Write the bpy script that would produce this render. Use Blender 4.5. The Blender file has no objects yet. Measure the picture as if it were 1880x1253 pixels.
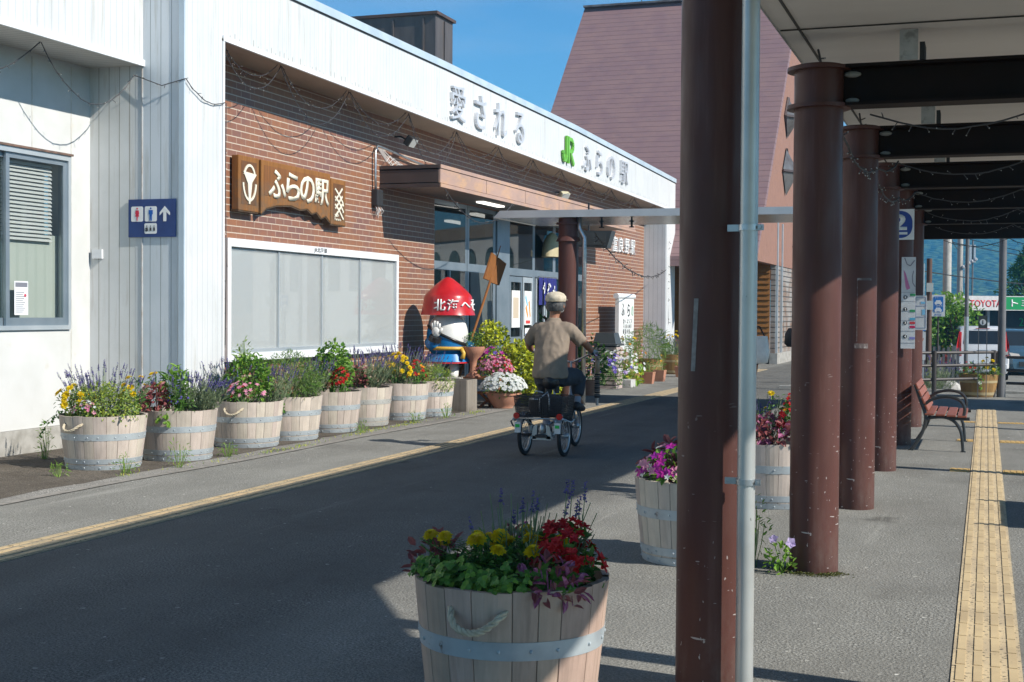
import bpy, bmesh, math, random
from mathutils import Vector, Matrix, noise
rad = math.radians
sc = bpy.context.scene
COL = sc.collection
# ------------------------------------------------------------------ camera
YAW, PITCH, ROLL = rad(19.19), rad(-1.25), rad(0.4)
cd = bpy.data.cameras.new('camera'); cam = bpy.data.objects.new('camera', cd); COL.objects.link(cam)
cd.sensor_width = 36; cd.lens = 2500 / 1880 * 36; cd.clip_start = .05; cd.clip_end = 8000
fw = Vector((-math.sin(YAW) * math.cos(PITCH), math.cos(YAW) * math.cos(PITCH), math.sin(PITCH)))
rt = Vector((math.cos(YAW), math.sin(YAW), 0)); up = rt.cross(fw)
r2 = rt * math.cos(ROLL) + up * math.sin(ROLL); u2 = up * math.cos(ROLL) - rt * math.sin(ROLL)
cam.matrix_world = Matrix(((r2.x, u2.x, -fw.x, 0), (r2.y, u2.y, -fw.y, 0), (r2.z, u2.z, -fw.z, 1.65), (0, 0, 0, 1)))
sc.camera = cam
# ------------------------------------------------------------------ light
SUN = Vector((-1, .17, -.74))
w = bpy.data.worlds.new('World'); sc.world = w; w.use_nodes = True
nt = w.node_tree; bg = nt.nodes['Background']
sky = nt.nodes.new('ShaderNodeTexSky'); sky.sky_type = 'NISHITA'; sky.sun_disc = False
sky.sun_elevation = math.atan2(.74, math.hypot(1, .17)); sky.sun_rotation = math.atan2(1, -.17)
sky.altitude = 200; sky.air_density = 1.15; sky.dust_density = .35; sky.ozone_density = 2.2
tint = nt.nodes.new('ShaderNodeMix'); tint.data_type = 'RGBA'; tint.blend_type = 'MULTIPLY'; tint.inputs[0].default_value = 1; tint.inputs[7].default_value = (.52, .98, 1.36, 1)
nt.links.new(sky.outputs[0], tint.inputs[6]); tcw = nt.nodes.new('ShaderNodeTexCoord'); spw = nt.nodes.new('ShaderNodeSeparateXYZ'); nt.links.new(tcw.outputs['Generated'], spw.inputs[0])
mrw = nt.nodes.new('ShaderNodeMapRange'); nt.links.new(spw.outputs[2], mrw.inputs[0]); mrw.inputs[1].default_value = .05; mrw.inputs[2].default_value = .6; mrw.inputs[3].default_value = 1.95; mrw.inputs[4].default_value = .78
cmw = nt.nodes.new('ShaderNodeMapping'); nt.links.new(tcw.outputs['Generated'], cmw.inputs[0]); cmw.inputs['Scale'].default_value = (2, 2, 9); cnw = nt.nodes.new('ShaderNodeTexNoise'); nt.links.new(cmw.outputs[0], cnw.inputs['Vector']); cnw.inputs['Scale'].default_value = 2.2; cnw.inputs['Detail'].default_value = 6
crw = nt.nodes.new('ShaderNodeMapRange'); nt.links.new(cnw.outputs[0], crw.inputs[0]); crw.inputs[1].default_value = .42; crw.inputs[2].default_value = .74; crw.inputs[4].default_value = .4      # thin high cloud
cmx = nt.nodes.new('ShaderNodeMix'); cmx.data_type = 'RGBA'; nt.links.new(crw.outputs[0], cmx.inputs[0]); nt.links.new(tint.outputs[2], cmx.inputs[6]); cmx.inputs[7].default_value = (5.5, 6.2, 7, 1)
hzw = nt.nodes.new('ShaderNodeVectorMath'); hzw.operation = 'SCALE'; nt.links.new(cmx.outputs[2], hzw.inputs[0]); nt.links.new(mrw.outputs[0], hzw.inputs['Scale']); nt.links.new(hzw.outputs[0], bg.inputs[0]); bg.inputs[1].default_value = .055
sl = bpy.data.lights.new('sun', 'SUN'); sl.energy = 5.0; sl.angle = rad(.55); sl.color = (1, .94, .85)
so = bpy.data.objects.new('sun', sl); COL.objects.link(so); so.rotation_euler = SUN.to_track_quat('-Z', 'Y').to_euler()
so.location = (20, -3, 15)
sc.view_settings.view_transform = 'Standard'; sc.view_settings.look = 'None'
sc.view_settings.exposure = .4; sc.view_settings.gamma = 1
sc.cycles.max_bounces = 6; sc.cycles.diffuse_bounces = 1; sc.cycles.transparent_max_bounces = 6
# ------------------------------------------------------------------ helpers
V = Vector
class MB:
    def __init__(s): s.v = []; s.f = []; s.m = []
    def add(s, vs, fs, m=0):
        n = len(s.v); s.v += [tuple(p) for p in vs]; s.f += [tuple(i + n for i in f) for f in fs]; s.m += [m] * len(fs); return s
    def poly(s, pts, m=0): return s.add(pts, [tuple(range(len(pts)))], m)
    def box(s, x0, x1, y0, y1, z0, z1, m=0):
        return s.add([(x0, y0, z0), (x1, y0, z0), (x1, y1, z0), (x0, y1, z0), (x0, y0, z1), (x1, y0, z1), (x1, y1, z1), (x0, y1, z1)],
                     [(0, 3, 2, 1), (4, 5, 6, 7), (0, 1, 5, 4), (1, 2, 6, 5), (2, 3, 7, 6), (3, 0, 4, 7)], m)
    def obox(s, M, sx, sy, sz, m=0):
        c = [M @ V((x * sx / 2, y * sy / 2, z * sz / 2)) for z in (-1, 1) for x, y in ((-1, -1), (1, -1), (1, 1), (-1, 1))]
        return s.add(c, [(0, 3, 2, 1), (4, 5, 6, 7), (0, 1, 5, 4), (1, 2, 6, 5), (2, 3, 7, 6), (3, 0, 4, 7)], m)
    def prism(s, pts, off, m=0):
        pts = [V(p) for p in pts]; n = len(pts); off = V(off)
        return s.add(pts + [p + off for p in pts], [tuple(range(n)), tuple(range(2 * n - 1, n - 1, -1))] + [((i + 1) % n, i, i + n, (i + 1) % n + n) for i in range(n)], m)
    def lathe(s, prof, c=(0, 0, 0), seg=24, m=0, cap=True, sx=1, sy=1):
        vs = []; fs = []; k = len(prof)
        for r, z in prof:
            for i in range(seg):
                a = 2 * math.pi * i / seg; vs.append((c[0] + r * sx * math.cos(a), c[1] + r * sy * math.sin(a), c[2] + z))
        for j in range(k - 1):
            for i in range(seg):
                a = j * seg + i; b = j * seg + (i + 1) % seg; fs.append((a, b, b + seg, a + seg))
        if cap: fs.append(tuple(range(seg - 1, -1, -1))); fs.append(tuple((k - 1) * seg + i for i in range(seg)))
        return s.add(vs, fs, m)
    def tube(s, path, r, seg=8, m=0, cap=True, closed=False):
        path = [V(p) for p in path]; n = len(path)
        rr = r if isinstance(r, (list, tuple)) else [r] * n
        vs = []; fs = []; ref = None
        for i, p in enumerate(path):
            a = path[(i - 1) % n] if (closed or i) else p; b = path[(i + 1) % n] if (closed or i < n - 1) else p
            t = (b - a); t = t.normalized() if t.length > 1e-9 else V((0, 0, 1))
            if ref is None:
                ref = V((0, 0, 1)) if abs(t.z) < .9 else V((1, 0, 0)); ref = ref - t * ref.dot(t)
            else: ref = ref - t * ref.dot(t)
            ref.normalize(); bn = t.cross(ref)
            for k in range(seg):
                q = 2 * math.pi * k / seg; vs.append(p + (ref * math.cos(q) + bn * math.sin(q)) * rr[i])
        for j in range(n if closed else n - 1):
            for k in range(seg):
                a = j * seg + k; b = j * seg + (k + 1) % seg; c = ((j + 1) % n) * seg
                fs.append((a, b, c + (k + 1) % seg, c + k))
        if cap and not closed: fs.append(tuple(range(seg - 1, -1, -1))); fs.append(tuple((n - 1) * seg + k for k in range(seg)))
        return s.add(vs, fs, m)
    def ball(s, c, r, seg=12, rings=8, m=0, sx=1, sy=1, sz=1):
        return s.lathe([(r * math.sin(math.pi * max(.02, min(.98, j / rings))), -r * sz * math.cos(math.pi * j / rings)) for j in range(rings + 1)], c, seg, m, True, sx, sy)
    def leaf(s, p, d, n, L, W, m=0, fold=.25):
        side = d.cross(n); side = side.normalized() if side.length > 1e-6 else V((1, 0, 0)); nn = side.cross(d)
        u = nn * (fold * W); a = p + d * (L * .3); b = p + d * (L * .7); droop = nn * (-.12 * L)
        return s.add([p, a + side * (W * .48) + u, b + side * (W * .4) + u + droop * .5, p + d * L + droop, b - side * (W * .4) + u + droop * .5, a - side * (W * .48) + u],
                     [(0, 1, 2, 3), (0, 3, 4, 5)], m)
    def build(s, name, mats, parent=None, smooth=False, bevel=0, loc=None):
        me = bpy.data.meshes.new(name); me.from_pydata(s.v, [], s.f)
        mats = mats if isinstance(mats, (list, tuple)) else [mats]
        for q in mats: me.materials.append(q)
        me.polygons.foreach_set('material_index', s.m)
        if smooth: me.polygons.foreach_set('use_smooth', [True] * len(s.f))
        me.update(); o = bpy.data.objects.new(name, me); COL.objects.link(o)
        if smooth == 'auto' and len(s.f):
            me.set_sharp_from_angle(angle=rad(40))
        if loc: o.location = loc
        if parent: o.parent = parent
        if bevel:
            b = o.modifiers.new('bevel', 'BEVEL'); b.width = bevel; b.segments = 2; b.limit_method = 'ANGLE'; b.angle_limit = rad(50)
        return o
def tag(o, label=None, cat=None, group=None, kind=None):
    if label: o['label'] = label
    if cat: o['category'] = cat
    if group: o['group'] = group
    if kind: o['kind'] = kind
    return o
def thing(name, label, cat, loc=(0, 0, 0), rz=0, group=None):
    o = bpy.data.objects.new(name, None); COL.objects.link(o); o.location = loc; o.rotation_euler = (0, 0, rz); o.empty_display_size = .1
    return tag(o, label, cat, group)
def copy_tree(o, label=None, loc=None, rz=None, group=None):
    c = o.copy(); COL.objects.link(c)
    if label: c['label'] = label
    if loc is not None: c.location = loc
    if rz is not None: c.rotation_euler = (0, 0, rz)
    if group: c['group'] = group
    for ch in list(o.children):
        k = ch.copy(); COL.objects.link(k); k.parent = c
        for g in list(ch.children):
            q = g.copy(); COL.objects.link(q); q.parent = k
    return c
# ------------------------------------------------------------------ materials
def base(name):
    m = bpy.data.materials.new(name); m.use_nodes = True
    return m, m.node_tree, m.node_tree.nodes['Principled BSDF']
def nd(t, kind, **kw):
    n = t.nodes.new(kind)
    for k, v in kw.items():
        if k in n.inputs.keys(): n.inputs[k].default_value = v
        else: setattr(n, k, v)
    return n
def mixc(t, fac, a, b, mode='MIX'):
    n = t.nodes.new('ShaderNodeMix'); n.data_type = 'RGBA'; n.blend_type = mode
    for i, x in ((0, fac), (6, a), (7, b)):
        if hasattr(x, 'is_linked') or isinstance(x, bpy.types.NodeSocket): t.links.new(x, n.inputs[i])
        elif i == 0: n.inputs[0].default_value = x
        else: n.inputs[i].default_value = (*x[:3], 1)
    return n.outputs[2]
def ramp(t, src, lo, hi, a=0., b=1.):
    n = t.nodes.new('ShaderNodeMapRange'); t.links.new(src, n.inputs[0])
    n.inputs[1].default_value = lo; n.inputs[2].default_value = hi; n.inputs[3].default_value = a; n.inputs[4].default_value = b
    return n.outputs[0]
def math_(t, op, a, b=None):
    n = t.nodes.new('ShaderNodeMath'); n.operation = op
    for i, x in enumerate((a, b)):
        if x is None: continue
        if isinstance(x, bpy.types.NodeSocket): t.links.new(x, n.inputs[i])
        else: n.inputs[i].default_value = x
    return n.outputs[0]
def coords(t, scale=(1, 1, 1), kind='Object'):
    tc = t.nodes.new('ShaderNodeTexCoord'); mp = t.nodes.new('ShaderNodeMapping'); t.links.new(tc.outputs[kind], mp.inputs[0])
    mp.inputs['Scale'].default_value = scale; return mp.outputs[0]
def nz(t, vec, scale, detail=4, rough=.55):
    n = t.nodes.new('ShaderNodeTexNoise'); t.links.new(vec, n.inputs['Vector']); n.inputs['Scale'].default_value = scale
    n.inputs['Detail'].default_value = detail; n.inputs['Roughness'].default_value = rough; return n.outputs[0]
def bump(t, b, h, strength=.3, dist=.01):
    n = t.nodes.new('ShaderNodeBump'); t.links.new(h, n.inputs['Height']); n.inputs['Strength'].default_value = strength
    n.inputs['Distance'].default_value = dist; t.links.new(n.outputs[0], b.inputs['Normal'])
MC = {}
def mat(name, c, rough=.6, metal=0, c2=None, scale=4, lo=.4, hi=.65, stretch=(1, 1, 1), bmp=0, bscale=80, c3=None, s3=30, lo3=.6, hi3=.7, spec=.5, coat=0):
    if name in MC: return MC[name]
    m, t, b = base(name); b.inputs['Roughness'].default_value = rough; b.inputs['Metallic'].default_value = metal
    b.inputs['Specular IOR Level'].default_value = spec; b.inputs['Coat Weight'].default_value = coat
    co = coords(t, stretch); out = None
    c2 = c2 or tuple(x * .82 for x in c)
    out = mixc(t, ramp(t, nz(t, co, scale), lo, hi), c, c2)
    if c3: out = mixc(t, ramp(t, nz(t, co, s3, 3), lo3, hi3), out, c3)
    t.links.new(out, b.inputs['Base Color'])
    if bmp: bump(t, b, nz(t, co, bscale, 3), bmp, .004)
    MC[name] = m; return m
def flat(name, c, rough=.5, metal=0, emit=0, spec=.5):
    if name in MC: return MC[name]
    m, t, b = base(name); b.inputs['Base Color'].default_value = (*c, 1); b.inputs['Roughness'].default_value = rough
    b.inputs['Metallic'].default_value = metal; b.inputs['Specular IOR Level'].default_value = spec
    if emit: b.inputs['Emission Color'].default_value = (*c, 1); b.inputs['Emission Strength'].default_value = emit
    MC[name] = m; return m
def leafm(name, c, c2, rough=.5, tr=.3, scale=14):
    if name in MC: return MC[name]
    m, t, b = base(name); co = coords(t)
    colr = mixc(t, ramp(t, nz(t, co, scale, 2), .35, .65), c, c2); t.links.new(colr, b.inputs['Base Color']); b.inputs['Roughness'].default_value = rough
    b.inputs['Specular IOR Level'].default_value = .35
    tb = t.nodes.new('ShaderNodeBsdfTranslucent'); t.links.new(colr, tb.inputs[0]); mx = t.nodes.new('ShaderNodeMixShader'); mx.inputs[0].default_value = tr
    t.links.new(b.outputs[0], mx.inputs[1]); t.links.new(tb.outputs[0], mx.inputs[2]); t.links.new(mx.outputs[0], t.nodes['Material Output'].inputs[0])
    MC[name] = m; return m
def m_asphalt(name, c, c2, shade_lane=False):
    m, t, b = base(name); co = coords(t)
    f1 = nz(t, co, 75, 2, .75); f2 = nz(t, co, 1.1, 5, .6); f3 = nz(t, co, 12, 4, .6)
    vo = t.nodes.new('ShaderNodeTexVoronoi'); t.links.new(co, vo.inputs['Vector']); vo.inputs['Scale'].default_value = 55
    a = mixc(t, ramp(t, f1, .36, .64), tuple(x * .38 for x in c), tuple(min(1, x * 1.7) for x in c))
    a = mixc(t, ramp(t, f2, .35, .7), a, c2); a = mixc(t, ramp(t, f3, .3, .75, .15, .0), a, (.02, .02, .02))
    spk = ramp(t, vo.outputs['Color'], .93, .99); pit = ramp(t, nz(t, co, 165, 1, .5), .3, .43, .8, 0); a = mixc(t, pit, a, (.02, .02, .019)); a = mixc(t, ramp(t, nz(t, co, 34, 3, .7), .55, .75, 0, .45), a, tuple(x * .5 for x in c)); a = mixc(t, spk, a, tuple(min(1, x * 2.6) for x in c))
    a = mixc(t, ramp(t, nz(t, coords(t, (1.6, .28, 1)), 1., 4, .6), .45, .72, 0, .35), a, tuple(x * 1.25 for x in c)); a = mixc(t, ramp(t, nz(t, coords(t, (1, .8, 1)), .55, 6, .7), .56, .7, 0, .4), a, (.09, .085, .075))
    vs_ = t.nodes.new('ShaderNodeTexVoronoi'); t.links.new(co, vs_.inputs[0]); vs_.inputs['Scale'].default_value = .55; a = mixc(t, math_(t, 'MULTIPLY', ramp(t, math_(t, 'ADD', vs_.outputs['Distance'], math_(t, 'MULTIPLY', nz(t, co, 6, 4), .25)), .27, .2), .5), a, (.06, .056, .05)); a = mixc(t, ramp(t, nz(t, coords(t, (2.2, .12, 1)), 1.3, 5, .7), .62, .7, 0, .3), a, tuple(min(1, x * 1.6) for x in c))
    if shade_lane:      # canopy shade on the road deepened in the asphalt colour, fading at both sides
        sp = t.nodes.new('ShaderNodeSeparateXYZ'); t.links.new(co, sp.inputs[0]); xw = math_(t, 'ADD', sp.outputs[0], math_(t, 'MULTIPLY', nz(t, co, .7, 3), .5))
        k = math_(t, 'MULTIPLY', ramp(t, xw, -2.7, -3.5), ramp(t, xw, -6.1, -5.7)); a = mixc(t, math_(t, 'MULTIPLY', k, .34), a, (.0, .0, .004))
    t.links.new(a, b.inputs['Base Color']); b.inputs['Roughness'].default_value = .95; b.inputs['Specular IOR Level'].default_value = .06
    h = math_(t, 'ADD', f1, math_(t, 'MULTIPLY', vo.outputs['Distance'], .8)); bump(t, b, h, .8, .007); return m
def m_brick():
    m, t, b = base('brick_courses'); tc = t.nodes.new('ShaderNodeTexCoord'); sp = t.nodes.new('ShaderNodeSeparateXYZ'); cb = t.nodes.new('ShaderNodeCombineXYZ')
    t.links.new(tc.outputs['Object'], sp.inputs[0]); t.links.new(sp.outputs[1], cb.inputs[0]); t.links.new(sp.outputs[2], cb.inputs[1]); co = cb.outputs[0]
    br = t.nodes.new('ShaderNodeTexBrick'); t.links.new(co, br.inputs['Vector']); br.inputs['Scale'].default_value = 1
    br.inputs['Brick Width'].default_value = .24; br.inputs['Row Height'].default_value = .0925; br.inputs['Mortar Size'].default_value = .006
    br.inputs['Mortar Smooth'].default_value = .1; br.inputs['Color1'].default_value = (.285, .125, .075, 1); br.inputs['Color2'].default_value = (.2, .1, .085, 1)
    br.inputs['Mortar'].default_value = (.48, .36, .28, 1); br.inputs['Bias'].default_value = -.1
    st = t.nodes.new('ShaderNodeMapping'); t.links.new(co, st.inputs[0]); st.inputs['Scale'].default_value = (1, .9, 1)
    bl = ramp(t, nz(t, co, .9, 3), .4, .6); a = mixc(t, math_(t, 'MULTIPLY', bl, .55), br.outputs['Color'], (.33, .14, .055))
    a = mixc(t, ramp(t, nz(t, co, 9, 4), .35, .75, 0, .35), a, (.16, .1, .09))
    fr = math_(t, 'FRACT', math_(t, 'DIVIDE', sp.outputs[2], .0925)); line = math_(t, 'LESS_THAN', math_(t, 'ABSOLUTE', math_(t, 'SUBTRACT', fr, .5)), .425)
    a = mixc(t, line, (.56, .46, .37), a); t.links.new(a, b.inputs['Base Color']); b.inputs['Roughness'].default_value = .5
    bump(t, b, line, .5, .006); return m
def m_lines(name, axis, pitch, c, dark, width=.06, rough=.55, c2=None, stain=None, bmp=.4, metal=0):
    """painted boards or sheets with grooves every pitch metres along one axis"""
    m, t, b = base(name); tc = t.nodes.new('ShaderNodeTexCoord'); sp = t.nodes.new('ShaderNodeSeparateXYZ'); t.links.new(tc.outputs['Object'], sp.inputs[0])
    fr = math_(t, 'FRACT', math_(t, 'DIVIDE', math_(t, 'ADD', sp.outputs[axis], 50.), pitch)); ln = math_(t, 'GREATER_THAN', fr, width)
    co = tc.outputs['Object']; a = mixc(t, ramp(t, nz(t, co, 1.6, 5), .4, .65), c, c2 or tuple(x * .9 for x in c))
    st = t.nodes.new('ShaderNodeMapping'); t.links.new(co, st.inputs[0]); st.inputs['Scale'].default_value = (5, 5, .35) if axis != 2 else (1, 1, 6)
    if stain: a = mixc(t, ramp(t, nz(t, st.outputs[0], 2.2, 5, .65), .55, .72, 0, .8), a, stain)
    a = mixc(t, ln, dark, a); t.links.new(a, b.inputs['Base Color']); b.inputs['Roughness'].default_value = rough; b.inputs['Metallic'].default_value = metal
    bump(t, b, ln, bmp, .008); return m
def m_wood(name, c, c2, seams=24, rough=.75):
    m, t, b = base(name); co = coords(t, (9, 9, .55)); g = nz(t, co, 4, 6, .65)
    a = mixc(t, ramp(t, g, .32, .68), c, c2); co2 = coords(t, (1, 1, 1)); a = mixc(t, ramp(t, nz(t, co2, 5, 4), .45, .75, 0, .6), a, tuple(x * .62 for x in c))
    oi = t.nodes.new('ShaderNodeObjectInfo'); a = mixc(t, ramp(t, oi.outputs['Random'], 0, 1, 0, .3), a, tuple(x * .62 for x in c2)); spz = t.nodes.new('ShaderNodeSeparateXYZ'); t.links.new(coords(t), spz.inputs[0])
    a = mixc(t, ramp(t, nz(t, coords(t, (14, 14, .9)), 1.3, 4, .65), .56, .74, 0, .55), a, tuple(x * .5 for x in c)); a = mixc(t, math_(t, 'MULTIPLY', ramp(t, spz.outputs[2], .1, .0), ramp(t, nz(t, coords(t), 11, 4), .35, .6, 0, .5)), a, (.12, .1, .075))
    at = t.nodes.new('ShaderNodeAttribute'); at.attribute_name = 'tone'; a = mixc(t, 1.0, a, at.outputs['Color'], 'MULTIPLY')
    t.links.new(a, b.inputs['Base Color']); b.inputs['Roughness'].default_value = rough; b.inputs['Specular IOR Level'].default_value = .25; bump(t, b, g, .25, .004); return m
def m_glass(name, tint=(.05, .07, .08), rough=.02, mixf=.55):
    m, t, b = base(name); tr = t.nodes.new('ShaderNodeBsdfTransparent'); tr.inputs[0].default_value = (.95, .965, .96, 1); mx = t.nodes.new('ShaderNodeMixShader')
    b.inputs['Base Color'].default_value = (*tint, 1); b.inputs['Roughness'].default_value = rough; b.inputs['Specular IOR Level'].default_value = .8
    b.inputs['Coat Weight'].default_value = .6; b.inputs['Coat Roughness'].default_value = .01
    mx.inputs[0].default_value = mixf; t.links.new(tr.outputs[0], mx.inputs[1]); t.links.new(b.outputs[0], mx.inputs[2]); t.links.new(mx.outputs[0], t.nodes['Material Output'].inputs[0])
    m.use_backface_culling = False; return m
def m_column():
    m, t, b = base('brown_column_paint'); co = coords(t)
    a = mixc(t, ramp(t, nz(t, coords(t, (3, 3, .6)), 2, 5), .35, .7), (.088, .035, .028), (.112, .046, .037))
    a = mixc(t, ramp(t, nz(t, co, 1.7, 5), .5, .75, 0, .5), a, (.06, .034, .028))
    sp = t.nodes.new('ShaderNodeSeparateXYZ'); t.links.new(co, sp.inputs[0]); low = ramp(t, sp.outputs[2], 1.5, .1)
    n1 = nz(t, coords(t, (1, 1, .45)), 42, 2, .5); sc_ = math_(t, 'MULTIPLY', ramp(t, n1, .725, .74), low)
    n2 = nz(t, coords(t, (.5, .5, 2.)), 30, 1, .5); sc2 = math_(t, 'MULTIPLY', ramp(t, n2, .735, .75), low)
    a = mixc(t, math_(t, 'MAXIMUM', sc_, sc2), a, (.5, .46, .44)); t.links.new(a, b.inputs['Base Color'])
    tc2 = coords(t, (1, 1, 1)); a2 = mixc(t, math_(t, 'MULTIPLY', ramp(t, nz(t, coords(t, (1, 1, .5)), 7, 5, .7), .5, .75), ramp(t, sp.outputs[2], .55, .0, 0, .75)), a, (.16, .12, .1)); a2 = mixc(t, ramp(t, nz(t, coords(t, (6, 6, .5)), 3, 5, .6), .55, .8, 0, .35), a2, (.2, .12, .1)); t.links.new(a2, b.inputs['Base Color'])
    b.inputs['Specular IOR Level'].default_value = .3; t.links.new(ramp(t, nz(t, coords(t, (2, 2, .7)), 4, 5), .3, .7, .3, .6), b.inputs['Roughness']); bump(t, b, nz(t, co, 30, 4), .12, .004); return m
# ------------------------------------------------------------------ lettering
def frame(o, right, upv):
    r = V(right).normalized(); u = V(upv).normalized(); n = r.cross(u)
    return Matrix(((r.x, u.x, n.x, o[0]), (r.y, u.y, n.y, o[1]), (r.z, u.z, n.z, o[2]), (0, 0, 0, 1)))
def text(s, M, w_, h_, mt, name='lettering', parent=None, depth=.004, bold=0., keep=False, shear=0, line=.95):
    """lettering whose box is w_ by h_ metres, centred on the frame M"""
    cu = bpy.data.curves.new('txt', 'FONT'); cu.body = s; cu.size = 1; cu.offset = bold; cu.shear = shear; cu.space_line = line; cu.resolution_u = 3; cu.align_x = 'CENTER' if '\n' not in s else 'LEFT'
    to = bpy.data.objects.new('txt', cu); COL.objects.link(to); dg = bpy.context.evaluated_depsgraph_get(); dg.update()
    me = bpy.data.meshes.new_from_object(to.evaluated_get(dg)); bpy.data.objects.remove(to); bpy.data.curves.remove(cu)
    vs = [v.co for v in me.vertices]
    if not vs: return None
    x0 = min(v.x for v in vs); x1 = max(v.x for v in vs); y0 = min(v.y for v in vs); y1 = max(v.y for v in vs)
    sx = w_ / (x1 - x0); sy = h_ / (y1 - y0)
    if keep: sx = sy = min(sx, sy)
    bm = bmesh.new(); bm.from_mesh(me)
    for v in bm.verts: v.co = V(((v.co.x - (x0 + x1) / 2) * sx, (v.co.y - (y0 + y1) / 2) * sy, 0))
    if depth:
        bmesh.ops.remove_doubles(bm, verts=bm.verts, dist=1e-5)
        r = bmesh.ops.extrude_face_region(bm, geom=list(bm.faces))
        for g in r['geom']:
            if isinstance(g, bmesh.types.BMVert): g.co.z += depth
        bmesh.ops.recalc_face_normals(bm, faces=bm.faces)
    bm.transform(M); bm.to_mesh(me); bm.free(); me.name = name; me.materials.clear(); me.materials.append(mt)
    o = bpy.data.objects.new(name, me); COL.objects.link(o)
    if parent: o.parent = parent
    return o
def flatpoly(pts, M, depth=.003):
    mb = MB(); P = [M @ V((x, y, 0)) for x, y in pts]; n = M.to_3x3() @ V((0, 0, 1)); mb.prism([p for p in P[::-1]], n * depth); return mb
def pm(mb, pts, M, depth=.003, m=0):
    P = [M @ V((x, y, 0)) for x, y in pts]; n = M.to_3x3() @ V((0, 0, 1)); mb.prism(P[::-1], n * depth, m); return mb
def circ(cx, cy, r, n=20, a0=0, a1=360): return [(cx + r * math.cos(rad(a0 + (a1 - a0) * i / (n if a1 - a0 < 360 else n))), cy + r * math.sin(rad(a0 + (a1 - a0) * i / n))) for i in range(n + (1 if a1 - a0 < 360 else 0))]
def band(mb, pts, wd, M, depth=.003, m=0):
    """a stroke of given width along 2-D points, as short quads"""
    for (x0, y0), (x1, y1) in zip(pts, pts[1:]):
        d = math.hypot(x1 - x0, y1 - y0)
        if d < 1e-6: continue
        nx, ny = -(y1 - y0) / d * wd / 2, (x1 - x0) / d * wd / 2
        pm(mb, [(x0 + nx, y0 + ny), (x0 - nx, y0 - ny), (x1 - nx, y1 - ny), (x1 + nx, y1 + ny)], M, depth, m)
YZ = lambda x, y, z: frame((x, y, z), (0, 1, 0), (0, 0, 1))      # a face looking towards +X
XZ = lambda x, y, z: frame((x, y, z), (1, 0, 0), (0, 0, 1))      # a face looking towards -Y
# ================================================================== setting
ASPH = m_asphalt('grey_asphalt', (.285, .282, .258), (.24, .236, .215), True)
def gz(x, y):
    if x < -4.3 or y < 30.2: return 0.
    return -.3 * min(1, (y - 30.2) / 1.2) * min(1, (x + 4.3) / 1.0)
mb = MB()
xs = [-400, -60, -14, -10, -6, -4.3, -3.3, -1, 3, 10, 60, 500]; ys = [-30, -8, 0, 8, 16, 24, 30.2, 31.4, 40, 60, 120, 600, 2600]
vs = [(x, y, gz(x, y)) for y in ys for x in xs]; n = len(xs)
mb.add(vs, [(j * n + i, j * n + i + 1, (j + 1) * n + i + 1, (j + 1) * n + i) for j in range(len(ys) - 1) for i in range(n - 1)])
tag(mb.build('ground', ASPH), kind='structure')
# strip of older, paler paving along the barrels
PAVE = m_asphalt('worn_pavement', (.325, .313, .288), (.25, .236, .217))
mb = MB(); pts = [(-10.3, 5), (-7.85, 5), (-7.82, 11), (-7.7, 13), (-7.72, 16), (-7.62, 19), (-7.6, 21.5), (-10.3, 21.5)]
mb.poly([(x, y, .004) for x, y in pts]); tag(mb.build('pavement', PAVE), kind='structure')
mb = MB(); ed = [(-7.85, 5), (-7.82, 11), (-7.7, 13), (-7.72, 16), (-7.62, 19), (-7.6, 21.5)]
for a, b in zip(ed, ed[1:]): mb.poly([(a[0], a[1], .008), (a[0] + .11, a[1], .008), (b[0] + .11, b[1], .008), (b[0], b[1], .008)])
tag(mb.build('pavement_edge', mat('concrete_edge', (.3, .28, .25), .9, c2=(.2, .19, .17), scale=9, bmp=.2)), kind='structure')
rng = random.Random(12); mb = MB(); L_ = [-10.22] * 60; Rr = []
for k in range(60): Rr.append(-8.02 + .08 * noise.noise(V((k * .35, 0, 0))) + .06 * noise.noise(V((k * 1.1, 3, 0))))
mb.add([p for k in range(60) for p in ((-10.22, 7 + k * .25, .006), (Rr[k], 7 + k * .25, .006))], [(2 * k, 2 * k + 1, 2 * k + 3, 2 * k + 2) for k in range(59)])
tag(mb.build('dirt_strip', m_asphalt('dirty_pavement', (.17, .15, .125), (.1, .085, .07))), kind='structure')
# tactile paving
TACT = mat('yellow_tactile', (.68, .54, .33), .75, c2=(.5, .4, .26), scale=2.2, bmp=.25, bscale=50, c3=(.12, .1, .07), s3=48, lo3=.58, hi3=.66)
TACTD = mat('worn_tactile', (.36, .3, .2), .8, c2=(.24, .21, .16), scale=4, bmp=.25, bscale=50, c3=(.1, .09, .07), s3=45, lo3=.58, hi3=.66)
TACTB = mat('bright_tactile', (.62, .4, .13), .7, c2=(.55, .37, .14), scale=5)
def tactile(name, x0, x1, y0, y1, bars, ma, mbm, along='y', step=.3):
    mb = MB(); mb.box(x0, x1, y0, y1, .0, .006, 0)
    if along == 'y':
        y = y0; bw = (x1 - x0) / (bars * 2)
        while y < y1 - .02:
            yy = min(y1, y + step)
            for k in range(bars):
                c = x0 + (x1 - x0) * (k + .5) / bars; mb.box(c - bw * .5, c + bw * .5, y + .008, yy - .008, .006, .0105, 1)
            y = yy
    else:
        x = x0
        while x < x1 - .02:
            xx = min(x1, x + .06); mb.box(x + .015, xx - .01, y0 + .02, y1 - .02, .006, .0105, 1); x = xx
    return tag(mb.build(name, [ma, mbm]), kind='structure')
tactile('tactile_strip', -.13, .18, -2, 25, 4, TACT, mat('tactile_bars', (.66, .51, .29), .7, c2=(.5, .38, .22), scale=2, c3=(.16, .12, .08), s3=25, lo3=.68, hi3=.75))
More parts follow.
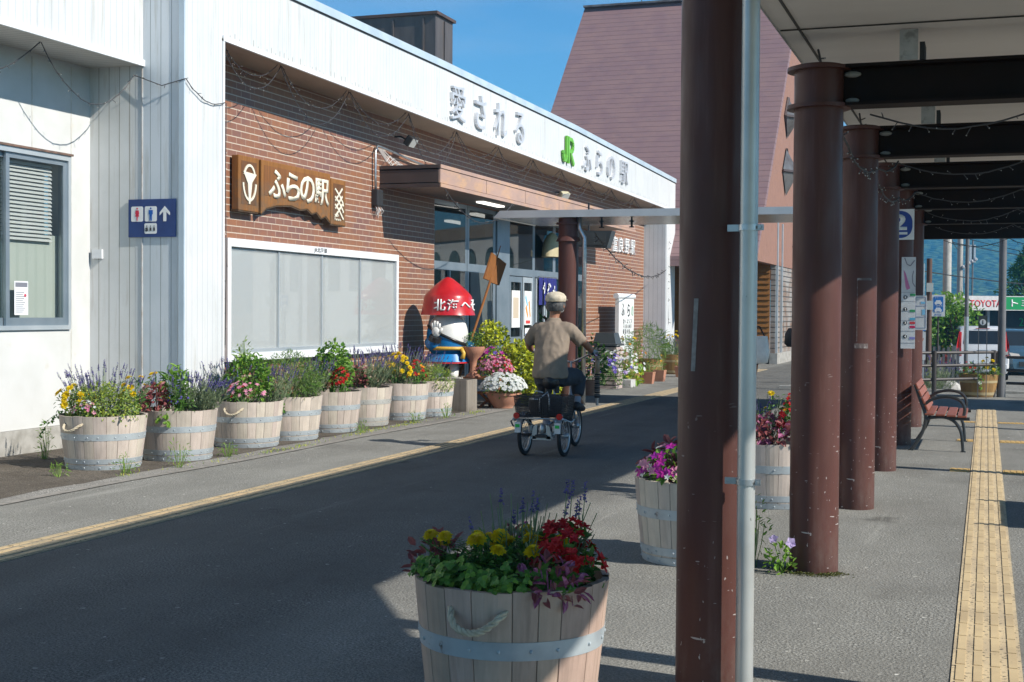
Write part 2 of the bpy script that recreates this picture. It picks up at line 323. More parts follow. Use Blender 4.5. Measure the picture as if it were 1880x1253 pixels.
tactile('tactile_edge_strip', -6.38, -6.0, 2, 40, 4, TACTD, mat('worn_tactile_bars', (.56, .42, .24), .8, c2=(.4, .32, .2), scale=2.5, c3=(.13, .11, .08), s3=40, lo3=.6, hi3=.68))
for y0, y1 in ((15.0, 15.3), (18.6, 18.9), (21.9, 22.1)):
    tactile('tactile_cross_strip', -.34, -.14, y0, y1, 0, TACTB, TACTB, 'x'); tactile('tactile_cross_strip', .19, 2.2, y0, y1, 0, TACTB, TACTB, 'x')
# ================================================================== station building
XB, XF, XP, YS = -9.6, -8.93, -10.25, 13.894
WHITE = m_lines('white_siding', 1, .115, (.665, .68, .685), (.46, .5, .54), .07, c2=(.62, .64, .645), stain=(.48, .48, .45))
PLAS = mat('white_plaster', (.655, .665, .655), .85, c2=(.6, .61, .59), scale=2.5, bmp=.35, bscale=120, c3=(.6, .57, .5), s3=3, lo3=.68, hi3=.8)
CONC = mat('concrete', (.42, .41, .38), .9, c2=(.3, .29, .26), scale=6, bmp=.2)
BOARD = m_lines('grey_boards', 0, .145, (.66, .71, .75), (.16, .19, .21), .045, c2=(.58, .64, .68), stain=(.47, .49, .47), bmp=.8)
BOARD2 = m_lines('pale_boards', 0, .145, (.74, .75, .74), (.2, .17, .13), .045, c2=(.66, .67, .65), stain=(.5, .46, .4), bmp=.8)
SOF = m_lines('soffit_boards', 1, .075, (.5, .42, .34), (.2, .16, .12), .12, c2=(.44, .37, .3), bmp=.3)
SOFW = m_lines('white_soffit', 1, .1, (.62, .6, .56), (.25, .24, .22), .08, c2=(.56, .54, .5), bmp=.3)
TRIM = mat('white_trim', (.8, .82, .83), .5, c2=(.7, .73, .75), scale=3)
CAPB = mat('blue_grey_coping', (.5, .6, .68), .45, c2=(.42, .52, .6), scale=2)
DARK = flat('dark_gap', (.03, .035, .04), .8)
BRICK = m_brick()
ALU = mat('blue_grey_aluminium', (.3, .36, .41), .4, .5, c2=(.24, .3, .35), scale=2)
ALUL = mat('pale_aluminium', (.55, .6, .63), .4, .4, c2=(.46, .52, .56), scale=2)
STEEL = mat('galvanised_steel', (.5, .52, .53), .35, .85, c2=(.4, .42, .44), scale=5, c3=(.3, .31, .31), s3=14, lo3=.55, hi3=.7)
GLASS = m_glass('window_glass', (.04, .055, .06), .01, .16)
GLASSD = m_glass('entrance_glass', (.02, .028, .03), .012, .55)
sb = thing('station_building', 'long white station building with a brick front and white fascia lettering', 'station', (XB, 14, 0))
def sbp(mb, name, mats, lab=None, par=None, **k):
    o = mb.build(name, mats, **k); o.parent = par or sb; o.matrix_parent_inverse = (par or sb).matrix_world.inverted() if not par else Matrix()
    return tag(o, lab)
bpy.context.view_layer.update()
def zb(y): return 4.985 - .0108 * (y - 14.7)
def zt(y): return 5.97 - (.0 if y < 22 else .0075 * (y - 22)) - (0 if y < 30 else .014 * (y - 30))
# plaster wing
mb = MB(); W0, W1, Z0, Z1 = 10.9, 13.5, 1.4, 3.44
for a, b, c, d in ((3, W0, .28, 7.5), (W1, YS, .28, 7.5), (W0, W1, .28, Z0), (W0, W1, Z1, 7.5)): mb.box(XP - .3, XP, a, b, c, d)
sbp(mb, 'plaster_wall', PLAS)
sbp(MB().box(XP - .3, XP + .025, 3, YS - .002, -.02, .277), 'foundation', CONC)
mb = MB()
for yy in (12.83, 13.53): mb.box(XP, XP + .004, yy, yy + .012, 3.48 if yy < 13 else .28, 4.5)
sbp(mb, 'plaster_joint', mat('joint_dirt', (.5, .48, .43), .9, c2=(.66, .65, .6), scale=9))
# window with blinds
wf = MB(); wf.box(XP - .12, XP + .03, W0, W1, Z0, Z0 + .05); wf.box(XP - .12, XP + .03, W0, W1, Z1 - .06, Z1); wf.box(XP - .12, XP + .03, W1 - .05, W1, Z0 + .05, Z1 - .06); wf.box(XP - .12, XP + .03, W0, W0 + .05, Z0 + .05, Z1 - .06)
win = sbp(wf, 'window', ALUL)
sa = MB()
for a, b, x in ((W0 + .05, 12.47, -.07), (12.4, W1 - .05, -.03)):
    X_ = XP + x
    for q in ((a, b, Z0 + .05, Z0 + .14), (a, b, Z1 - .12, Z1 - .06), (a, a + .06, Z0 + .14, Z1 - .12), (b - .06, b, Z0 + .14, Z1 - .12)): sa.box(X_, X_ + .03, *q)
def sub(mb, name, mats, par, lab=None, **k): return tag(mb.build(name, mats, par, **k), lab)
sub(sa, 'sash', ALU, win); sub(MB().box(XP - .02, XP - .015, 12.46, W1 - .11, Z0 + .14, Z1 - .12).box(XP - .055, XP - .05, W0 + .1, 12.41, Z0 + .14, Z1 - .12), 'pane', GLASS, win)
bl = MB(); z = Z1 - .1
while z > 2.42:
    bl.add([(XP - .085, W0 + .1, z - .02), (XP - .11, W0 + .1, z + .018), (XP - .11, 13.3, z + .018), (XP - .085, 13.3, z - .02)], [(0, 1, 2, 3)]); z -= .045
sub(bl, 'blind', flat('blind_slat', (.8, .82, .8), .6), win)
cu = MB(); cu.box(XP - .14, XP - .13, W0, W1 + .05, Z0, 2.5)
sub(cu, 'frosted_film', m_lines('pale_curtain', 1, .16, (.78, .84, .76), (.7, .77, .69), .3, c2=(.74, .8, .72), bmp=.5), win)
sub(MB().box(XP - .6, XP - .59, W0 - .6, W1 + .3, .9, 3.8), 'room_back', flat('room_dark', (.35, .38, .37), .9), win)
sub(MB().box(XP, XP + .05, W0 - .02, W1 + .02, Z1, Z1 + .025), 'drip_rail', mat('rusty_rail', (.2, .12, .09), .8, c2=(.1, .07, .06), scale=9), win)
po = tag(MB().box(XP + .004, XP + .007, 12.53, 12.76, 1.57, 1.95).build('notice_poster', flat('paper_white', (.8, .82, .84), .6)), 'small white paper notice stuck in the blind-covered window', 'poster')
mb = MB(); mb.box(XP + .007, XP + .009, 12.545, 12.745, 1.885, 1.935); 
for k in range(11): mb.box(XP + .007, XP + .009, 12.555, 12.57 + .1 + .06 * ((k * 7) % 3) / 3, 1.6 + k * .022, 1.607 + k * .022)
mb.build('printed_lines', flat('ink_grey', (.2, .21, .25), .6), po)
mb = MB(); pm(mb, circ(12.71, 1.79, .02, 12), YZ(XP + .007, 0, 0), .002); mb.build('red_stamp', flat('stamp_red', (.6, .08, .12), .6), po)
# overhang of the left wing
mb = MB(); mb.box(-10.3, -9.5, 3, YS - .003, 4.56, 7.5); sbp(mb, 'wing_fascia', WHITE)
sbp(MB().box(-10.25, -9.52, 3, YS - .004, 4.54, 4.558), 'wing_soffit', SOFW); sbp(MB().box(-9.5, -9.47, 3, YS - .002, 4.525, 4.6), 'wing_trim', TRIM)
# boarded return wall and pilaster
sbp(MB().box(-10.4, -9.51, YS, YS + .2, 0, 7.5), 'board_wall', BOARD2); sbp(MB().box(-9.51, XF - .02, YS - .004, YS + .2, 0, 7.5), 'board_wall', BOARD, 'pale grey boards beside the white pilaster')
sbp(MB().box(-9.515, -9.5, YS - .012, YS - .002, 0, 4.52), 'flashing', mat('rusty_flashing', (.64, .64, .62), .7, c2=(.5, .45, .4), scale=7))
sbp(MB().box(-10.2, -10.06, YS - .03, YS - .001, 2.25, 2.36), 'junction_cover', TRIM)
sbp(MB().box(XB, XF, YS - .002, 14.72, 0, 7.2), 'pilaster', WHITE); sbp(MB().box(XF - .03, XF + .02, 14.72, 14.76, 0, zb(14.7)), 'corner_trim', TRIM)
sbp(MB().box(XF - .06, XF + .012, YS - .03, YS - .003, 0, 7.2), 'corner_trim', CAPB)
# fascia, coping, soffit
mb = MB(); yy = [14.72, 18, 22, 26, 30, 34, 38, 40.6]
top = lambda y: 7.2 if y < 14.8 else zt(y)
prof = [(y, zb(y), zt(y)) for y in yy]
for (a, b0, t0), (b, b1, t1) in zip(prof, prof[1:]):
    mb.add([(XF, a, b0), (XF, b, b1), (XF, b, t1 - .14), (XF, a, t0 - .14), (XF - .3, a, b0 + .02), (XF - .3, b, b1 + .02), (XF - .3, b, t1 - .14), (XF - .3, a, t0 - .14)], [(0, 1, 2, 3), (4, 7, 6, 5), (0, 4, 5, 1), (3, 2, 6, 7)] + ([(1, 5, 6, 2)] if b > 40 else []))
fas = sbp(mb, 'fascia', WHITE)
mb = MB(); mc = MB(); ms = MB(); md = MB()
for (a, b0, t0), (b, b1, t1) in zip(prof, prof[1:]):
    def strip(m_, x0, x1, za0, za1, zb0, zb1):
        m_.add([(x0, a, za0), (x1, a, za0), (x1, b, zb0), (x0, b, zb0), (x0, a, za1), (x1, a, za1), (x1, b, zb1), (x0, b, zb1)], [(0, 3, 2, 1), (4, 5, 6, 7), (1, 2, 6, 5), (0, 4, 7, 3), (0, 1, 5, 4), (2, 3, 7, 6)])
    strip(mc, XF - .32, XF + .03, t0 - .12, t0, t1 - .12, t1); strip(md, XF - .28, XF + .012, t0 - .14, t0 - .12, t1 - .14, t1 - .12)
    strip(mb, XF - .02, XF + .025, b0 - .03, b0 + .035, b1 - .03, b1 + .035); strip(ms, XB - .02, XF - .025, b0 - .012, b0 + .01, b1 - .012, b1 + .01)
sbp(mc, 'coping', CAPB); sbp(md, 'shadow_gap', DARK); sbp(mb, 'fascia_trim', TRIM); sbp(ms, 'soffit', SOF)
sbp(MB().box(-24, XF - .3, 14.72, 40.5, 5.3, 5.5), 'roof', mat('grey_roof', (.3, .31, .32), .8))
# streaks of dirt along the lower edge of the fascia
mb = MB(); rng = random.Random(4); y = 14.9
while y < 40:
    h = rng.uniform(.02, .1); mb.box(XF + .001, XF + .002, y, y + .018, zb(y) + .035, zb(y) + .035 + h); y += .115 * rng.choice((1, 1, 2))
sbp(mb, 'dirt_streaks', flat('dirt_grey', (.42, .43, .42), .9))['kind'] = 'stuff'
# brick front with the glazed entrance
G0, G1, GZ = 23.2, 33.3, 3.72
mb = MB(); mb.box(XB - .25, XB, 14.72, G0, 0, 5.2); mb.box(XB - .25, XB, G1, 39.39, 0, 5.2); mb.box(XB - .25, XB, G0, G1, GZ, 5.2)
sbp(mb, 'brick_wall', BRICK)
sbp(MB().box(XB, XF - .01, 39.39, 40.6, 0, 4.72), 'board_pier', m_lines('pier_boards', 0, .13, (.7, .74, .77), (.25, .28, .3), .05, bmp=.8)); sbp(MB().box(XF - .01, XF + .01, 39.42, 40.58, 0, 4.71), 'board_pier', WHITE)
# copper-clad entrance canopy
COP = mat('coppery_panel', (.52, .33, .25), .45, .0, c2=(.4, .27, .22), scale=1.1, lo=.35, hi=.7, stretch=(1, 1, 2.5), c3=(.6, .36, .2), s3=2.4, lo3=.5, hi3=.75)
CBR = mat('brown_sheet', (.1, .075, .07), .5, .3, c2=(.085, .065, .06), scale=3)
mb = MB(); XC = -8.51; y = 20.8
for L in (2.2, 2.2, 2.2, 2.2, 2.2, 2.17):
    mb.box(XC - .03, XC, y + .01, y + L - .01, 3.76, 3.99); y += L
ec = sbp(mb, 'entrance_canopy', COP)
sub(MB().box(XC - .02, XC + .015, 20.8, 33.97, 4.0, 4.06).box(XC - .02, XC + .015, 20.8, 33.97, 3.69, 3.75), 'canopy_edge', COP, ec)
sub(MB().box(XB, XC - .03, 20.8, 20.84, 3.77, 3.98).box(XB, XC, 20.785, 20.84, 4.0, 4.06).box(XB, XC, 20.785, 20.84, 3.69, 3.75), 'side_panel', CBR, ec)
sub(MB().box(XB, XC - .03, 20.84, 33.9, 3.74, 3.76).box(XB, XC - .03, 20.84, 33.9, 4.0, 4.04), 'canopy_soffit', mat('canopy_soffit_paint', (.36, .31, .27), .6, c2=(.3, .26, .22), scale=2), ec)
sub(MB().box(XC - .4, XC - .02, 20.86, 33.9, 3.765, 3.99).box(XB, XC - .05, 33.8, 33.95, 3.77, 3.99), 'dark_core', DARK, ec)
# entrance glazing
gl = MB(); fr = MB(); XG = XB - .06
def mull(y0, y1, z0, z1, x=XG, d=.07): fr.box(x - d, x + .03, y0, y1, z0, z1)
for y in (24.9, 25.02): mull(y - .05, y + .05, 0, GZ)
mull(23.2, 23.28, 0, GZ); mull(26.45, 26.6, 0, GZ); mull(26.62, 27.4, 0, GZ, XG + .03, .25); mull(30.55, 30.75, 0, GZ); mull(29.02, 29.2, 0, GZ); mull(33.15, 33.3, 0, GZ); mull(31.9, 32.0, 0, GZ)
for a, b in ((23.28, 24.85), (25.07, 26.45), (27.4, 29.02), (29.2, 30.55), (30.75, 31.9), (32.0, 33.15)): mull(a, b, 2.42, 2.58); mull(a, b, GZ - .08, GZ); mull(a, b, 0, .14)
for a, b in ((23.28, 24.85),): mull((a + b) / 2 - .03, (a + b) / 2 + .03, 1.5, 2.42)
ent = sbp(fr, 'entrance', ALU)
for a, b in ((23.28, 24.85), (25.07, 26.45), (27.4, 29.02), (29.2, 30.55), (30.75, 31.9), (32.0, 33.15)):
    for z0, z1 in ((.14, 2.42), (2.58, GZ - .08)):
        gl = MB(); gl.obox(Matrix.Translation((XG - .02, (a + b) / 2, (z0 + z1) / 2)) @ Matrix.Rotation(rad(-3.6), 4, 'Z'), .006, b - a, z1 - z0); sub(gl, 'pane', GLASSD, ent)
for k, (a, b) in enumerate(((27.42, 28.25), (28.3, 29.0), (29.22, 29.9), (29.95, 30.54))):
    q = MB(); X_ = XG + .02
    for r_ in ((a, b, 2.28, 2.4), (a, b, .05, .22), (a, a + .09, .22, 2.28), (b - .09, b, .22, 2.28), (a + .09, b - .09, .95, 1.1)): q.box(X_, X_ + .035, *r_)
    d_ = sub(q, 'door', ALUL if k else ALU, ent); d_.parent = ent; sub(MB().box(X_ + .035, X_ + .06, b - .07, b - .04, .9, 1.25), 'handle', STEEL, ent)
q = MB().box(XG + .0, XG + .03, 25.15, 26.4, .14, 2.42); sub(q, 'open_panel', mat('grey_panel', (.1, .115, .115), .5), ent)
# interior seen through the glass
it = MB(); it.box(-14, -13.9, 22, 35, 0, 4.2); it.box(-14, XB - .2, 22.9, 23, 0, 4.2); it.box(-14, XB - .2, 34, 34.1, 0, 4.2); it.box(-14, XB - .2, 22, 35, 3.8, 3.9)
sbp(it, 'hall_interior', mat('hall_wall', (.22, .23, .21), .8)); sbp(MB().box(-14, XB - .1, 22, 35, .006, .02), 'hall_floor', mat('hall_floor', (.25, .23, .2), .4))
lm = flat('lamp_tube', (1, .97, .9), .5, emit=1.6)
for (x, y) in ((-10.6, 24.6), (-10.6, 28.4), (-12, 26.6), (-12, 30.4)): sbp(MB().box(x - .08, x + .08, y - .6, y + .6, 3.74, 3.79), 'ceiling_lamp', lm)
sbp(MB().box(-9.2, -9.05, 24.3, 25.5, 3.71, 3.738), 'soffit_lamp', lm)
# posters and sticker on the doors
PW = flat('poster_white', (.78, .8, .8), .6)
def poster(label, y0, y1, z0, z1, shapes):
    o = tag(MB().box(XG + .056, XG + .059, y0, y1, z0, z1).build('door_poster', PW), label, 'poster')
    for nm, pts, m_ in shapes:
        q = MB(); pm(q, pts, YZ(XG + .059, 0, 0), .002); q.build(nm, m_, o)
ORG = flat('orange_print', (.75, .3, .05), .6); SKY = flat('skyblue_print', (.2, .5, .75), .6); REDP = flat('red_print', (.65, .06, .05), .6)
poster('white poster with orange and blue strokes on the door glass', 28.4, 28.9, 1.35, 2.1, [('orange_stroke', [(28.47, 1.72), (28.62, 1.5), (28.66, 1.56), (28.54, 1.8)], ORG), ('orange_stroke', [(28.68, 1.85), (28.78, 1.5), (28.83, 1.55), (28.76, 1.9)], ORG), ('blue_stroke', [(28.45, 1.95), (28.6, 1.75), (28.64, 1.8), (28.5, 2.02)], SKY), ('red_note', [(28.5, 1.38), (28.8, 1.38), (28.8, 1.45), (28.5, 1.45)], REDP)])
poster('pale poster on the door leaf nearest the thick grey post', 27.55, 28.1, 1.3, 2.1, [('pale_print', [(27.65, 1.5), (28.0, 1.5), (28.0, 1.95), (27.65, 1.95)], flat('beige_print', (.6, .5, .38), .6))])
poster('small blue and red flyer under the door poster', 28.45, 28.85, .98, 1.28, [('blue_block', [(28.47, 1.0), (28.83, 1.0), (28.83, 1.16), (28.47, 1.16)], flat('blue_print', (.05, .2, .45), .6))])
# noren curtain
nor = thing('noren_curtain', 'dark blue shop curtain with white brush pattern hanging by the doors', 'curtain', (XG + .1, 29.3, 2.42))
NV = mat('indigo_cloth', (.02, .025, .2), .85, c2=(.015, .018, .14), scale=12)
for k in range(4):
    q = MB(); a = k * .33
    vs = []; 
    for j in range(7):
        for i in range(4): vs.append((.02 * math.sin(i * 1.6 + k) * (j / 6 + .2), a + .32 * i / 3, -.62 * j / 6))
    q.add(vs, [(j * 4 + i, j * 4 + i + 1, (j + 1) * 4 + i + 1, (j + 1) * 4 + i) for j in range(6) for i in range(3)]); q.build('cloth_panel', NV, nor, smooth=True)
q = MB(); M = YZ(.03, 0, 0)
for cx, cy, a in ((.2, -.25, .3), (.3, -.36, 1.2), (.55, -.3, .6), (.7, -.45, 2.2), (.95, -.3, .2), (1.05, -.42, 1.), (.4, -.5, .1), (.8, -.2, 2.6)):
    band(q, [(cx, cy), (cx + .13 * math.cos(a), cy + .13 * math.sin(a)), (cx + .2 * math.cos(a + .6), cy + .18 * math.sin(a + .6))], .05, M, .002)
q.build('brush_pattern', PW, nor); MB().tube([(0, -.05, .02), (0, 1.38, .02)], .012, 8).build('rod', STEEL, nor)
# the big fascia letters
LET = mat('silver_letter', (.72, .73, .76), .4, .35, c2=(.62, .63, .66), scale=4)
def fletter(ch, y, z, w_, h_, m_=LET, nm='fascia_letter', bold=.0):
    o = text(ch, YZ(XF + .002, y, z), w_, h_, m_, nm, None, .06, bold); o.parent = sb; o.matrix_parent_inverse = sb.matrix_world.inverted(); return o
for ch, y, w_ in (('愛', 22.56, .66), ('さ', 23.68, .54), ('れ', 24.78, .64), ('る', 25.92, .54)): fletter(ch, y, 5.33, w_, .62)
for ch, y, w_ in (('ふ', 30.82, .7), ('ら', 31.89, .5), ('の', 32.98, .7), ('駅', 34.27, .75)): fletter(ch, y, 5.25, w_, .58)
# green two-letter railway mark
GRN = flat('mark_green', (.16, .5, .05), .4)
q = MB(); M = YZ(XF + .02, 29.28, 5.27)
band(q, [(-.13, .3), (-.13, -.12), (-.17, -.22), (-.26, -.26), (-.36, -.23), (-.4, -.12), (-.4, -.05)], .085, M, .05)
band(q, [(.0, -.3), (.0, .3)], .085, M, .048); band(q, [(-.04, .25), (.24, .25), (.34, .2), (.37, .12), (.34, .03), (.24, -.02), (.05, -.02)], .08, M, .046); band(q, [(.14, -.02), (.42, -.3)], .09, M, .044)
o = q.build('railway_mark', GRN); o.parent = sb; o.matrix_parent_inverse = sb.matrix_world.inverted()
# small white letters over the right brick wall
for k, ch in enumerate('富良野駅'): fletter(ch, 35.9 + k * .66, 3.5, .46, .42, flat('white_letter', (.85, .86, .86), .5), 'wall_letter', .0).location.x -= XF - XB
# rusty metal box on the roof
rb = thing('roof_box', 'brown ribbed metal box standing on the flat station roof', 'roof box', (-12.2, 27.5, 5.5))
RB = mat('rusty_sheet', (.13, .115, .11), .55, .3, c2=(.095, .085, .085), scale=2, stretch=(3, 3, .6), c3=(.24, .12, .05), s3=1.4, lo3=.63, hi3=.75)
MB().box(-2.4, 1.44, -1.5, -.55, 0, 2.24).build('body', RB, rb)
q = MB()
for k in range(6): q.box(-2.25 + k * .68, -2.21 + k * .68, -1.53, -1.5, 0, 2.18)
q.build('rib', RB, rb); MB().box(1.44, 1.47, -1.05, -1.01, 0, 2.18).build('rib', RB, rb)
MB().box(-2.45, 1.5, -1.55, -.5, 2.24, 2.3).build('cap', mat('rust_cap', (.1, .06, .045), .6, c2=(.06, .05, .05), scale=3), rb)
# ---------------- things fixed to the station front
bd = thing('notice_board', 'large empty grey notice board with white frame on the brick wall', 'notice board', (XB, 18.6, 1.77))
q = MB(); a, b, c, d = -2.78, 2.78, -.82, .83
q.box(.001, .1, a, b, d - .11, d); q.box(.001, .1, a, b, c, c + .11); q.box(.001, .1, a, a + .09, c + .11, d - .11); q.box(.001, .1, b - .09, b, c + .11, d - .11); q.build('frame', TRIM, bd)
MB().box(.002, .03, a + .09, b - .09, c + .11, d - .11).build('backing', mat('board_grey', (.72, .735, .74), .6, c2=(.68, .69, .7), scale=.8), bd)
q = MB()
for k in range(4): q.box(.05 + .006 * (k % 2), .054 + .006 * (k % 2), a + .1 + k * 1.34, a + .1 + (k + 1) * 1.34 + .02, c + .13, d - .13)
q.build('sliding_pane', m_glass('board_glass', (.6, .63, .64), .015, .3), bd)
q = MB()
for k in (1, 2, 3): q.box(.045, .07, a + .1 + k * 1.34 - .012, a + .1 + k * 1.34 + .012, c + .11, d - .11)
q.box(.03, .09, a + .09, b - .09, c + .11, c + .16); q.build('rail', ALUL, bd); text('JR北海道', YZ(.101, -.12, .775), .42, .08, flat('black_ink', (.03, .03, .035), .5), 'lettering', bd, .002, .01)
WS = m_wood('carved_wood', (.37, .17, .05), (.22, .09, .028)); WSD = m_wood('carved_ground', (.13, .065, .035), (.2, .09, .035)); WSE = m_wood('bark_edge', (.1, .06, .03), (.06, .035, .02)); CREAM = flat('cream_paint', (.82, .77, .62), .5)
def tone(o):
    me = o.data
    if 'tone' not in me.color_attributes:
        ca = me.color_attributes.new('tone', 'FLOAT_COLOR', 'CORNER'); ca.data.foreach_set('color', [1.] * 4 * len(me.loops))
    return o
def wsign(label, y0, y1, z0, z1, bot=None):
    cy, cz = (y0 + y1) / 2, (z0 + z1) / 2; t_ = thing('carved_sign', label, 'wooden sign', (XB, cy, cz), group='carved wooden station signs'); hw, hh = (y1 - y0) / 2, (z1 - z0) / 2
    bot = bot or [(-hw, -hh), (hw, -hh)]; out = bot + [(hw, hh), (-hw, hh)]
    q = MB(); pm(q, out, YZ(.03, 0, 0), .11); tone(q.build('board', WS, t_, bevel=.012))
    q = MB(); i = .07; zb_ = max(p[1] for p in bot) + .09
    pm(q, [(-hw + i, zb_), (hw - i, zb_), (hw - i, hh - i), (-hw + i, hh - i)], YZ(.14, 0, 0), .003); tone(q.build('carved_ground', WSD if hw < .5 else WS2, t_)); 
    q = MB(); band(q, bot, .03, YZ(.02, 0, 0), .11); tone(q.build('bark', WSE, t_)); return t_
WS2 = m_wood('carved_field', (.33, .14, .045), (.2, .085, .035))
t1 = wsign('narrow carved wooden sign with a round emblem, left of the main sign', 16.02, 16.56, 2.98, 3.72)
q = MB(); M = YZ(.144, 0, .0); ring = circ(0, .04, 1, 40)
band(q, [(.15 * math.cos(rad(a)), .05 + .2 * math.sin(rad(a))) for a in range(20, 161, 10)], .035, M, .012); band(q, [(.17 * math.cos(rad(a)), .03 + .25 * math.sin(rad(a))) for a in range(185, 356, 10)], .035, M, .012)
pm(q, [(-.17, .16), (-.05, .0), (-.02, -.27), (.01, -.27), (.06, .02), (.18, .14)], M, .013); q.build('emblem', CREAM, t1)
t2 = wsign('wide carved wooden name sign with four cream characters', 16.63, 18.72, 2.97, 3.72, [(-1.045, -.375), (-.9, -.29), (-.6, -.23), (-.2, -.2), (.1, -.24), (.3, -.21), (.45, -.27), (.6, -.24), (.75, -.32), (.9, -.28), (1.045, -.36)])
for ch, y, w_ in (('ふ', -.62, .5), ('ら', -.16, .42), ('の', .28, .46), ('駅', .74, .46)): text(ch, YZ(.144, y, .07), w_, .4, CREAM, 'carved_letter', t2, .012, .022)
t3 = wsign('narrow carved wooden sign with a woven stripe emblem, right of the main sign', 18.74, 19.24, 2.96, 3.66)
q = MB(); M = YZ(.144, 0, 0)
for k in range(3):
    band(q, [(-.13, .2 - k * .12), (.02, .1 - k * .12), (.13, .0 - k * .12), (.15, -.05 - k * .1)], .032, M, .01 + .001 * k); band(q, [(.12, .22 - k * .12), (-.02, .1 - k * .12), (-.12, .02 - k * .12)], .03, M, .0065 + .001 * k)
q.build('emblem', CREAM, t3); text('2001\nFurano', YZ(.144, -.03, -.235), .22, .1, CREAM, 'lettering', t3, .004, .02)
# rest room direction sign on the boards
BLU = mat('sign_blue', (.02, .055, .2), .45, c2=(.018, .045, .17), scale=6); SW = flat('sign_white', (.8, .82, .82), .5)
rs = thing('restroom_sign', 'blue toilet direction sign with an up arrow on the grey boards', 'sign', (-9.36, YS - .006, 2.725))
MB().box(-.325, .325, -.02, -.003, -.225, .225).build('panel', BLU, rs); M = XZ(0, -.021, 0)
def rr(x0, x1, y0, y1, r=.012): return [(x0 + r, y0), (x1 - r, y0), (x1, y0 + r), (x1, y1 - r), (x1 - r, y1), (x0 + r, y1), (x0, y1 - r), (x0, y0 + r)]
q = MB()
for a in (rr(-.285, -.12, -.04, .14), rr(-.095, .07, -.04, .14), rr(-.1, .07, -.185, -.06)): pm(q, a, M, .002)
q.build('white_tile', SW, rs); q = MB(); pm(q, [(.16, .0), (.16, -.04), (.2, -.04), (.2, .07), (.25, .03), (.25, .065), (.18, .14), (.11, .065), (.11, .03), (.16, .075)], M, .003); q.build('arrow', SW, rs)
M2 = XZ(0, -.0235, 0); RD = flat('picto_red', (.6, .02, .06), .5); BL2 = flat('picto_blue', (.0, .1, .42), .5); BK = flat('black_ink', (.03, .03, .035), .5)
q = MB(); x = -.2; pm(q, circ(x, .115, .011, 10), M2); pm(q, [(x - .02, .095), (x - .028, .05), (x - .02, .05), (x - .026, .02), (x - .008, .02), (x - .004, -.03), (x + .004, -.03), (x + .008, .02), (x + .026, .02), (x + .02, .05), (x + .028, .05), (x + .02, .095)], M2); q.build('woman_figure', RD, rs)
q = MB(); x = -.012; pm(q, circ(x, .115, .011, 10), M2); pm(q, [(x - .028, .095), (x - .028, .045), (x - .018, .045), (x - .016, .02), (x - .016, -.03), (x - .004, -.03), (x - .002, .02), (x + .002, .02), (x + .004, -.03), (x + .016, -.03), (x + .016, .02), (x + .018, .045), (x + .028, .045), (x + .028, .095)], M2); q.build('man_figure', BL2, rs)
q = MB()
for cx in (-.065, -.015, .035): pm(q, circ(cx, -.095, .007, 8), M2); pm(q, [(cx - .013, -.15), (cx + .013, -.15), (cx + .01, -.11), (cx - .01, -.11)], M2)
band(q, [(-.07 + .02 * math.cos(rad(a)), -.135 + .02 * math.sin(rad(a))) for a in range(120, 390, 30)], .006, M2); q.build('small_figures', BK, rs)
# grey conduit and cable box by the entrance canopy
cb = thing('cable_box', 'black cable box with loose white cables on the bricks at the canopy corner', 'cable box', (XB, 20.6, 3.55))
MB().box(.0, .12, -.13, .1, -.18, .1).build('housing', flat('black_plastic', (.03, .03, .032), .5), cb, bevel=.02)
q = MB(); q.tube([(.06, -.08, .08), (.06, -.1, .3), (.06, -.1, .72), (.06, -.02, .82), (.07, .3, .8), (.07, 1.5, .72), (.07, 2.6, .66)], .022, 8); q.build('conduit', STEEL, cb, smooth=True)
q = MB(); rng = random.Random(2)
for k in range(6):
    y = -.1 + .035 * k; q.tube([(.06, y, -.16), (.07 + .02 * (k % 3), y + rng.uniform(-.05, .05), -.25), (.06, y + rng.uniform(-.04, .04), -.3 - .02 * (k % 4)), (.1, y + rng.uniform(-.03, .03), -.22)], .007, 5)
for k in range(5): q.tube([(.06, .0 + .05 * k, .78), (.12, .2 + .1 * k, .62 + rng.uniform(-.1, .05)), (.08, .45 + .14 * k, .7 - .03 * k), (.1, .75 + .2 * k, .55)], .008, 5)
q.build('loose_cable', flat('cable_white', (.65, .6, .57), .6), cb)
def spot(label, y, z, rot=0, body=None):
    t_ = thing('floodlight', label, 'floodlight', (XB, y, z), rot, 'floodlights under the fascia')
    MB().tube([(0, 0, 0), (.12, 0, 0), (.2, .0, -.05)], .015, 6).build('arm', flat('black_plastic', (.03, .03, .032), .5), t_)
    M = Matrix.Translation((.3, 0, -.09)) @ Matrix.Rotation(rad(35), 4, 'Y'); MB().obox(M, .12, .26, .18).build('housing', body or flat('black_plastic', (.03, .03, .032), .5), t_, bevel=.02)
    MB().obox(M @ Matrix.Translation((.062, 0, 0)), .006, .22, .15).build('lens', flat('lamp_glass', (.5, .52, .5), .15), t_)
spot('black floodlight under the soffit above the canopy corner', 21.4, 4.62); spot('cream floodlight under the soffit near the far end', 30.6, 4.45, rad(-30), flat('cream_metal', (.6, .56, .4), .4))
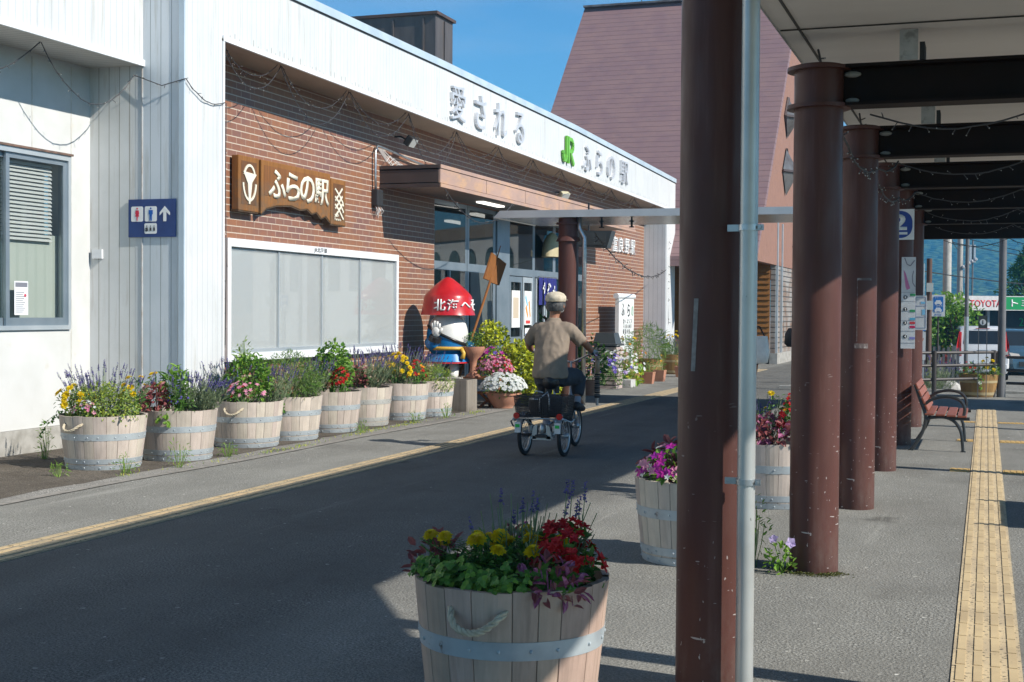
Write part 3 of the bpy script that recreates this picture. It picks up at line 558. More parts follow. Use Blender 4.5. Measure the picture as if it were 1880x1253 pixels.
# white roller sign in front of the right brick wall
st = thing('information_stand', 'white standing sign with black writing before the right brick wall', 'sign', (-9.1, 35.27, 0))
MB().box(-.05, .05, -.8, .8, .66, 2.0).build('panel', mat('panel_white', (.8, .82, .8), .5, c2=(.76, .78, .77), scale=2), st)
for y in (-.72, .62): MB().box(-.04, .04, y, y + .1, 0, .66).build('leg', TRIM, st)
MB().tube([(0, -.92, 2.07), (0, .92, 2.07)], .075, 14).build('roller', TRIM, st); M = YZ(.052, 0, 0)
text('ふ', M @ Matrix.Translation((-.38, 1.72, 0)), .3, .34, BK, 'lettering', st, .003, .02); text('ら', M @ Matrix.Translation((.22, 1.7, 0)), .26, .34, BK, 'lettering', st, .003, .02)
text('の', M @ Matrix.Translation((.62, 1.68, 0)), .2, .28, flat('faded_green', (.3, .5, .35), .6), 'lettering', st, .003, .02)
text('北へ  ようこそ\nＦＵＲＡＮＯ\n駅 案 内 所', M @ Matrix.Translation((.12, 1.27, 0)), 1.0, .4, BK, 'lettering', st, .003); text('時 刻 案 内', M @ Matrix.Translation((.1, .9, 0)), 1.1, .2, flat('ink_grey', (.2, .21, .25), .6), 'lettering', st, .003)
# ================================================================== steep-roofed building behind the station
af = thing('steep_roof_building', 'building with a huge steep purple-brown roof and wood-clad gable behind the station', 'building', (-10.3, 48.75, 0))
PURP = m_lines('purple_shingles', 2, .19, (.265, .168, .165), (.15, .088, .088), .1, rough=.6, c2=(.23, .145, .155), stain=(.19, .135, .145), bmp=.6)
GAB = m_wood('gable_boards', (.36, .2, .145), (.27, .15, .12)); OWOOD = m_wood('orange_planks', (.42, .19, .055), (.3, .13, .04))
mb = MB(); y0, y1, ya, zr = 39.9, 57.6, 48.75, 12.9; zl = zr - (ya - y0) / .9247
L, R_, t = -14.2, -6.36, .3
for ye in (y0, y1):
    mb.add([(L, ye, zl), (R_, ye, zl), (R_, ya, zr), (L, ya, zr), (L, ye, zl - t), (R_, ye, zl - t), (R_, ya, zr - t * 1.3), (L, ya, zr - t * 1.3)],
           [(0, 1, 2, 3), (4, 7, 6, 5), (0, 4, 5, 1), (1, 5, 6, 2), (0, 3, 7, 4)])
mb.build('roof', PURP, af).matrix_parent_inverse = Matrix.Translation((10.3, -48.75, 0))
def afp(m_, name, mt, lab=None, **k):
    o = m_.build(name, mt, af, **k); o.matrix_parent_inverse = Matrix.Translation((10.3, -48.75, 0)); return tag(o, lab)
afp(MB().box(L, R_ + .02, ya - .22, ya + .22, zr - .02, zr + .05), 'ridge_cap', mat('ridge_grey', (.12, .1, .1), .7, c2=(.2, .19, .19), scale=6))
q = MB(); zt_ = zr - .42; q.prism([(-6.42, ya - (zt_ - 3.2) * .9247 + .05, 3.2), (-6.42, ya + (zt_ - 3.2) * .9247, 3.2), (-6.42, ya, zt_)], (-.2, 0, 0)); tone(afp(q, 'gable', GAB))
q = MB(); z = .5; k = 0
while z < 4.6:
    q.add([(-14, 44.4, z), (-6.62, 44.4, z), (-6.62, 44.35, z), (-14, 44.35, z), (-14, 44.4, z + .17), (-6.62, 44.4, z + .17), (-6.62, 44.385, z + .17), (-14, 44.385, z + .17)], [(3, 2, 1, 0), (3, 7, 6, 2), (4, 5, 6, 7), (1, 2, 6, 5)]); z += .175
tone(afp(q, 'plank_wall', OWOOD)); afp(MB().box(-14, -6.65, 44.41, 44.6, 0, 4.8), 'wall', DARK)
SHK = m_lines('stone_shingles', 2, .17, (.36, .33, .3), (.08, .07, .06), .2, c2=(.22, .13, .08), stain=(.16, .17, .2), bmp=.9)
afp(MB().box(-6.6, -6.45, 44.42, 52, .35, 4.6), 'shingle_wall', SHK); afp(MB().box(-6.62, -6.36, 44.36, 52.1, 0, .35), 'plinth', CONC)
for y in (44.45, 45.5): afp(MB().box(-6.5, -6.38, y, y + .12, .3, 4.6), 'corner_post', ALUL)
for k, (y, z, s) in enumerate(((46.1, 6.35, 1.)  , (46.35, 8.2, .85))):
    q = MB(); c = [(-6.38, y, z + .78 * s), (-6.38, y + .75 * s, z), (-6.38, y, z - .78 * s), (-6.38, y - .75 * s, z)]; ap = [(-6.0, y, z + .0)]
    q.add(c + [(-6.42 + .45, y, z)], [(0, 4, 1), (1, 4, 2), (2, 4, 3), (3, 4, 0)]); dw = afp(q, 'diamond_window', mat('bronze_glass', (.2, .2, .2), .1, .3, c2=(.12, .1, .09), scale=2))
    q = MB(); pts = c + [c[0]]; q.tube(pts, .06, 6); q.tube([c[1], (-5.97, y, z), c[3]], .05, 6); sub(q, 'frame', CBR, dw)
for k, (x, d) in enumerate(((-12.05, 1), (-9.86, -1))):
    b = thing('bird', ['small dark crow on the roof ridge, left of the other bird', 'small dark crow on the roof ridge, next to the tall brown column'][k], 'bird', (x, ya, zr + .05), .5 * d)
    q = MB(); pts = [(-.2, 0, .16), (-.1, 0, .17), (0, 0, .2), (.1, 0, .26), (.13, 0, .34), (.17, 0, .35), (.23, 0, .33)]
    q.tube(pts, [.015, .05, .085, .07, .05, .04, .008], 8); q.build('body', flat('crow_black', (.02, .02, .025), .6), b, smooth=True)
    q = MB()
    for yy in (-.03, .03): q.tube([(0, yy, .14), (.01, yy, 0), (.05, yy, 0)], .008, 5)
    q.build('leg', flat('crow_leg', (.03, .03, .03), .6), b)
# ================================================================== covered walkway
CP = m_column(); BEAM = mat('dark_beam_paint', (.016, .011, .01), .6, c2=(.012, .009, .008), scale=4, spec=.15)
RM = mat('canopy_sheet', (.7, .69, .66), .45, .0, c2=(.6, .59, .57), scale=.7, stretch=(.4, 1.6, 1)); FASC = mat('canopy_fascia', (.55, .58, .6), .4, .3, c2=(.47, .5, .52), scale=2)
cn = thing('walkway_canopy', 'covered walkway with brown round columns and a flat metal roof', 'canopy', (0, 0, 0))
out = [(-1.25, -6), (4, -6), (4, 2.32), (1.17, 6.62), (1.17, 25.4), (-1.25, 25.4)]
q = MB(); q.prism([(x, y, 3.42) for x, y in out], (0, 0, .2)); q.build('roof', RM, cn)
q = MB()
for (x0, y0), (x1, y1) in zip(out, out[1:] + out[:1]): q.add([(x0, y0, 3.4), (x1, y1, 3.4), (x1, y1, 3.66), (x0, y0, 3.66)], [(0, 1, 2, 3)])
q.build('fascia', FASC, cn)
q = MB(); q.box(-1.13, -1.115, -6, 25.3, 3.412, 3.419)
for k in range(-2, 6): q.box(-1.24, 1.16, 8.62 + 2.98 * (k) + .0, 8.635 + 2.98 * k, 3.412, 3.418)
q.build('seam', flat('seam_dark', (.05, .05, .045), .7), cn)
cxy = [(-1.115, 5.88)] + [(-1.03, 8.9 + 2.98 * k) for k in range(5)]
for i, (x, y) in enumerate(cxy):
    q = MB(); q.lathe([(.155, 0), (.155, 3.23 if i else 3.42)], (0, 0, 0), 40); c = q.build('column', CP, cn, smooth='auto', loc=(x, y, 0)); 
    if not i: continue
    for z in (2.965, 3.205): MB().lathe([(.15, z - .012), (.2, z - .012), (.2, z + .012), (.15, z + .012)], (0, 0, 0), 40, cap=False).build('collar', CP, c, smooth='auto')
    q = MB(); q.box(.1, 2.13, -.1, .1, 2.96, 2.978); q.box(.1, 2.13, -.1, .1, 3.2, 3.22); q.box(.1, 2.13, -.008, .008, 2.978, 3.2)
    b = q.build('beam', BEAM, cn, loc=(x, y, 0)); q = MB(); q.box(.5, .61, -.115, -.105, 3.22, 3.4); q.box(.5, .61, -.115, .1, 3.222, 3.232)
    q.lathe([(.03, 0), (.03, .02)], (.555, 0, 0), 12); q = MB().box(.5, .61, -.112, -.1, 3.222, 3.41).box(.52, .59, -.12, -.112, 3.25, 3.33)
    q.build('bracket', STEEL, b); MB().box(.62, .65, -.11, .1, 3.222, 3.33).build('bracket', DARK, b)
    
    for z_, r_ in ((3.165, .06), (3.0, .05)): MB().ball((.21, -.015, z_), r_, 10, 6, 0, .9, .5, .35).build('caulk', flat('putty_grey', (.3, .29, .27), .8), b)
q = MB(); q.box(-3.05, 1.17, 24.7, 24.9, 2.955, 3.24); q.build('beam', BEAM, cn)
q = MB(); q.box(3.9, 12, 24.1, 27.2, 3.42, 3.6); q.build('roof', RM, cn)  # unseen slab off to the right, put in to shade the ground there
for x, y in ((1.05, 5.9), (1.05, 14.86), (1.05, 20.8), (4.1, 24.3), (4.1, 27.0), (11.8, 25.6)):
    q = MB(); q.lathe([(.09, 0), (.09, 3.4)], (0, 0, 0), 20); q.build('column', CP, cn, smooth='auto', loc=(x, y, 0))
# downpipe on the nearest column
q = MB(); q.tube([(-.938, 5.685, 0), (-.938, 5.685, 3.4)], .0375, 24); dp = q.build('downpipe', mat('pale_steel_pipe', (.56, .57, .55), .36, .45, c2=(.47, .48, .46), scale=3, c3=(.25, .25, .23), s3=30, lo3=.7, hi3=.76), cn, smooth='auto')
for z in (.945, 2.005):
    q = MB(); q.lathe([(.039, z - .012), (.044, z - .012), (.044, z + .012), (.039, z + .012)], (-.938, 5.685, 0), 24, cap=False); q.box(-.9, -.875, 5.665, 5.68, z - .012, z + .012); q.box(-1.03, -.972, 5.695, 5.705, z - .014, z + .014); q.tube([(-.89, 5.655, z), (-.89, 5.695, z)], .007, 8)
    q.build('pipe_clamp', STEEL, dp, smooth='auto')
def patch(x, y, r, a0, a1, z0, z1, skew=0, n=8):
    q = MB(); vs = []
    for j in range(n + 1):
        f = j / n
        for i in range(4):
            a = rad(a0 + (a1 - a0) * i / 3 + skew * f); vs.append((x + r * math.cos(a), y + r * math.sin(a), z0 + (z1 - z0) * f))
    return q.add(vs, [(j * 4 + i, j * 4 + i + 1, (j + 1) * 4 + i + 1, (j + 1) * 4 + i) for j in range(n) for i in range(3)])
tp = patch(-1.115, 5.88, .1565, 242, 250, 1.4, 1.71, 5); tag(tp.build('adhesive_tape', mat('old_tape', (.3, .29, .28), .8, c2=(.2, .19, .18), scale=25)), 'strip of grey tape stuck aslant on the nearest brown column', 'tape')
q = patch(-1.03, 11.88, .157, 272, 274, 1.42, 1.95); q2 = patch(-1.03, 11.88, .157, 274, 320, 1.93, 1.95, 0, 1); q3 = patch(-1.03, 11.88, .157, 266, 308, 1.36, 1.40, 0, 1)
for z_ in (q2, q3): q.add(z_.v, z_.f)
tag(q.build('tape_outline', mat('old_tape2', (.12, .09, .085), .7, c2=(.35, .32, .31), scale=40, lo=.5, hi=.7)), 'outline of torn tape left on the second lit brown column', 'tape')
# cross canopy towards the entrance
cc = thing('cross_canopy', 'low flat grey canopy crossing the road to the station entrance', 'canopy', (0, 0, 0))
GREYM = mat('satin_underside', (.36, .36, .36), .25, .6, c2=(.3, .3, .3), scale=.8)
q = MB(); q.prism([(-8.27, 23.03, 3.32), (-1.27, 23.03, 3.32), (-1.27, 25.4, 3.32), (-8.27, 25.4, 3.32)], (0, 0, .08)); q.build('roof', GREYM, cc)
q = MB(); q.add([(-8.38, 23.0, 3.32), (-1.27, 23.0, 3.3), (-1.27, 23.0, 3.42), (-8.25, 23.0, 3.45), (-8.36, 23.03, 3.32), (-1.27, 23.03, 3.3), (-1.27, 23.03, 3.42), (-8.25, 23.03, 3.45)], [(0, 1, 2, 3), (4, 7, 6, 5), (0, 3, 7, 4), (3, 2, 6, 7), (0, 4, 5, 1)])
q.add([(-8.38, 23.01, 3.32), (-8.25, 23.01, 3.45), (-8.25, 25.4, 3.45), (-8.38, 25.4, 3.32)], [(0, 1, 2, 3)]); q.build('fascia', FASC, cc)
q = MB(); q.lathe([(.178, 0), (.178, 3.31)], (0, 0, 0), 36); c = q.build('column', CP, cc, smooth='auto', loc=(-7.04, 23.25, 0)); q = MB(); q.lathe([(.17, 2.9), (.225, 2.9), (.19, 2.97), (.17, 2.99)], (0, 0, 0), 36, cap=False); q.build('collar', CP, c, smooth='auto'); q = MB(); q.lathe([(.17, 3.2), (.22, 3.2), (.22, 3.23), (.17, 3.23)], (0, 0, 0), 36, cap=False); q.build('collar', CP, c, smooth='auto')
q = MB(); q.tube([(-6.82, 23.2, 3.32), (-6.82, 23.2, 3.12), (-6.73, 23.2, 2.96), (-6.73, 23.2, 2.7), (-6.73, 23.2, 0)], .04, 14); q.build('downpipe', STEEL, cc, smooth=True)
q = MB()
for x in (-6.95, -6.5, -5.95): MB().lathe([(.05, 0), (.05, .015), (.02, .02), (.02, .1), (.045, .105), (.045, .12), (.02, .125), (.015, .17)], (x, 23.5, 3.15), 12).build('bolt_fitting', DARK, cc)
lb = thing('blank_signbox', 'dark grey slanted sign box hanging behind the cross canopy column', 'sign box', (-7.15, 26.3, 3.2))
q = MB(); q.prism([(-.6, -.5, .05), (.22, -.5, .04), (.12, -.5, -.3), (-.6, -.5, -.26)], (0, .3, 0)); q.build('box', mat('slate_sheet', (.06, .075, .085), .4, c2=(.05, .06, .07), scale=3), lb); MB().box(-.3, -.27, -.4, -.37, .05, .6).build('hanger', DARK, lb); MB().box(-.5, .1, -.505, -.5, -.24, .0).build('face', mat('slate_face', (.075, .09, .1), .3), lb)
cl_ = thing('shell_lamp', 'cream dome-shaped wall lamp above the entrance doors', 'lamp', (XB + .15, 29.9, 2.9)); q = MB()
q.lathe([(.42, 0), (.4, .18), (.33, .36), (.2, .5), (.05, .56)], (0, 0, 0), 20, cap=False, sx=.5); q.build('shade', mat('cream_shade', (.55, .47, .28), .6), cl_, smooth=True); MB().box(-.12, .02, -.03, .03, .3, .36).build('arm', STEEL, cl_)
# stop number, route map and notice on the columns
s2 = thing('stop_number_sign', 'square white sign with a blue disc and white 2 on a brown column', 'sign', (-1.05, 17.64, 2.765))
MB().box(-.19, .19, 0, .015, -.19, .19).build('panel', SW, s2); q = MB(); M = XZ(0, -.001, 0); pm(q, [(.17 * (abs(math.cos(a)) ** .8) * (1 if math.cos(a) > 0 else -1), .17 * (abs(math.sin(a)) ** .8) * (1 if math.sin(a) > 0 else -1)) for a in [2 * math.pi * k / 40 for k in range(40)]], M, .003); q.build('blue_disc', flat('disc_blue', (.02, .06, .3), .4), s2)
text('2', XZ(.01, -.0045, .03), .19, .2, SW, 'number', s2, .002, .03); q = MB(); pm(q, [(-.1, -.125), (.11, -.125), (.11, -.095), (-.1, -.095)], XZ(0, -.0045, 0), .002); q.build('underline', SW, s2)
mp = thing('route_map', 'tall white route map with a pink area and stop numbers 1 to 4', 'map', (-.92, 17.66, 1.79)); MB().box(-.085, .085, 0, .012, -.57, .57).build('panel', mat('map_white', (.7, .72, .74), .4), mp); M = XZ(0, -.001, 0)
q = MB(); pm(q, [(-.06, .41), (-.035, .37), (.02, .18), (-.02, .16), (-.035, .2), (-.06, .4)], M, .002); q.build('pink_area', flat('map_pink', (.6, .2, .4), .5), mp)
q = MB(); band(q, [(-.05, .56), (-.02, .48), (.02, .46), (.07, .53)], .012, M, .002); band(q, [(.06, .4), (.045, .33), (.05, .25), (.08, .2)], .01, M, .002)
for z in (.13, .02, -.1, -.22, -.35, -.5): band(q, [(-.085, z), (.085, z)], .003, M, .0015)
q.build('map_line', flat('map_grey', (.25, .25, .3), .5), mp)
for k, z in enumerate((.07, -.08, -.25, -.42)):
    q = MB(); pm(q, circ(-.035, z, .024, 14), M, .002); q.build('number_disc', BK, mp); text(str(k + 1), XZ(-.035, -.0035, z), .02, .03, SW, 'number', mp, .0015, .02)
for z, c_ in ((-.1, (.05, .3, .12)), (-.2, (.1, .4, .6)), (-.25, (.6, .05, .06)), (-.3, (.55, .02, .1)), (-.44, (.25, .25, .6)), (.1, (.3, .3, .6))):
    q = MB(); pm(q, [(.02, z - .015), (.085, z - .015), (.085, z + .015), (.02, z + .015)], M, .002); q.build('colour_block', flat('map_c%d' % int(abs(z) * 100), c_, .5), mp)
np_ = thing('framed_notice', 'white framed timetable notice on the farthest lit brown column', 'notice', (-.9, 20.63, 1.67)); MB().box(-.085, .085, 0, .012, -.25, .25).build('panel', mat('map_white', (.7, .72, .74), .4), np_)
q = MB(); M = XZ(0, -.001, 0)
for a in ([(-.07, .22), (.07, .22)], [(-.07, -.22), (.07, -.22)], [(-.07, -.22), (-.07, .22)], [(.07, -.22), (.07, .22)], [(-.07, .1), (.07, .1)], [(-.07, -.06), (.07, -.06)]): band(q, a, .005, M, .002)
q.build('ruled_line', flat('rule_blue', (.15, .2, .4), .5), np_); q = MB(); pm(q, [(.0, .13), (.06, .13), (.06, .16), (.0, .16)], M, .002); pm(q, [(.02, -.03), (.06, -.03), (.06, .05), (.02, .05)], M, .002); q.build('print_block', SKY, np_)
# ------------------------------------------------------------------ strings of fairy lights
WIRE = flat('wire_black', (.05, .05, .055), .6); BULB = flat('bulb_clear', (.42, .42, .4), .25)
def sagline(a, b, sag, n=12): 
    a = V(a); b = V(b); return [a.lerp(b, i / n) + V((0, 0, -4 * sag * (i / n) * (1 - i / n))) for i in range(n + 1)]
def lights(label, pts, r=.006, step=.13, seed=0, tw=.06, group=None):
    rng = random.Random(seed); t_ = thing('fairy_lights', label, 'string lights', pts[0], 0, group); o = V(pts[0])
    pts = [V(p) - o for p in pts]; q = MB(); q.tube([p + V((rng.uniform(-1, 1), rng.uniform(-1, 1), rng.uniform(-1, 1))) * r * .8 for p in pts], r, 5); b = MB(); acc = 0
    for a, c in zip(pts, pts[1:]):
        L_ = (c - a).length; s = step - acc
        while s < L_:
            p = a.lerp(c, s / L_); d = V((rng.uniform(-1, 1), rng.uniform(-1, 1), rng.uniform(-1.2, .6))).normalized() * tw * rng.uniform(.6, 1.2)
            q.tube([p, p + d], r * .6, 4); b.ball(p + d, r * .8, 5, 4); s += step
        acc = (acc + L_) % step
    q.build('wire', WIRE, t_); b.build('bulb', BULB, t_); return t_
an = [(XF - .12, y, zb(y) - .03) for y in (14.9, 16.42, 18.51, 20.73, 22.88, 25.12, 27.26, 29.33, 31.55, 33.6, 36, 38.5)]
for i, (a, b) in enumerate(zip(an, an[1:])):
    s_ = [.42, .62, .5, .8, .5, .55, .4, .45, .35, .4, .35][i]
    pth = sagline(a, b, s_, 14) + [p + V((-.03, .02, .06)) for p in sagline(b, a, s_ * .72, 12)]
    lights('fairy lights looped under the soffit, span %s' % ['beside the white pilaster', 'above the wide wooden sign', 'left of the black floodlight', 'above the canopy corner', 'below the first big letter', 'below the second big letter', 'below the fourth big letter', 'left of the green mark', 'below the green mark', 'below the last letter', 'at the far end'][i], pth, .0055, .12, i, .05, 'fairy lights along the station soffit')
lights('fairy lights across the white plaster wing and boards', sagline((-9.9, 10.8, 4.1), (-9.75, 12.35, 4.55), .25) + sagline((-9.75, 12.35, 4.55), (-9.6, 13.86, 4.42), .5) + [(-9.2, 13.84, 4.28), (-8.9, 13.86, 4.35)] + sagline((-8.9, 13.88, 4.35), (-8.9, 14.74, 4.2), .12), .006, .14, 31, .05)
lights('fairy light cable hanging down the left edge of the brick wall', [(XF + .03, 14.78, 4.2), (XF + .02, 14.77, 3.2), (XF + .03, 14.79, 2.2), (XF + .02, 14.77, 1.2)], .006, .2, 32, .04)
for k in range(7):
    y = cxy[k][1] if k < 6 else 24.6; y2 = y + 2.98
    if k: lights('fairy lights hanging along the beam %s' % ['', 'nearest the camera', 'second from the front', 'third from the front', 'fourth from the front', 'fifth from the front', 'at the far end of the canopy'][k], sagline((-.72, y + .12, 2.93), (.35, y + .12, 2.95), .12) + sagline((.36, y + .13, 2.95), (1.0, y + .12, 2.95), .1), .006, .09, 40 + k, .05, 'fairy lights under the canopy beams')
    if 0 < k < 3: lights('fairy lights drooping between the columns, %s gap' % ['none', 'first', 'second', 'third', 'fourth'][k], sagline((-1.05, y + .1, 3.35), (-.86, y2 - .25, 2.85), 0.28, 16) + sagline((-.86, y2 - .24, 2.85), (-.72, y2 + .1, 2.94), .05, 5), .008, .08, 60 + k, .05, 'fairy lights between the canopy columns')
lights('fairy lights crossing the canopy roof right above the camera view', sagline((-.35, 7.25, 3.36), (.9, 7.1, 3.33), .06), .008, .12, 77, .05)
lights('fairy lights strung from the cross canopy over the right brick wall', sagline((-6.6, 23.4, 3.05), (-8.9, 39.3, 2.9), .45, 24), .012, .3, 78, .09); lights('fairy light cable hanging on the far white boards', [(-8.95, 39.7, 4.6), (-8.93, 39.75, 3.6), (-8.94, 39.68, 2.6), (-8.92, 39.75, 1.3)], .012, .12, 79, .12)
lights('fairy lights from the canopy corner down to the cross canopy', sagline((-8.5, 21.0, 3.66), (-8.5, 24.4, 3.68), .45, 14), .008, .12, 80, .06)
# ================================================================== barrels and plants
BW = m_wood('weathered_oak', (.7, .61, .52), (.58, .5, .425)); BWP = m_wood('pinkish_oak', (.66, .48, .38), (.53, .385, .3)); BWN = m_wood('new_oak', (.44, .27, .11), (.35, .2, .075))
HOOP = mat('zinc_hoop', (.48, .53, .55), .5, .3, c2=(.38, .42, .45), scale=7, c3=(.24, .2, .17), s3=16, lo3=.64, hi3=.75); HOOPN = mat('pale_hoop', (.5, .4, .22), .6, .1, c2=(.44, .35, .2), scale=5)
ROPE = mat('rope_fibre', (.62, .54, .4), .9, c2=(.45, .38, .27), scale=30); SOIL = mat('potting_soil', (.05, .035, .025), .95, c2=(.03, .022, .017), scale=20, bmp=.6)
def make_barrel(label, loc, rz=0, wood=None, hoop=None, rb=.37, rt=.44, h=.55, n=22, hz=((.0, .05), (.06, .115), (.3, .37)), handles=(), seed=0, group='half barrel planters', rivets=True):
    rng = random.Random(seed); t_ = thing('barrel_planter', label, 'barrel planter', loc, rz, group)
    R_ = lambda z: rb + (rt - rb) * (z / h) ** .8
    q = MB(); tones = []; a = 0; ws = [rng.uniform(.75, 1.25) for _ in range(n)]; sm = sum(ws)
    for i in range(n):
        a0 = a; a1 = a + 2 * math.pi * ws[i] / sm; a = a1; e = .008; hh = h + rng.uniform(-.006, .004); vs = []; zz = [0, h * .25, h * .5, h * .75, hh]
        an_ = [a0 + .0015, a0 + e, a0 + (a1 - a0) / 3, a0 + 2 * (a1 - a0) / 3, a1 - e, a1 - .0015]; off = [-.004, 0, .001, .001, 0, -.004]
        for z in zz:
            for x, o in zip(an_, off): r = R_(min(z, h)) + o; vs.append((r * math.cos(x), r * math.sin(x), z))
        fs = [(j * 6 + k, j * 6 + k + 1, (j + 1) * 6 + k + 1, (j + 1) * 6 + k) for j in range(4) for k in range(5)]
        b0 = len(vs)
        for z in (hh, h - .12):
            for x in (an_[0], an_[2], an_[3], an_[5]): r = R_(h) - .03; vs.append((r * math.cos(x), r * math.sin(x), z))
        fs += [(24, 25, 26, b0 + 1, b0), (26, 27, b0 + 2, b0 + 1), (27, 28, 29, b0 + 3, b0 + 2)] + [(b0 + k, b0 + k + 1, b0 + k + 5, b0 + k + 4) for k in range(3)]
        q.add(vs, fs); tones += [(rng.uniform(.8, 1.08), rng.uniform(.97, 1.03))] * len(fs)
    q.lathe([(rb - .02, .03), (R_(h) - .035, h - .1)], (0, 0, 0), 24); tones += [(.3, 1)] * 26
    o = q.build('tub', wood or BW, t_); me = o.data; ca = me.color_attributes.new('tone', 'FLOAT_COLOR', 'CORNER'); d = []
    for p in me.polygons:
        tn, wv = tones[p.index]; d += [tn, tn * wv, tn, 1.] * p.loop_total
    ca.data.foreach_set('color', d)
    for z0, z1 in hz:
        q = MB(); q.lathe([(R_(z0) - .004, z0 + .003), (R_(z0) + .004, z0 + .003), (R_(z1) + .004, z1), (R_(z1) - .004, z1)], (0, 0, 0), 44, cap=False)
        if rivets:
            k = 18
            for i in range(k):
                x = 2 * math.pi * (i + rng.uniform(-.2, .2)) / k; z = (z0 + z1) / 2; r = R_(z) + .004; q.ball((r * math.cos(x), r * math.sin(x), z), .008, 6, 4)
        q.build('hoop', hoop or HOOP, t_, smooth='auto')
    q = MB(); q.lathe([(.001, h - .05), (.2, h - .055), (rt - .034, h - .08)], (0, 0, 0), 20, cap=False); q.build('soil', SOIL, t_)
    for ang in handles:
        c = rad(ang); R0 = R_(h - .07); e = V((math.cos(c), math.sin(c), 0)); s_ = V((-math.sin(c), math.cos(c), 0)); pth = []
        for i in range(25):
            u = -1 + i / 12; pth.append(e * (math.sqrt(max(0, R0 * R0 - (.115 * u) ** 2)) - .01 + .075 * (1 - u ** 4)) + s_ * (.115 * u * (1 + .12 * (1 - abs(u)))) + V((0, 0, h - .075 - .072 * (1 - u * u))))
        q = MB()
        for k in range(3):
            hp = []
            for i, p in enumerate(pth):
                tg = (pth[min(i + 1, 24)] - pth[max(i - 1, 0)]).normalized(); n1 = tg.cross(V((0, 0, 1))).normalized(); n2 = tg.cross(n1); w_ = i * .95 + k * 2.094
                hp.append(p + (n1 * math.cos(w_) + n2 * math.sin(w_)) * .0078)
            q.tube(hp, .008, 6)
        q.build('rope_handle', ROPE, t_, smooth=True)
    return t_
G_ = dict(lav=leafm('lavender_leaf', (.2, .27, .14), (.28, .34, .2)), lavf=leafm('lavender_flower', (.12, .1, .33), (.19, .15, .43), tr=.2), mid=leafm('leaf_mid_green', (.09, .22, .035), (.16, .32, .06)), bright=leafm('leaf_bright', (.19, .38, .045), (.28, .46, .07), tr=.4), lime=leafm('leaf_lime', (.58, .65, .03), (.72, .74, .08), tr=.3), yel=leafm('marigold_yellow', (.9, .62, .005), (.92, .7, .02), tr=.3), org=leafm('orange_petal', (.75, .26, .01), (.8, .4, .02), tr=.25),
          red=leafm('red_petal', (.62, .015, .012), (.5, .02, .03), tr=.3), pink=leafm('pink_petal', (.75, .2, .38), (.8, .42, .52), tr=.3), hot=leafm('magenta_petal', (.55, .03, .3), (.4, .03, .4), tr=.3), white=leafm('white_petal', (.82, .84, .82), (.72, .76, .74), tr=.3), maroon=leafm('coleus_leaf', (.2, .05, .06), (.4, .14, .13), tr=.25), dark=leafm('leaf_dark', (.035, .11, .02), (.065, .17, .035)), blu=leafm('blue_violet_petal', (.1, .08, .42), (.18, .12, .5), tr=.25), herb=leafm('leaf_yellow_green', (.34, .44, .06), (.46, .52, .09), tr=.35), grass=leafm('leaf_grassy', (.2, .33, .07), (.3, .42, .12), tr=.35), rose=leafm('polka_leaf', (.28, .06, .16), (.5, .2, .34), tr=.3, scale=60), stem=leafm('green_stem', (.12, .2, .05), (.16, .24, .07)), eye=flat('flower_eye', (.7, .5, .05), .7), lilac=leafm('lilac_petal', (.42, .3, .62), (.6, .5, .75), tr=.3))
def rdir(rng, zmin=-.2):
    while 1:
        v = V((rng.uniform(-1, 1), rng.uniform(-1, 1), rng.uniform(zmin, 1)))
        if .05 < v.length < 1: return v.normalized()
def cloud(q, rng, c, rr, n, L, W, zmin=-.3, m=0, up=.35, hollow=.45):
    c = V(c)
    for _ in range(n):
        d = rdir(rng, zmin); k = hollow + (1 - hollow) * rng.random() ** .6; p = c + V((d.x * rr[0], d.y * rr[1], d.z * rr[2])) * k
        e = (d + rdir(rng, -1) * .9 + V((0, 0, -.1))).normalized(); n_ = (d * .6 + V((0, 0, up + .4)) + rdir(rng, -1) * .35).normalized(); s = rng.uniform(.65, 1.2)
        q.leaf(p, e, n_, L * s, W * s, m)
def bloom(q, p, n_, r, pet, layers=1, m=0, rng=random, wide=.62, cup=.25):
    n_ = n_.normalized(); a = n_.cross(V((.3, .9, .2))).normalized(); b = n_.cross(a)
    for l in range(layers):
        rl = r * (1 - .27 * l)
        for k in range(pet):
            w_ = 2 * math.pi * (k + .5 * l) / pet + rng.uniform(-.1, .1); d = (a * math.cos(w_) + b * math.sin(w_)) + n_ * (cup + .38 * l); d.normalize()
            q.leaf(p + n_ * (.12 * r * l), d, n_, rl, rl * wide, m, .12)
def stalk(q, a, b, r=.003, m=0): q.tube([a, a.lerp(b, .5) + (b - a).length * .03 * V((.6, .3, 0)), b], r, 3, m)
class Plant:
    def __init__(s, name, label, cat, loc, seed, group=None):
        s.t = thing(name, label, cat, loc, 0, group); s.rng = random.Random(seed); s.leafs = MB(); s.fl = MB(); s.bl = []
    def done(s, lm, fm=None, fn='flowers'):
        if s.leafs.v: s.leafs.build('foliage', [G_[k] for k in lm], s.t)
        if len(s.bl) <= 40:
            for q in s.bl: q.build('flower', [G_[k] for k in fm], s.t)
        else:
            for q in s.bl: n0 = len(s.fl.v); s.fl.v += q.v; s.fl.f += [tuple(i + n0 for i in f) for f in q.f]; s.fl.m += q.m
        if s.fl.v: s.fl.build(fn, [G_[k] for k in fm], s.t)
        return s.t
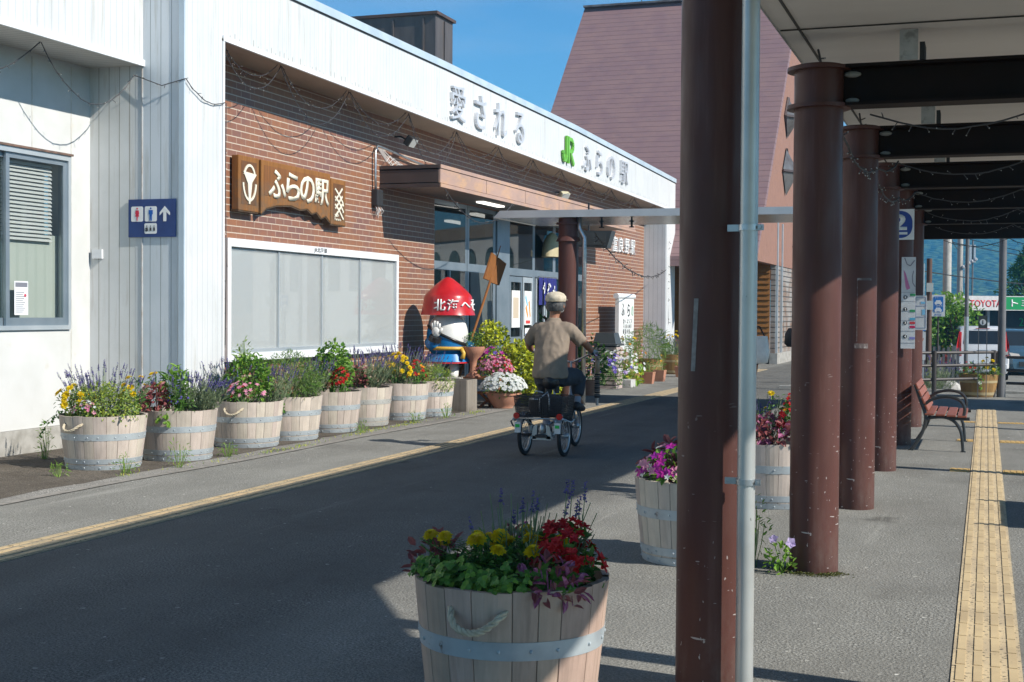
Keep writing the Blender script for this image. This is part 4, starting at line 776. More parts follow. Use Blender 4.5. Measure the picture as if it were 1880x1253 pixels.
def lavender(label, loc, n=40, h=.5, sp=.5, seed=1, leaves=9, flow=1., lean=(0, 0), rad_=.1):
    P_ = Plant('lavender', label, 'lavender', loc, seed, 'lavender plants'); r = P_.rng
    for i in range(n):
        a = r.uniform(0, 6.283); k = r.random() ** .6; L = h * r.uniform(.68, 1.05); b = V((rad_ * k * math.cos(a), rad_ * k * math.sin(a), 0)); tip = b + V((math.cos(a) * sp * k + lean[0], math.sin(a) * sp * k + lean[1], 1)).normalized() * L
        mid = b.lerp(tip, .5) + V((math.cos(a), math.sin(a), 0)) * (.06 * L * k); P_.leafs.tube([b, mid, tip], .0024, 3, 0)
        for j in range(leaves):
            f = r.uniform(.05, .62); p = b.lerp(mid, f * 2) if f < .5 else mid.lerp(tip, f * 2 - 1); d = (rdir(r, -.1) + (tip - b).normalized() * 1.1).normalized(); P_.leafs.leaf(p, d, rdir(r), r.uniform(.05, .09), .011, 0)
        if r.random() < flow:
            ax = (tip - mid).normalized(); sl_ = r.uniform(.05, .085); sq = MB(); P_.bl.append(sq)
            for w_ in range(6):
                p = tip + ax * (sl_ * (w_ / 5 - .75)); s = .016 * (1.15 - .1 * w_)
                for k2 in range(4):
                    d = (rdir(r, -1) + ax * .5).normalized(); sq.leaf(p, d, ax, s, s * .75, 0)
    return P_.done(['lav'], ['lavf'])
def bush(name, label, cat, loc, rr, n, L, W, lm, seed=1, flowers=(), zc=.6, zmin=-.3, extra=None, group=None, stems=14):
    """leafy clump; flowers = [(material index, count, radius, petals, layers)] with materials fm"""
    P_ = Plant(name, label, cat, loc, seed, group); r = P_.rng; c = V((0, 0, rr[2] * zc))
    for _ in range(stems):
        d = rdir(r, .1); stalk(P_.leafs, V((d.x * .03, d.y * .03, 0)), c + V((d.x * rr[0], d.y * rr[1], d.z * rr[2])) * .8, .003, 0)
    share = n // len(lm)
    for i, k in enumerate(lm): cloud(P_.leafs, r, c, rr, share, L, W, zmin, i)
    fm = []
    for (key, cnt, rad0, pet, lay) in flowers:
        if key not in fm: fm.append(key)
        for _ in range(cnt):
            d = rdir(r, .0); d = V((d.x, d.y - .25, d.z)).normalized(); p = c + V((d.x * rr[0], d.y * rr[1], d.z * rr[2])) * r.uniform(.95, 1.12); q = MB(); bloom(q, p, (d + V((.1, -.45, .4))).normalized(), rad0 * r.uniform(.75, 1.15), pet, lay, fm.index(key), r); P_.bl.append(q)
    return P_.done(lm, fm)
def marigold(label, loc, sp, n, fr=.032, seed=1, nl=120, key='yel'): return bush('marigold', label, 'marigold', loc, sp, nl, .05, .016, ['dark', 'mid'], seed, [(key, n, fr, 9, 3)], group='marigolds')
def coleus(label, loc, rr, n=110, seed=1, lm=('maroon',)): return bush('coleus', label, 'coleus', loc, rr, n, .085, .05, list(lm), seed, group='red-leaved coleus')
def trailing(label, loc, pts, seed=1, lm='bright', L=.03, n=16, name='trailing_vine', fl=None):
    P_ = Plant(name, label, 'vine', loc, seed); r = P_.rng
    for strand in pts:
        ps = [V(p) for p in strand]; P_.leafs.tube(ps, .0025, 3)
        for a, b in zip(ps, ps[1:]):
            for _ in range(n): 
                p = a.lerp(b, r.random()); d = (rdir(r, -1) + (b - a).normalized() * .4).normalized(); P_.leafs.leaf(p, d, (rdir(r, -1) + V((0, -.5, .6))).normalized(), L * r.uniform(.7, 1.2), L * .7, 0)
                if fl and r.random() < .2: q = MB(); bloom(q, p + d * .02, (d + V((.2, -.5, .3))).normalized(), L * .9, 5, 1, 0, r); P_.bl.append(q)
    return P_.done([lm], [fl] if fl else None)
BL = [(-8.66, 11.97), (-8.40, 12.95), (-8.45, 14.51), (-8.41, 15.49), (-8.45, 16.71), (-8.48, 17.82), (-8.41, 19.01), (-8.31, 19.85)]
bn = ['wide grey half barrel at the left end of the row, by the white plaster wall', 'grey half barrel in front of the grey boards, second from the left', 'wide grey half barrel with a rope handle before the white pilaster, third from the left', 'grey half barrel full of feathery grass, fourth from the left', 'grey half barrel with red begonias, under the notice board centre', 'grey half barrel with pale hoops, under the right half of the notice board', 'grey half barrel with bright yellow marigolds, left of the statue', 'last grey half barrel of the row, next to the square wooden planter']
hd = [(-98, 80), (100,), (-81, 99), (95,), (), (), (), ()]
for i, ((x, y), l) in enumerate(zip(BL, bn)):
    make_barrel(l, (x, y, .004), 0, seed=i + 10, handles=hd[i], hoop=mat('whitish_hoop', (.5, .5, .47), .6, .3, c2=(.4, .4, .37), scale=7, c3=(.35, .22, .12), s3=9, lo3=.66, hi3=.74) if i == 5 else None, hz=((.0, .055), (.065, .125), (.31, .38)) if i % 2 else ((.0, .05), (.06, .115), (.3, .37)), rb=(.37, .36, .375, .365, .37, .365, .37, .36)[i], rt=(.445, .43, .445, .43, .44, .43, .44, .42)[i], n=(22, 20, 24, 21, 22, 20, 23, 21)[i])
Zs = .51
def B(i, dx, dy, dz=0): return (BL[i][0] + dx, BL[i][1] + dy, Zs + dz)
w0 = 'in the leftmost barrel'
lavender('lavender in bloom standing at the back of the leftmost barrel', B(0, -.05, .1), 95, .56, .75, 1, 7, .9, (.05, .02), .2)
bush('creeping_herb', 'fine light green herb spilling over the front right of the leftmost barrel', 'herb', B(0, .06, -.1), (.41, .3, .28), 2300, .034, .018, ['herb', 'grass'], 2, zc=.35, group='fine green herbs')
marigold('yellow marigolds at the left edge of the leftmost barrel', B(0, -.22, -.2), (.2, .15, .22), 12, .046, 3)
marigold('yellow marigolds at the right edge of the leftmost barrel', B(0, .3, .12), (.14, .14, .27), 9, .046, 4)
bush('dianthus', 'small pink and white flowers at the front of the leftmost barrel', 'dianthus', B(0, .02, -.32), (.16, .08, .12), 120, .03, .012, ['mid'], 5, [('pink', 20, .024, 5, 1), ('white', 14, .02, 5, 1)])
trailing('vine trailing to the left out of the leftmost barrel', B(0, -.36, -.12), [[(0, 0, .05), (-.12, -.04, .0), (-.22, -.08, -.1), (-.27, -.1, -.2)], [(0, 0, .08), (-.1, -.1, .02), (-.2, -.16, -.08)]], 6, 'mid', .035, 9)
coleus('reddish coleus hanging over the front of the second barrel', B(1, -.1, -.3), (.17, .12, .2), 130, 7)
bush('zinnia', 'leafy zinnia with pointed leaves in the middle of the second barrel', 'zinnia', B(1, .02, -.1), (.16, .16, .32), 170, .1, .04, ['bright', 'mid'], 8, [('yel', 6, .042, 9, 2)])
lavender('lavender leaning to the right in the second barrel', B(1, .22, .0), 85, .5, .8, 9, 12, .85, (.35, .1), .16)
bush('blue_salvia', 'low blue salvia at the front right of the second barrel', 'salvia', B(1, .2, -.26), (.15, .1, .2), 130, .06, .014, ['mid'], 10, [('blu', 14, .016, 5, 1)])
marigold('yellow marigolds at the back left of the second barrel', B(1, -.28, .0), (.13, .13, .26), 8, .044, 11)
trailing('green shoots hanging down the front of the second barrel', B(1, .12, -.4), [[(0, 0, .06), (.02, -.03, -.03), (.03, -.035, -.13)], [(-.08, 0, .06), (-.08, -.04, -.06)]], 12, 'bright', .06, 6)
lavender('lavender at the left of the third barrel, against the white pilaster', B(2, -.24, .0), 75, .55, .75, 13, 7, 1, (-.1, 0), .14)
bush('mint', 'big bright green mint bush in the third barrel', 'mint', B(2, .02, .02), (.29, .27, .37), 930, .06, .04, ['bright', 'mid'], 14, zc=.65)
bush('tall_weed', 'tall thin weed rising above the mint in the third barrel', 'weed', B(2, -.06, .02, .35), (.1, .1, .28), 60, .07, .022, ['grass'], 15)
bush('dianthus', 'small pink flowers along the front of the third barrel', 'dianthus', B(2, .12, -.26), (.26, .12, .17), 190, .03, .013, ['mid'], 16, [('pink', 34, .028, 5, 1), ('red', 6, .024, 5, 1)])
lavender('lavender at the right of the third barrel, before the notice board', B(2, .28, .15), 50, .5, .6, 17, 7, 1, (0, .2), .12)
bush('cosmos', 'feathery green clump filling the fourth barrel', 'grass clump', B(3, .02, -.05), (0.426, 0.403, 0.403), 1950, .075, .009, ['grass', 'mid'], 18, zc=.5)
lavender('lavender behind the feathery clump of the fourth barrel', B(3, .1, .2), 60, .56, .6, 19, 8, .8, (.1, .1), .2)
trailing('leaves drooping over the front of the fourth barrel', B(3, -.05, -.4), [[(-.2, 0, .06), (-.26, -.04, -.1)], [(.16, 0, .06), (.2, -.03, -.06), (.22, -.02, -.15)], [(0, 0, .05), (.05, -.05, -.05)]], 20, 'mid', .05, 7)
lavender('lavender with deep violet spikes at the left of the fifth barrel', B(4, -.2, -.05), 80, .48, .7, 21, 7, 1, (-.1, 0), .16)
bush('nasturtium', 'bright green round-leaved nasturtium in the fifth barrel', 'nasturtium', B(4, .06, -.03), (0.280, 0.246, 0.448), 630, .06, .055, ['bright', 'mid'], 22, zc=.6)
bush('begonia', 'red begonias at the right of the fifth barrel', 'begonia', B(4, .26, -.16), (.13, .12, .22), 110, .045, .034, ['mid'], 23, [('red', 34, .034, 4, 2)], group='red begonias')
lavender('broad lavender with many spikes in the sixth barrel', B(5, -.02, .05), 130, .6, .8, 24, 8, 1, (0, .05), .22)
coleus('small dark coleus at the front of the sixth barrel', B(5, .06, -.3), (.15, .1, .22), 100, 25, ('maroon', 'dark'))
lavender('lavender standing before the bare bricks in the seventh barrel', B(6, -.1, .1), 100, .62, .75, 27, 8, 1, (0, 0), .2)
marigold('dense yellow marigolds at the front of the seventh barrel', B(6, .04, -.22), (.22, .15, .3), 30, .044, 28, 150)
bush('begonia', 'small red begonias at the right of the seventh barrel', 'begonia', B(6, .28, -.05), (.14, .14, .24), 120, .045, .03, ['mid'], 29, [('red', 20, .032, 4, 2), ('org', 6, .026, 5, 1)], group='red begonias')
coleus('faded coleus between marigolds and grass in the eighth barrel', B(7, -.16, -.1), (.16, .16, .2), 110, 30); lavender('thin lavender at the back of the eighth barrel', B(7, -.05, .15), 45, .5, .7, 31, 8, .9, (0, .1), .15)
bush('creeping_herb', 'bright green herb spilling over the right of the eighth barrel', 'herb', B(7, .2, -.14), (.3, .22, .24), 1100, .05, .009, ['herb', 'bright'], 32, zc=.2, zmin=-.6, group='fine green herbs')
# four barrels along the walkway columns
NB = (-1.83, 5.28)
make_barrel('large pale half barrel with a rope handle, closest to the camera and half in sun', (*NB, 0), 0, BWP, seed=31, handles=(-91.5, 88), n=20, rb=.335, rt=.4, h=.57, hz=((.0, .06), (.07, .13), (.3, .375)))
make_barrel('half barrel behind the nearest brown column, planted with pink flowers', (-1.83, 9.0, 0), 0, seed=32, handles=(-62, 110), rb=.34, rt=.4); make_barrel('half barrel between the two front columns, planted with red begonias', (-1.72, 11.86, 0), 0, seed=33); make_barrel('half barrel behind the second column, planted with tall coleus', (-1.5, 14.9, 0), 0, seed=34)
def N(dx, dy, dz=0): return (NB[0] + dx, NB[1] + dy, .515 + dz)
w1 = 'in the half-sunlit front barrel'
for k, (dx, dy, r_) in enumerate(((-.3, -.12, .13), (-.13, -.29, .15), (.08, -.31, .15), (.25, -.2, .12))):
    P_ = Plant('clover', 'small-leaved green clover at the %s of the half-sunlit front barrel' % ['left edge', 'front left', 'front centre', 'front right'][k], 'clover', N(dx * .9, dy * .9), 100 + k, 'clover in the half-sunlit front barrel'); r = P_.rng
    for _ in range(95):
        a = r.uniform(0, 6.28); q_ = r.random() ** .5 * r_; p = V((q_ * math.cos(a), q_ * math.sin(a) * .8, .05 + .11 * r.random() * (1 - q_ / r_ * .5))); stalk(P_.leafs, V((p.x * .4, p.y * .4, -.02)), p, .0014, 0); nn_ = (V((p.x * 2, p.y * 2 - .2, .5)) + rdir(r, -1) * .25).normalized(); aa = nn_.cross(V((.2, .9, .1))).normalized(); bb = nn_.cross(aa)
        for j in range(3):
            w_ = 2.094 * j + a; P_.leafs.leaf(p, (aa * math.cos(w_) + bb * math.sin(w_)).normalized(), nn_, .026, .026, r.choice((0, 0, 1)), .08)
    P_.done(['mid', 'bright'])
for k, (dx, dy, nf) in enumerate(((-.21, -.06, 6), (.0, -.1, 7), (.1, .12, 4))):
    P_ = Plant('marigold', 'yellow marigolds with ferny dark leaves at the %s of the half-sunlit front barrel' % ['left', 'middle', 'back right'][k], 'marigold', N(dx * .9, dy * .9), 110 + k, 'marigolds'); r = P_.rng
    for _ in range(60):
        d = rdir(r, .1); p = V((d.x * .16, d.y * .14, .03 + d.z * .17)) * r.uniform(.4, 1); ax = (V((d.x, d.y, .3)) + rdir(r, -1) * .4).normalized(); P_.leafs.tube([p, p + ax * .09], .0012, 3, 0); n2 = (V((0, -.2, 1)) + rdir(r, -1) * .3).normalized(); sd = ax.cross(n2).normalized()
        for j in range(6):
            for sg in (-1, 1): P_.leafs.leaf(p + ax * (.015 + .014 * j), (ax * .6 + sd * sg).normalized(), n2, .032 - .002 * j, .009, j % 2, .1)
    for i in range(nf):
        a = 6.28 * (i + r.random() * .6) / nf; p = V((.15 * math.cos(a), .12 * math.sin(a), .15 + .07 * r.random())); stalk(P_.leafs, V((p.x * .3, p.y * .3, 0)), p, .0024, 0); nn_ = V((r.uniform(-.3, .3), -.45 + r.uniform(-.2, .2), .8)); P_.leafs.lathe([(.004, -.03), (.009, -.018), (.008, -.002)], p, 7, 0)
        q = MB(); sz = r.uniform(.85, 1.1); bloom(q, p, nn_, .04 * sz, 11, 1, 0, r, .7, .1); bloom(q, p + nn_ * .008, nn_, .031 * sz, 9, 3, 0, r, .75, .35); P_.bl.append(q)
    P_.done(['dark', 'mid'], ['yel'])
lavender('thin lavender with three violet spikes in the half-sunlit front barrel', N(0.045, 0.089), 34, .36, .55, 120, 7, .18, (.12, .05), .15); lavender('two tall violet lavender spikes at the right of the half-sunlit front barrel', N(0.178, 0.071), 5, .44, .12, 125, 5, 1., (.08, 0), .04)
bush('begonia', 'deep red begonias at the right of the half-sunlit front barrel', 'begonia', N(0.240, -0.018), (.13, .14, .17), 120, .05, .04, ['mid', 'dark'], 121, [('red', 60, .036, 4, 2)], group='red begonias')
bush('polka_dot_plant', 'pink speckled leaves at the front right of the half-sunlit front barrel', 'polka dot plant', N(0.240, -0.240), (.14, .09, .1), 110, .055, .026, ['rose', 'maroon'], 122); bush('coleus', 'dark red coleus leaves at the left edge of the half-sunlit front barrel', 'coleus', N(-0.320, 0.000), (.13, .12, .13), 60, .055, .028, ['maroon'], 123, group='red-leaved coleus'); bush('coleus', 'dark red coleus at the back of the half-sunlit front barrel', 'coleus', N(-0.071, 0.249), (.18, .1, .13), 80, .05, .03, ['maroon', 'hot'], 124, group='red-leaved coleus'); bush('leafy_fill', 'dense dark green foliage filling the middle of the half-sunlit front barrel', 'foliage', N(0.000, 0.000, -.03), (.32, .3, .17), 1200, .04, .016, ['dark', 'mid'], 126, zc=.3)
bush('impatiens', 'magenta and white striped flowers in the barrel behind the nearest column', 'impatiens', (-1.85, 8.86, .5), (.31, .25, .2), 300, .05, .034, ['bright', 'mid'], 130, [('hot', 40, .042, 5, 1), ('pink', 26, .04, 5, 1), ('white', 8, .03, 5, 1)], zc=.4); coleus('purple-red coleus above the magenta flowers behind the nearest column', (-1.9, 9.14, .52), (.3, .18, .17), 150, 131); marigold('one yellow marigold among the coleus behind the nearest column', (-1.66, 9.02, .55), (.1, .1, .17), 3, .035, 132, 50)
coleus('low pinkish coleus along the barrel between the two front columns', (-1.72, 11.62, .51), (.36, .16, .16), 190, 133, ('maroon', 'rose')); lavender('pale lavender with few spikes in the barrel between the front columns', (-1.86, 11.9, .51), 45, .44, .5, 134, 9, .3, (0, 0), .16)
bush('begonia', 'scarlet begonias in the barrel between the two front columns', 'begonia', (-1.5, 11.72, .54), (.16, .14, .26), 110, .045, .035, ['mid'], 135, [('red', 34, .032, 4, 2), ('org', 6, .02, 5, 1)], group='red begonias'); marigold('single yellow marigold left of the scarlet begonias', (-1.7, 11.78, .52), (.12, .1, .3), 3, .03, 136, 60); coleus('tall maroon coleus in the barrel behind the second column', (-1.5, 14.86, .51), (.26, .24, .34), 200, 137)
# brown oak barrels at the far right and beyond the entrance
def oak(label, loc, rb, rt, h, seed, hs=()): return make_barrel(label, loc, 0, BWN, HOOPN, rb, rt, h, 18, ((.04, .1), (.34 * h / .55, .4 * h / .55)), hs, seed, 'brown oak barrel planters', False)
oak('brown oak barrel of flowers by the railing and lamp post at right', (-.13, 28.95, 0), .31, .385, .46, 41); oak('brown oak barrel next to the stone ash pillar', (-7.75, 30.2, 0), .27, .36, .5, 42); oak('brown oak barrel behind the middle clay pot', (-7.85, 32.9, 0), .27, .35, .5, 43); oak('brown oak barrel farthest along the station wall', (-7.9, 36.0, 0), .28, .36, .52, 44)
bush('begonia', 'small red flowers in the brown barrel by the railing', 'begonia', (-.3, 28.8, .41), (.18, .14, .17), 140, .05, .02, ['bright', 'mid'], 140, [('red', 12, .035, 4, 2)], group='red begonias'); marigold('yellow marigolds in the brown barrel by the railing', (.06, 28.85, .41), (.2, .15, .22), 9, .045, 141, 160); bush('creeping_herb', 'green sprays along both rims of the brown barrel by the railing', 'herb', (-.12, 28.85, .42), (.42, .28, .13), 420, .09, .012, ['bright', 'grass'], 142, zmin=-.5, group='fine green herbs'); trailing('white-flowered sprig hanging down the brown barrel by the railing', (-.15, 28.55, .42), [[(0, 0, .02), (.05, -.06, -.12), (.08, -.06, -.24)], [(0, 0, .02), (.12, -.06, -.05)]], 143, 'bright', .05, 10, fl='white')
bush('marigold', 'leafy clump with orange and yellow flowers beside the stone ash pillar', 'marigold', (-7.75, 30.1, .45), (.42, .34, .42), 520, .07, .02, ['bright', 'mid'], 150, [('yel', 8, .045, 9, 2), ('org', 6, .04, 7, 2), ('lilac', 6, .03, 5, 1)], group='marigolds')
bush('grass_plant', 'spiky grass-like plant in the middle brown barrel by the wall', 'grass clump', (-7.85, 32.8, .45), (.5, .4, .55), 700, .17, .012, ['grass', 'mid'], 151); marigold('yellow marigolds in the farthest brown barrel by the wall', (-7.8, 35.8, .47), (.36, .3, .4), 14, .05, 152, 240); lavender('lavender at the back of the farthest brown barrel by the wall', (-8.1, 36.2, .45), 60, .6, .7, 153, 7, 1, (0, 0), .2)
lavender('lavender row end growing against the far white board pier', (-8.4, 38.2, .0), 110, 1.0, .6, 154, 8, 1, (0, 0), .3)
# clay pots, stand and the mass of flowers before the entrance
CLAY = mat('terracotta', (.5, .24, .15), .8, c2=(.42, .19, .12), scale=6, c3=(.52, .36, .28), s3=9, lo3=.66, hi3=.8); SW2 = m_wood('stand_wood', (.25, .11, .05), (.17, .075, .035))
def bowl(label, loc, r, h, name='clay_bowl', foot=.55):
    t_ = thing(name, label, 'flower pot', loc, 0, 'terracotta pots'); q = MB(); q.lathe([(r * foot, 0), (r * foot * 1.02, h * .1), (r * (foot + .12), h * .25), (r * .93, h * .75), (r * .95, h * .86)], (0, 0, 0), 28); q.build('body', CLAY, t_, smooth='auto'); q = MB(); q.lathe([(r * .95, h * .86), (r * 1.03, h * .87), (r * 1.03, h), (r * .93, h), (r * .92, h * .88)], (0, 0, 0), 28, cap=False); q.build('rim', CLAY, t_, smooth='auto'); q = MB(); q.lathe([(.001, h * .93), (r * .93, h * .9)], (0, 0, 0), 20, cap=False); q.build('soil', SOIL, t_); return t_
bowl('wide terracotta bowl of white flowers on the ground before the entrance', (-7.75, 21.85, .004), .3, .26)
bush('white_petunia', 'dome of small white flowers in the wide terracotta bowl', 'petunia', (-7.75, 21.83, .22), (.37, .34, .25), 420, .04, .022, ['mid', 'bright'], 160, [('white', 300, .038, 5, 1)], zc=.45, zmin=-.2)
urn = thing('clay_urn', 'terracotta pedestal urn right of the statue', 'flower pot', (-8.42, 22.15, .5)); q = MB(); q.lathe([(.13, 0), (.13, .03), (.07, .07), (.055, .2), (.07, .3), (.16, .4), (.2, .5), (.2, .53), (.17, .53), (.16, .48)], (0, 0, 0), 26); q.build('body', CLAY, urn, smooth='auto')
bush('sedum', 'dark green sedum mound in the terracotta urn', 'sedum', (-8.42, 22.15, 1.0), (.2, .2, .18), 260, .035, .02, ['dark', 'mid'], 161); std = thing('flower_stand', 'brown slatted wooden flower stand behind the square planter', 'plant stand', (-8.35, 22.3, 0)); q = MB()
for k in range(3): q.box(-.3, .3, -.3 + .2 * k, -.14 + .2 * k, .47, .5)
for k in range(3): q.box(-.1, .55, -.42 + .12 * k, -.33 + .12 * k, .23, .255)
tone(q.build('shelf', SW2, std))
for x in (-.28, .26):
    for y in (-.28, .24): tone(MB().box(x, x + .04, y, y + .04, 0, .47).build('leg', SW2, std))
q = MB(); q.obox(Matrix.Translation((.3, -.42, .13)) @ Matrix.Rotation(rad(40), 4, 'Y'), .42, .04, .04); q.obox(Matrix.Translation((.3, -.38, .13)) @ Matrix.Rotation(rad(-40), 4, 'Y'), .42, .04, .04); tone(q.build('crossed_leg', SW2, std))
bowl('terracotta pot of pink begonias on the lower stand shelf', (-8.0, 22.05, .255), .17, .24, 'clay_pot'); bush('pink_begonia', 'pink begonias massed right of the terracotta urn', 'begonia', (-7.98, 22.05, .46), (.3, .26, .26), 260, .045, .03, ['mid', 'maroon'], 162, [('pink', 110, .034, 4, 2), ('red', 26, .03, 4, 2)], zc=.6)
bowl('terracotta pot under the magenta petunias', (-8.25, 22.7, .5), .16, .2, 'clay_pot'); bush('petunia', 'magenta petunias above the pink begonias', 'petunia', (-8.2, 22.65, .66), (.3, .24, .22), 200, .05, .03, ['mid', 'bright'], 163, [('hot', 22, .05, 5, 1), ('pink', 8, .05, 5, 1), ('blu', 5, .045, 5, 1)])
for k, (x, y, z, a, b, c, n_) in enumerate(((-8.45, 23.2, .62, .34, .3, .6, 900), (-7.72, 22.75, .34, .46, .36, .56, 1500), (-7.35, 22.6, .08, .36, .32, .46, 950))):
    bush('sweet_potato_vine', 'lime green sweet potato vine %s' % ['beside the urn under the open panel', 'in the middle of the entrance flowers', 'low beside the white flower bowl'][k], 'vine', (x, y, z), (a, b, c), n_, .075, .06, ['lime', 'lime', 'herb'], 170 + k, zc=.45, zmin=-.5, group='lime vines')
bush('geranium', 'dark leafy shrub by the entrance doors, behind the cyclist', 'shrub', (-7.7, 23.9, .1), (.5, .4, .75), 520, .08, .05, ['dark', 'mid'], 175); bush('canna', 'dark red-leaved plant beside the doors, left of the cyclist', 'canna', (-8.0, 25.2, .3), (.4, .4, .8), 150, .2, .07, ['maroon', 'dark'], 176)
bush('phlox', 'lilac and pink flower spray over the tricycle basket side', 'phlox', (-7.1, 22.3, .3), (.14, .12, .34), 60, .04, .02, ['mid'], 177, [('lilac', 26, .03, 5, 1), ('hot', 8, .035, 5, 1)]); bush('petunia', 'white and violet petunias low beside the entrance column', 'petunia', (-7.45, 27.0, .15), (.6, .5, .4), 420, .06, .025, ['mid', 'dark'], 178, [('blu', 40, .05, 5, 1), ('lilac', 20, .05, 5, 1), ('white', 12, .04, 5, 1)]); bush('alyssum', 'white flowers spilling before the stone ash pillar', 'alyssum', (-7.35, 28.1, .1), (.5, .4, .5), 330, .06, .02, ['grass', 'mid'], 179, [('white', 90, .04, 5, 1)]); bowl('terracotta pot behind the cyclist by the entrance column', (-7.4, 25.9, 0), .2, .3, 'clay_pot'); bush('geranium', 'broad-leaved plant in the pot behind the cyclist', 'shrub', (-7.4, 25.9, .25), (.35, .3, .6), 260, .12, .06, ['dark', 'mid'], 180)
bush('lettuce', 'bright green leaf plant beside the white concrete block', 'leafy plant', (-7.42, 29.6, .02), (.17, .16, .3), 60, .16, .11, ['bright', 'lime'], 181)
tag(MB().box(-7.75, -7.3, 28.9, 29.3, 0, .17).build('concrete_block', mat('pale_concrete', (.55, .54, .52), .9, c2=(.42, .42, .4), scale=7, bmp=.3), bevel=.01), 'pale concrete block on the pavement beside the bright leaf plant', 'block')
for k, (x, y) in enumerate(((-7.36, 30.75), (-7.36, 31.9), (-7.36, 34.3))):
    t_ = thing('square_clay_pot', 'small square terracotta pot %s on the pavement' % ['nearest the concrete block', 'in the middle of three', 'farthest along the wall'][k], 'flower pot', (x, y, 0), 0, 'terracotta pots'); q = MB(); q.lathe([(.15, 0), (.2, .26), (.2, .27), (.17, .27), (.16, .22)], (0, 0, 0), 4); o = q.build('body', CLAY, t_); o.rotation_euler.z = rad(45); bush('pot_flower', 'small plant in the square terracotta pot %s' % ['nearest the concrete block', 'in the middle of three', 'farthest along the wall'][k], 'plant', (x, y, .2), (.12, .12, .26 if k else .2), 60, .08, .025, ['grass', 'mid'], 190 + k, [('org', 3, .03, 5, 1)])
ap = thing('ash_pillar', 'pillar of stacked pinkish stone slabs with a dark metal hood on top', 'pillar', (-7.75, 28.55, 0)); q = MB(); rng = random.Random(5)
for k in range(10): a = rng.uniform(-.02, .02); q.box(-.27 + a, .27 + a, -.27 - a, .27 - a, .092 * k, .092 * k + .066)
q.build('stone_slabs', mat('pink_stone', (.52, .42, .38), .85, c2=(.38, .3, .28), scale=12, bmp=.4), ap); MB().box(-.23, .23, -.23, .23, 0, .92).build('core', DARK, ap); q = MB(); q.lathe([(.43, .92), (.43, .96), (.36, .97), (.28, 1.2)], (0, 0, 0), 4); o = q.build('hood', mat('dark_hood', (.09, .1, .1), .45, .3, c2=(.07, .075, .08), scale=4), ap); o.rotation_euler.z = rad(45)
BWG = m_wood('grey_boards_wood', (.36, .32, .27), (.26, .23, .19)); sp_ = thing('square_planter', 'square weathered wooden planter box beside the statue', 'planter', (-8.22, 20.95, 0)); q = MB()
for k in range(4): q.box(-.24 + .12 * k, -.125 + .12 * k, -.24, -.2, 0, .52); q.box(-.24 + .12 * k, -.125 + .12 * k, .2, .24, 0, .52); q.box(.2, .24, -.2 + .1 * k, -.105 + .1 * k, 0, .52); q.box(-.24, -.2, -.2 + .1 * k, -.105 + .1 * k, 0, .52)
tone(q.build('boards', BWG, sp_)); MB().box(-.2, .2, -.2, .2, .4, .46).build('soil', SOIL, sp_)
# weeds on the pavement and moss at the column foot
for k, (x, y, h) in enumerate(((-9.65, 12.3, .28), (-8.55, 11.1, .1), (-8.1, 11.55, .13), (-7.9, 12.2, .2), (-7.98, 13.3, .12), (-7.9, 16.6, .1), (-7.9, 18.4, .12), (-7.85, 19.5, .14))):
    bush('weed', 'small green weed %s' % ['against the plaster foundation', 'growing left of the leftmost barrel', 'at the foot of the leftmost barrel', 'between the first two barrels', 'at the foot of the second barrel', 'at the foot of the fifth barrel', 'at the foot of the seventh barrel', 'at the foot of the eighth barrel'][k], 'weed', (x, y, .0), (.05 + .5 * h * (k > 0), .05 + .3 * h, h), 50 if k else 70, .05, .01, ['grass', 'bright'], 200 + k, zc=.5, group='weeds on the pavement')
q = MB(); rng = random.Random(8)
for _ in range(900): 
    y = rng.uniform(11.3, 21); x = -7.93 + .06 * math.sin(y) + rng.gauss(0, .05) + (.1 if y > 12.6 else 0)
    if math.sin(y * 1.9) + math.sin(y * .77 + 1) > -.1 or rng.random() < .15: q.leaf(V((x, y, .003)), (rdir(rng, .1) + V((0, 0, .3))).normalized(), rdir(rng), rng.uniform(.02, .05), .006, rng.choice((0, 1)))
tag(q.build('grass_tufts', [G_['grass'], G_['lime']]), kind='stuff')
q = MB()
for _ in range(420): a = rng.uniform(3.2, 5.9); r = .16 + abs(rng.gauss(0, .05)); q.leaf(V((-1.03 + r * math.cos(a), 8.9 + r * math.sin(a), .0)), (rdir(rng, .2) + V((0, 0, -.2))).normalized(), V((0, 0, 1)), .016, .012, 0)
tag(q.build('moss', leafm('moss_green', (.13, .14, .03), (.08, .09, .03))), kind='stuff')
P_ = Plant('petunia', 'stray petunia with two lilac flowers at the foot of the front lit column', 'petunia', (-1.2, 8.68, 0), 210); r = P_.rng
for tipp in ((-.05, -.02, .2), (.03, -.05, .19), (-.1, .0, .1), (.06, -.02, .08)):
    stalk(P_.leafs, V((0, 0, 0)), V(tipp), .0035); cloud(P_.leafs, r, V(tipp) * .55, (.05, .04, .09), 16, .045, .028, -.5, 0)
q = MB(); bloom(q, V((-.05, -.03, .22)), V((-.2, -.6, .6)), .035, 5, 1, 0, r, .95); P_.bl.append(q); q = MB(); bloom(q, V((.06, -.06, .21)), V((.4, -.8, .2)), .037, 5, 1, 0, r, .95); P_.bl.append(q); P_.done(['bright', 'mid'], ['lilac'])
bush('weed', 'thin pale weed left of the stray petunia, behind the downpipe', 'weed', (-1.42, 8.85, 0), (.12, .1, .3), 70, .04, .014, ['grass', 'bright'], 211, group='weeds on the pavement')
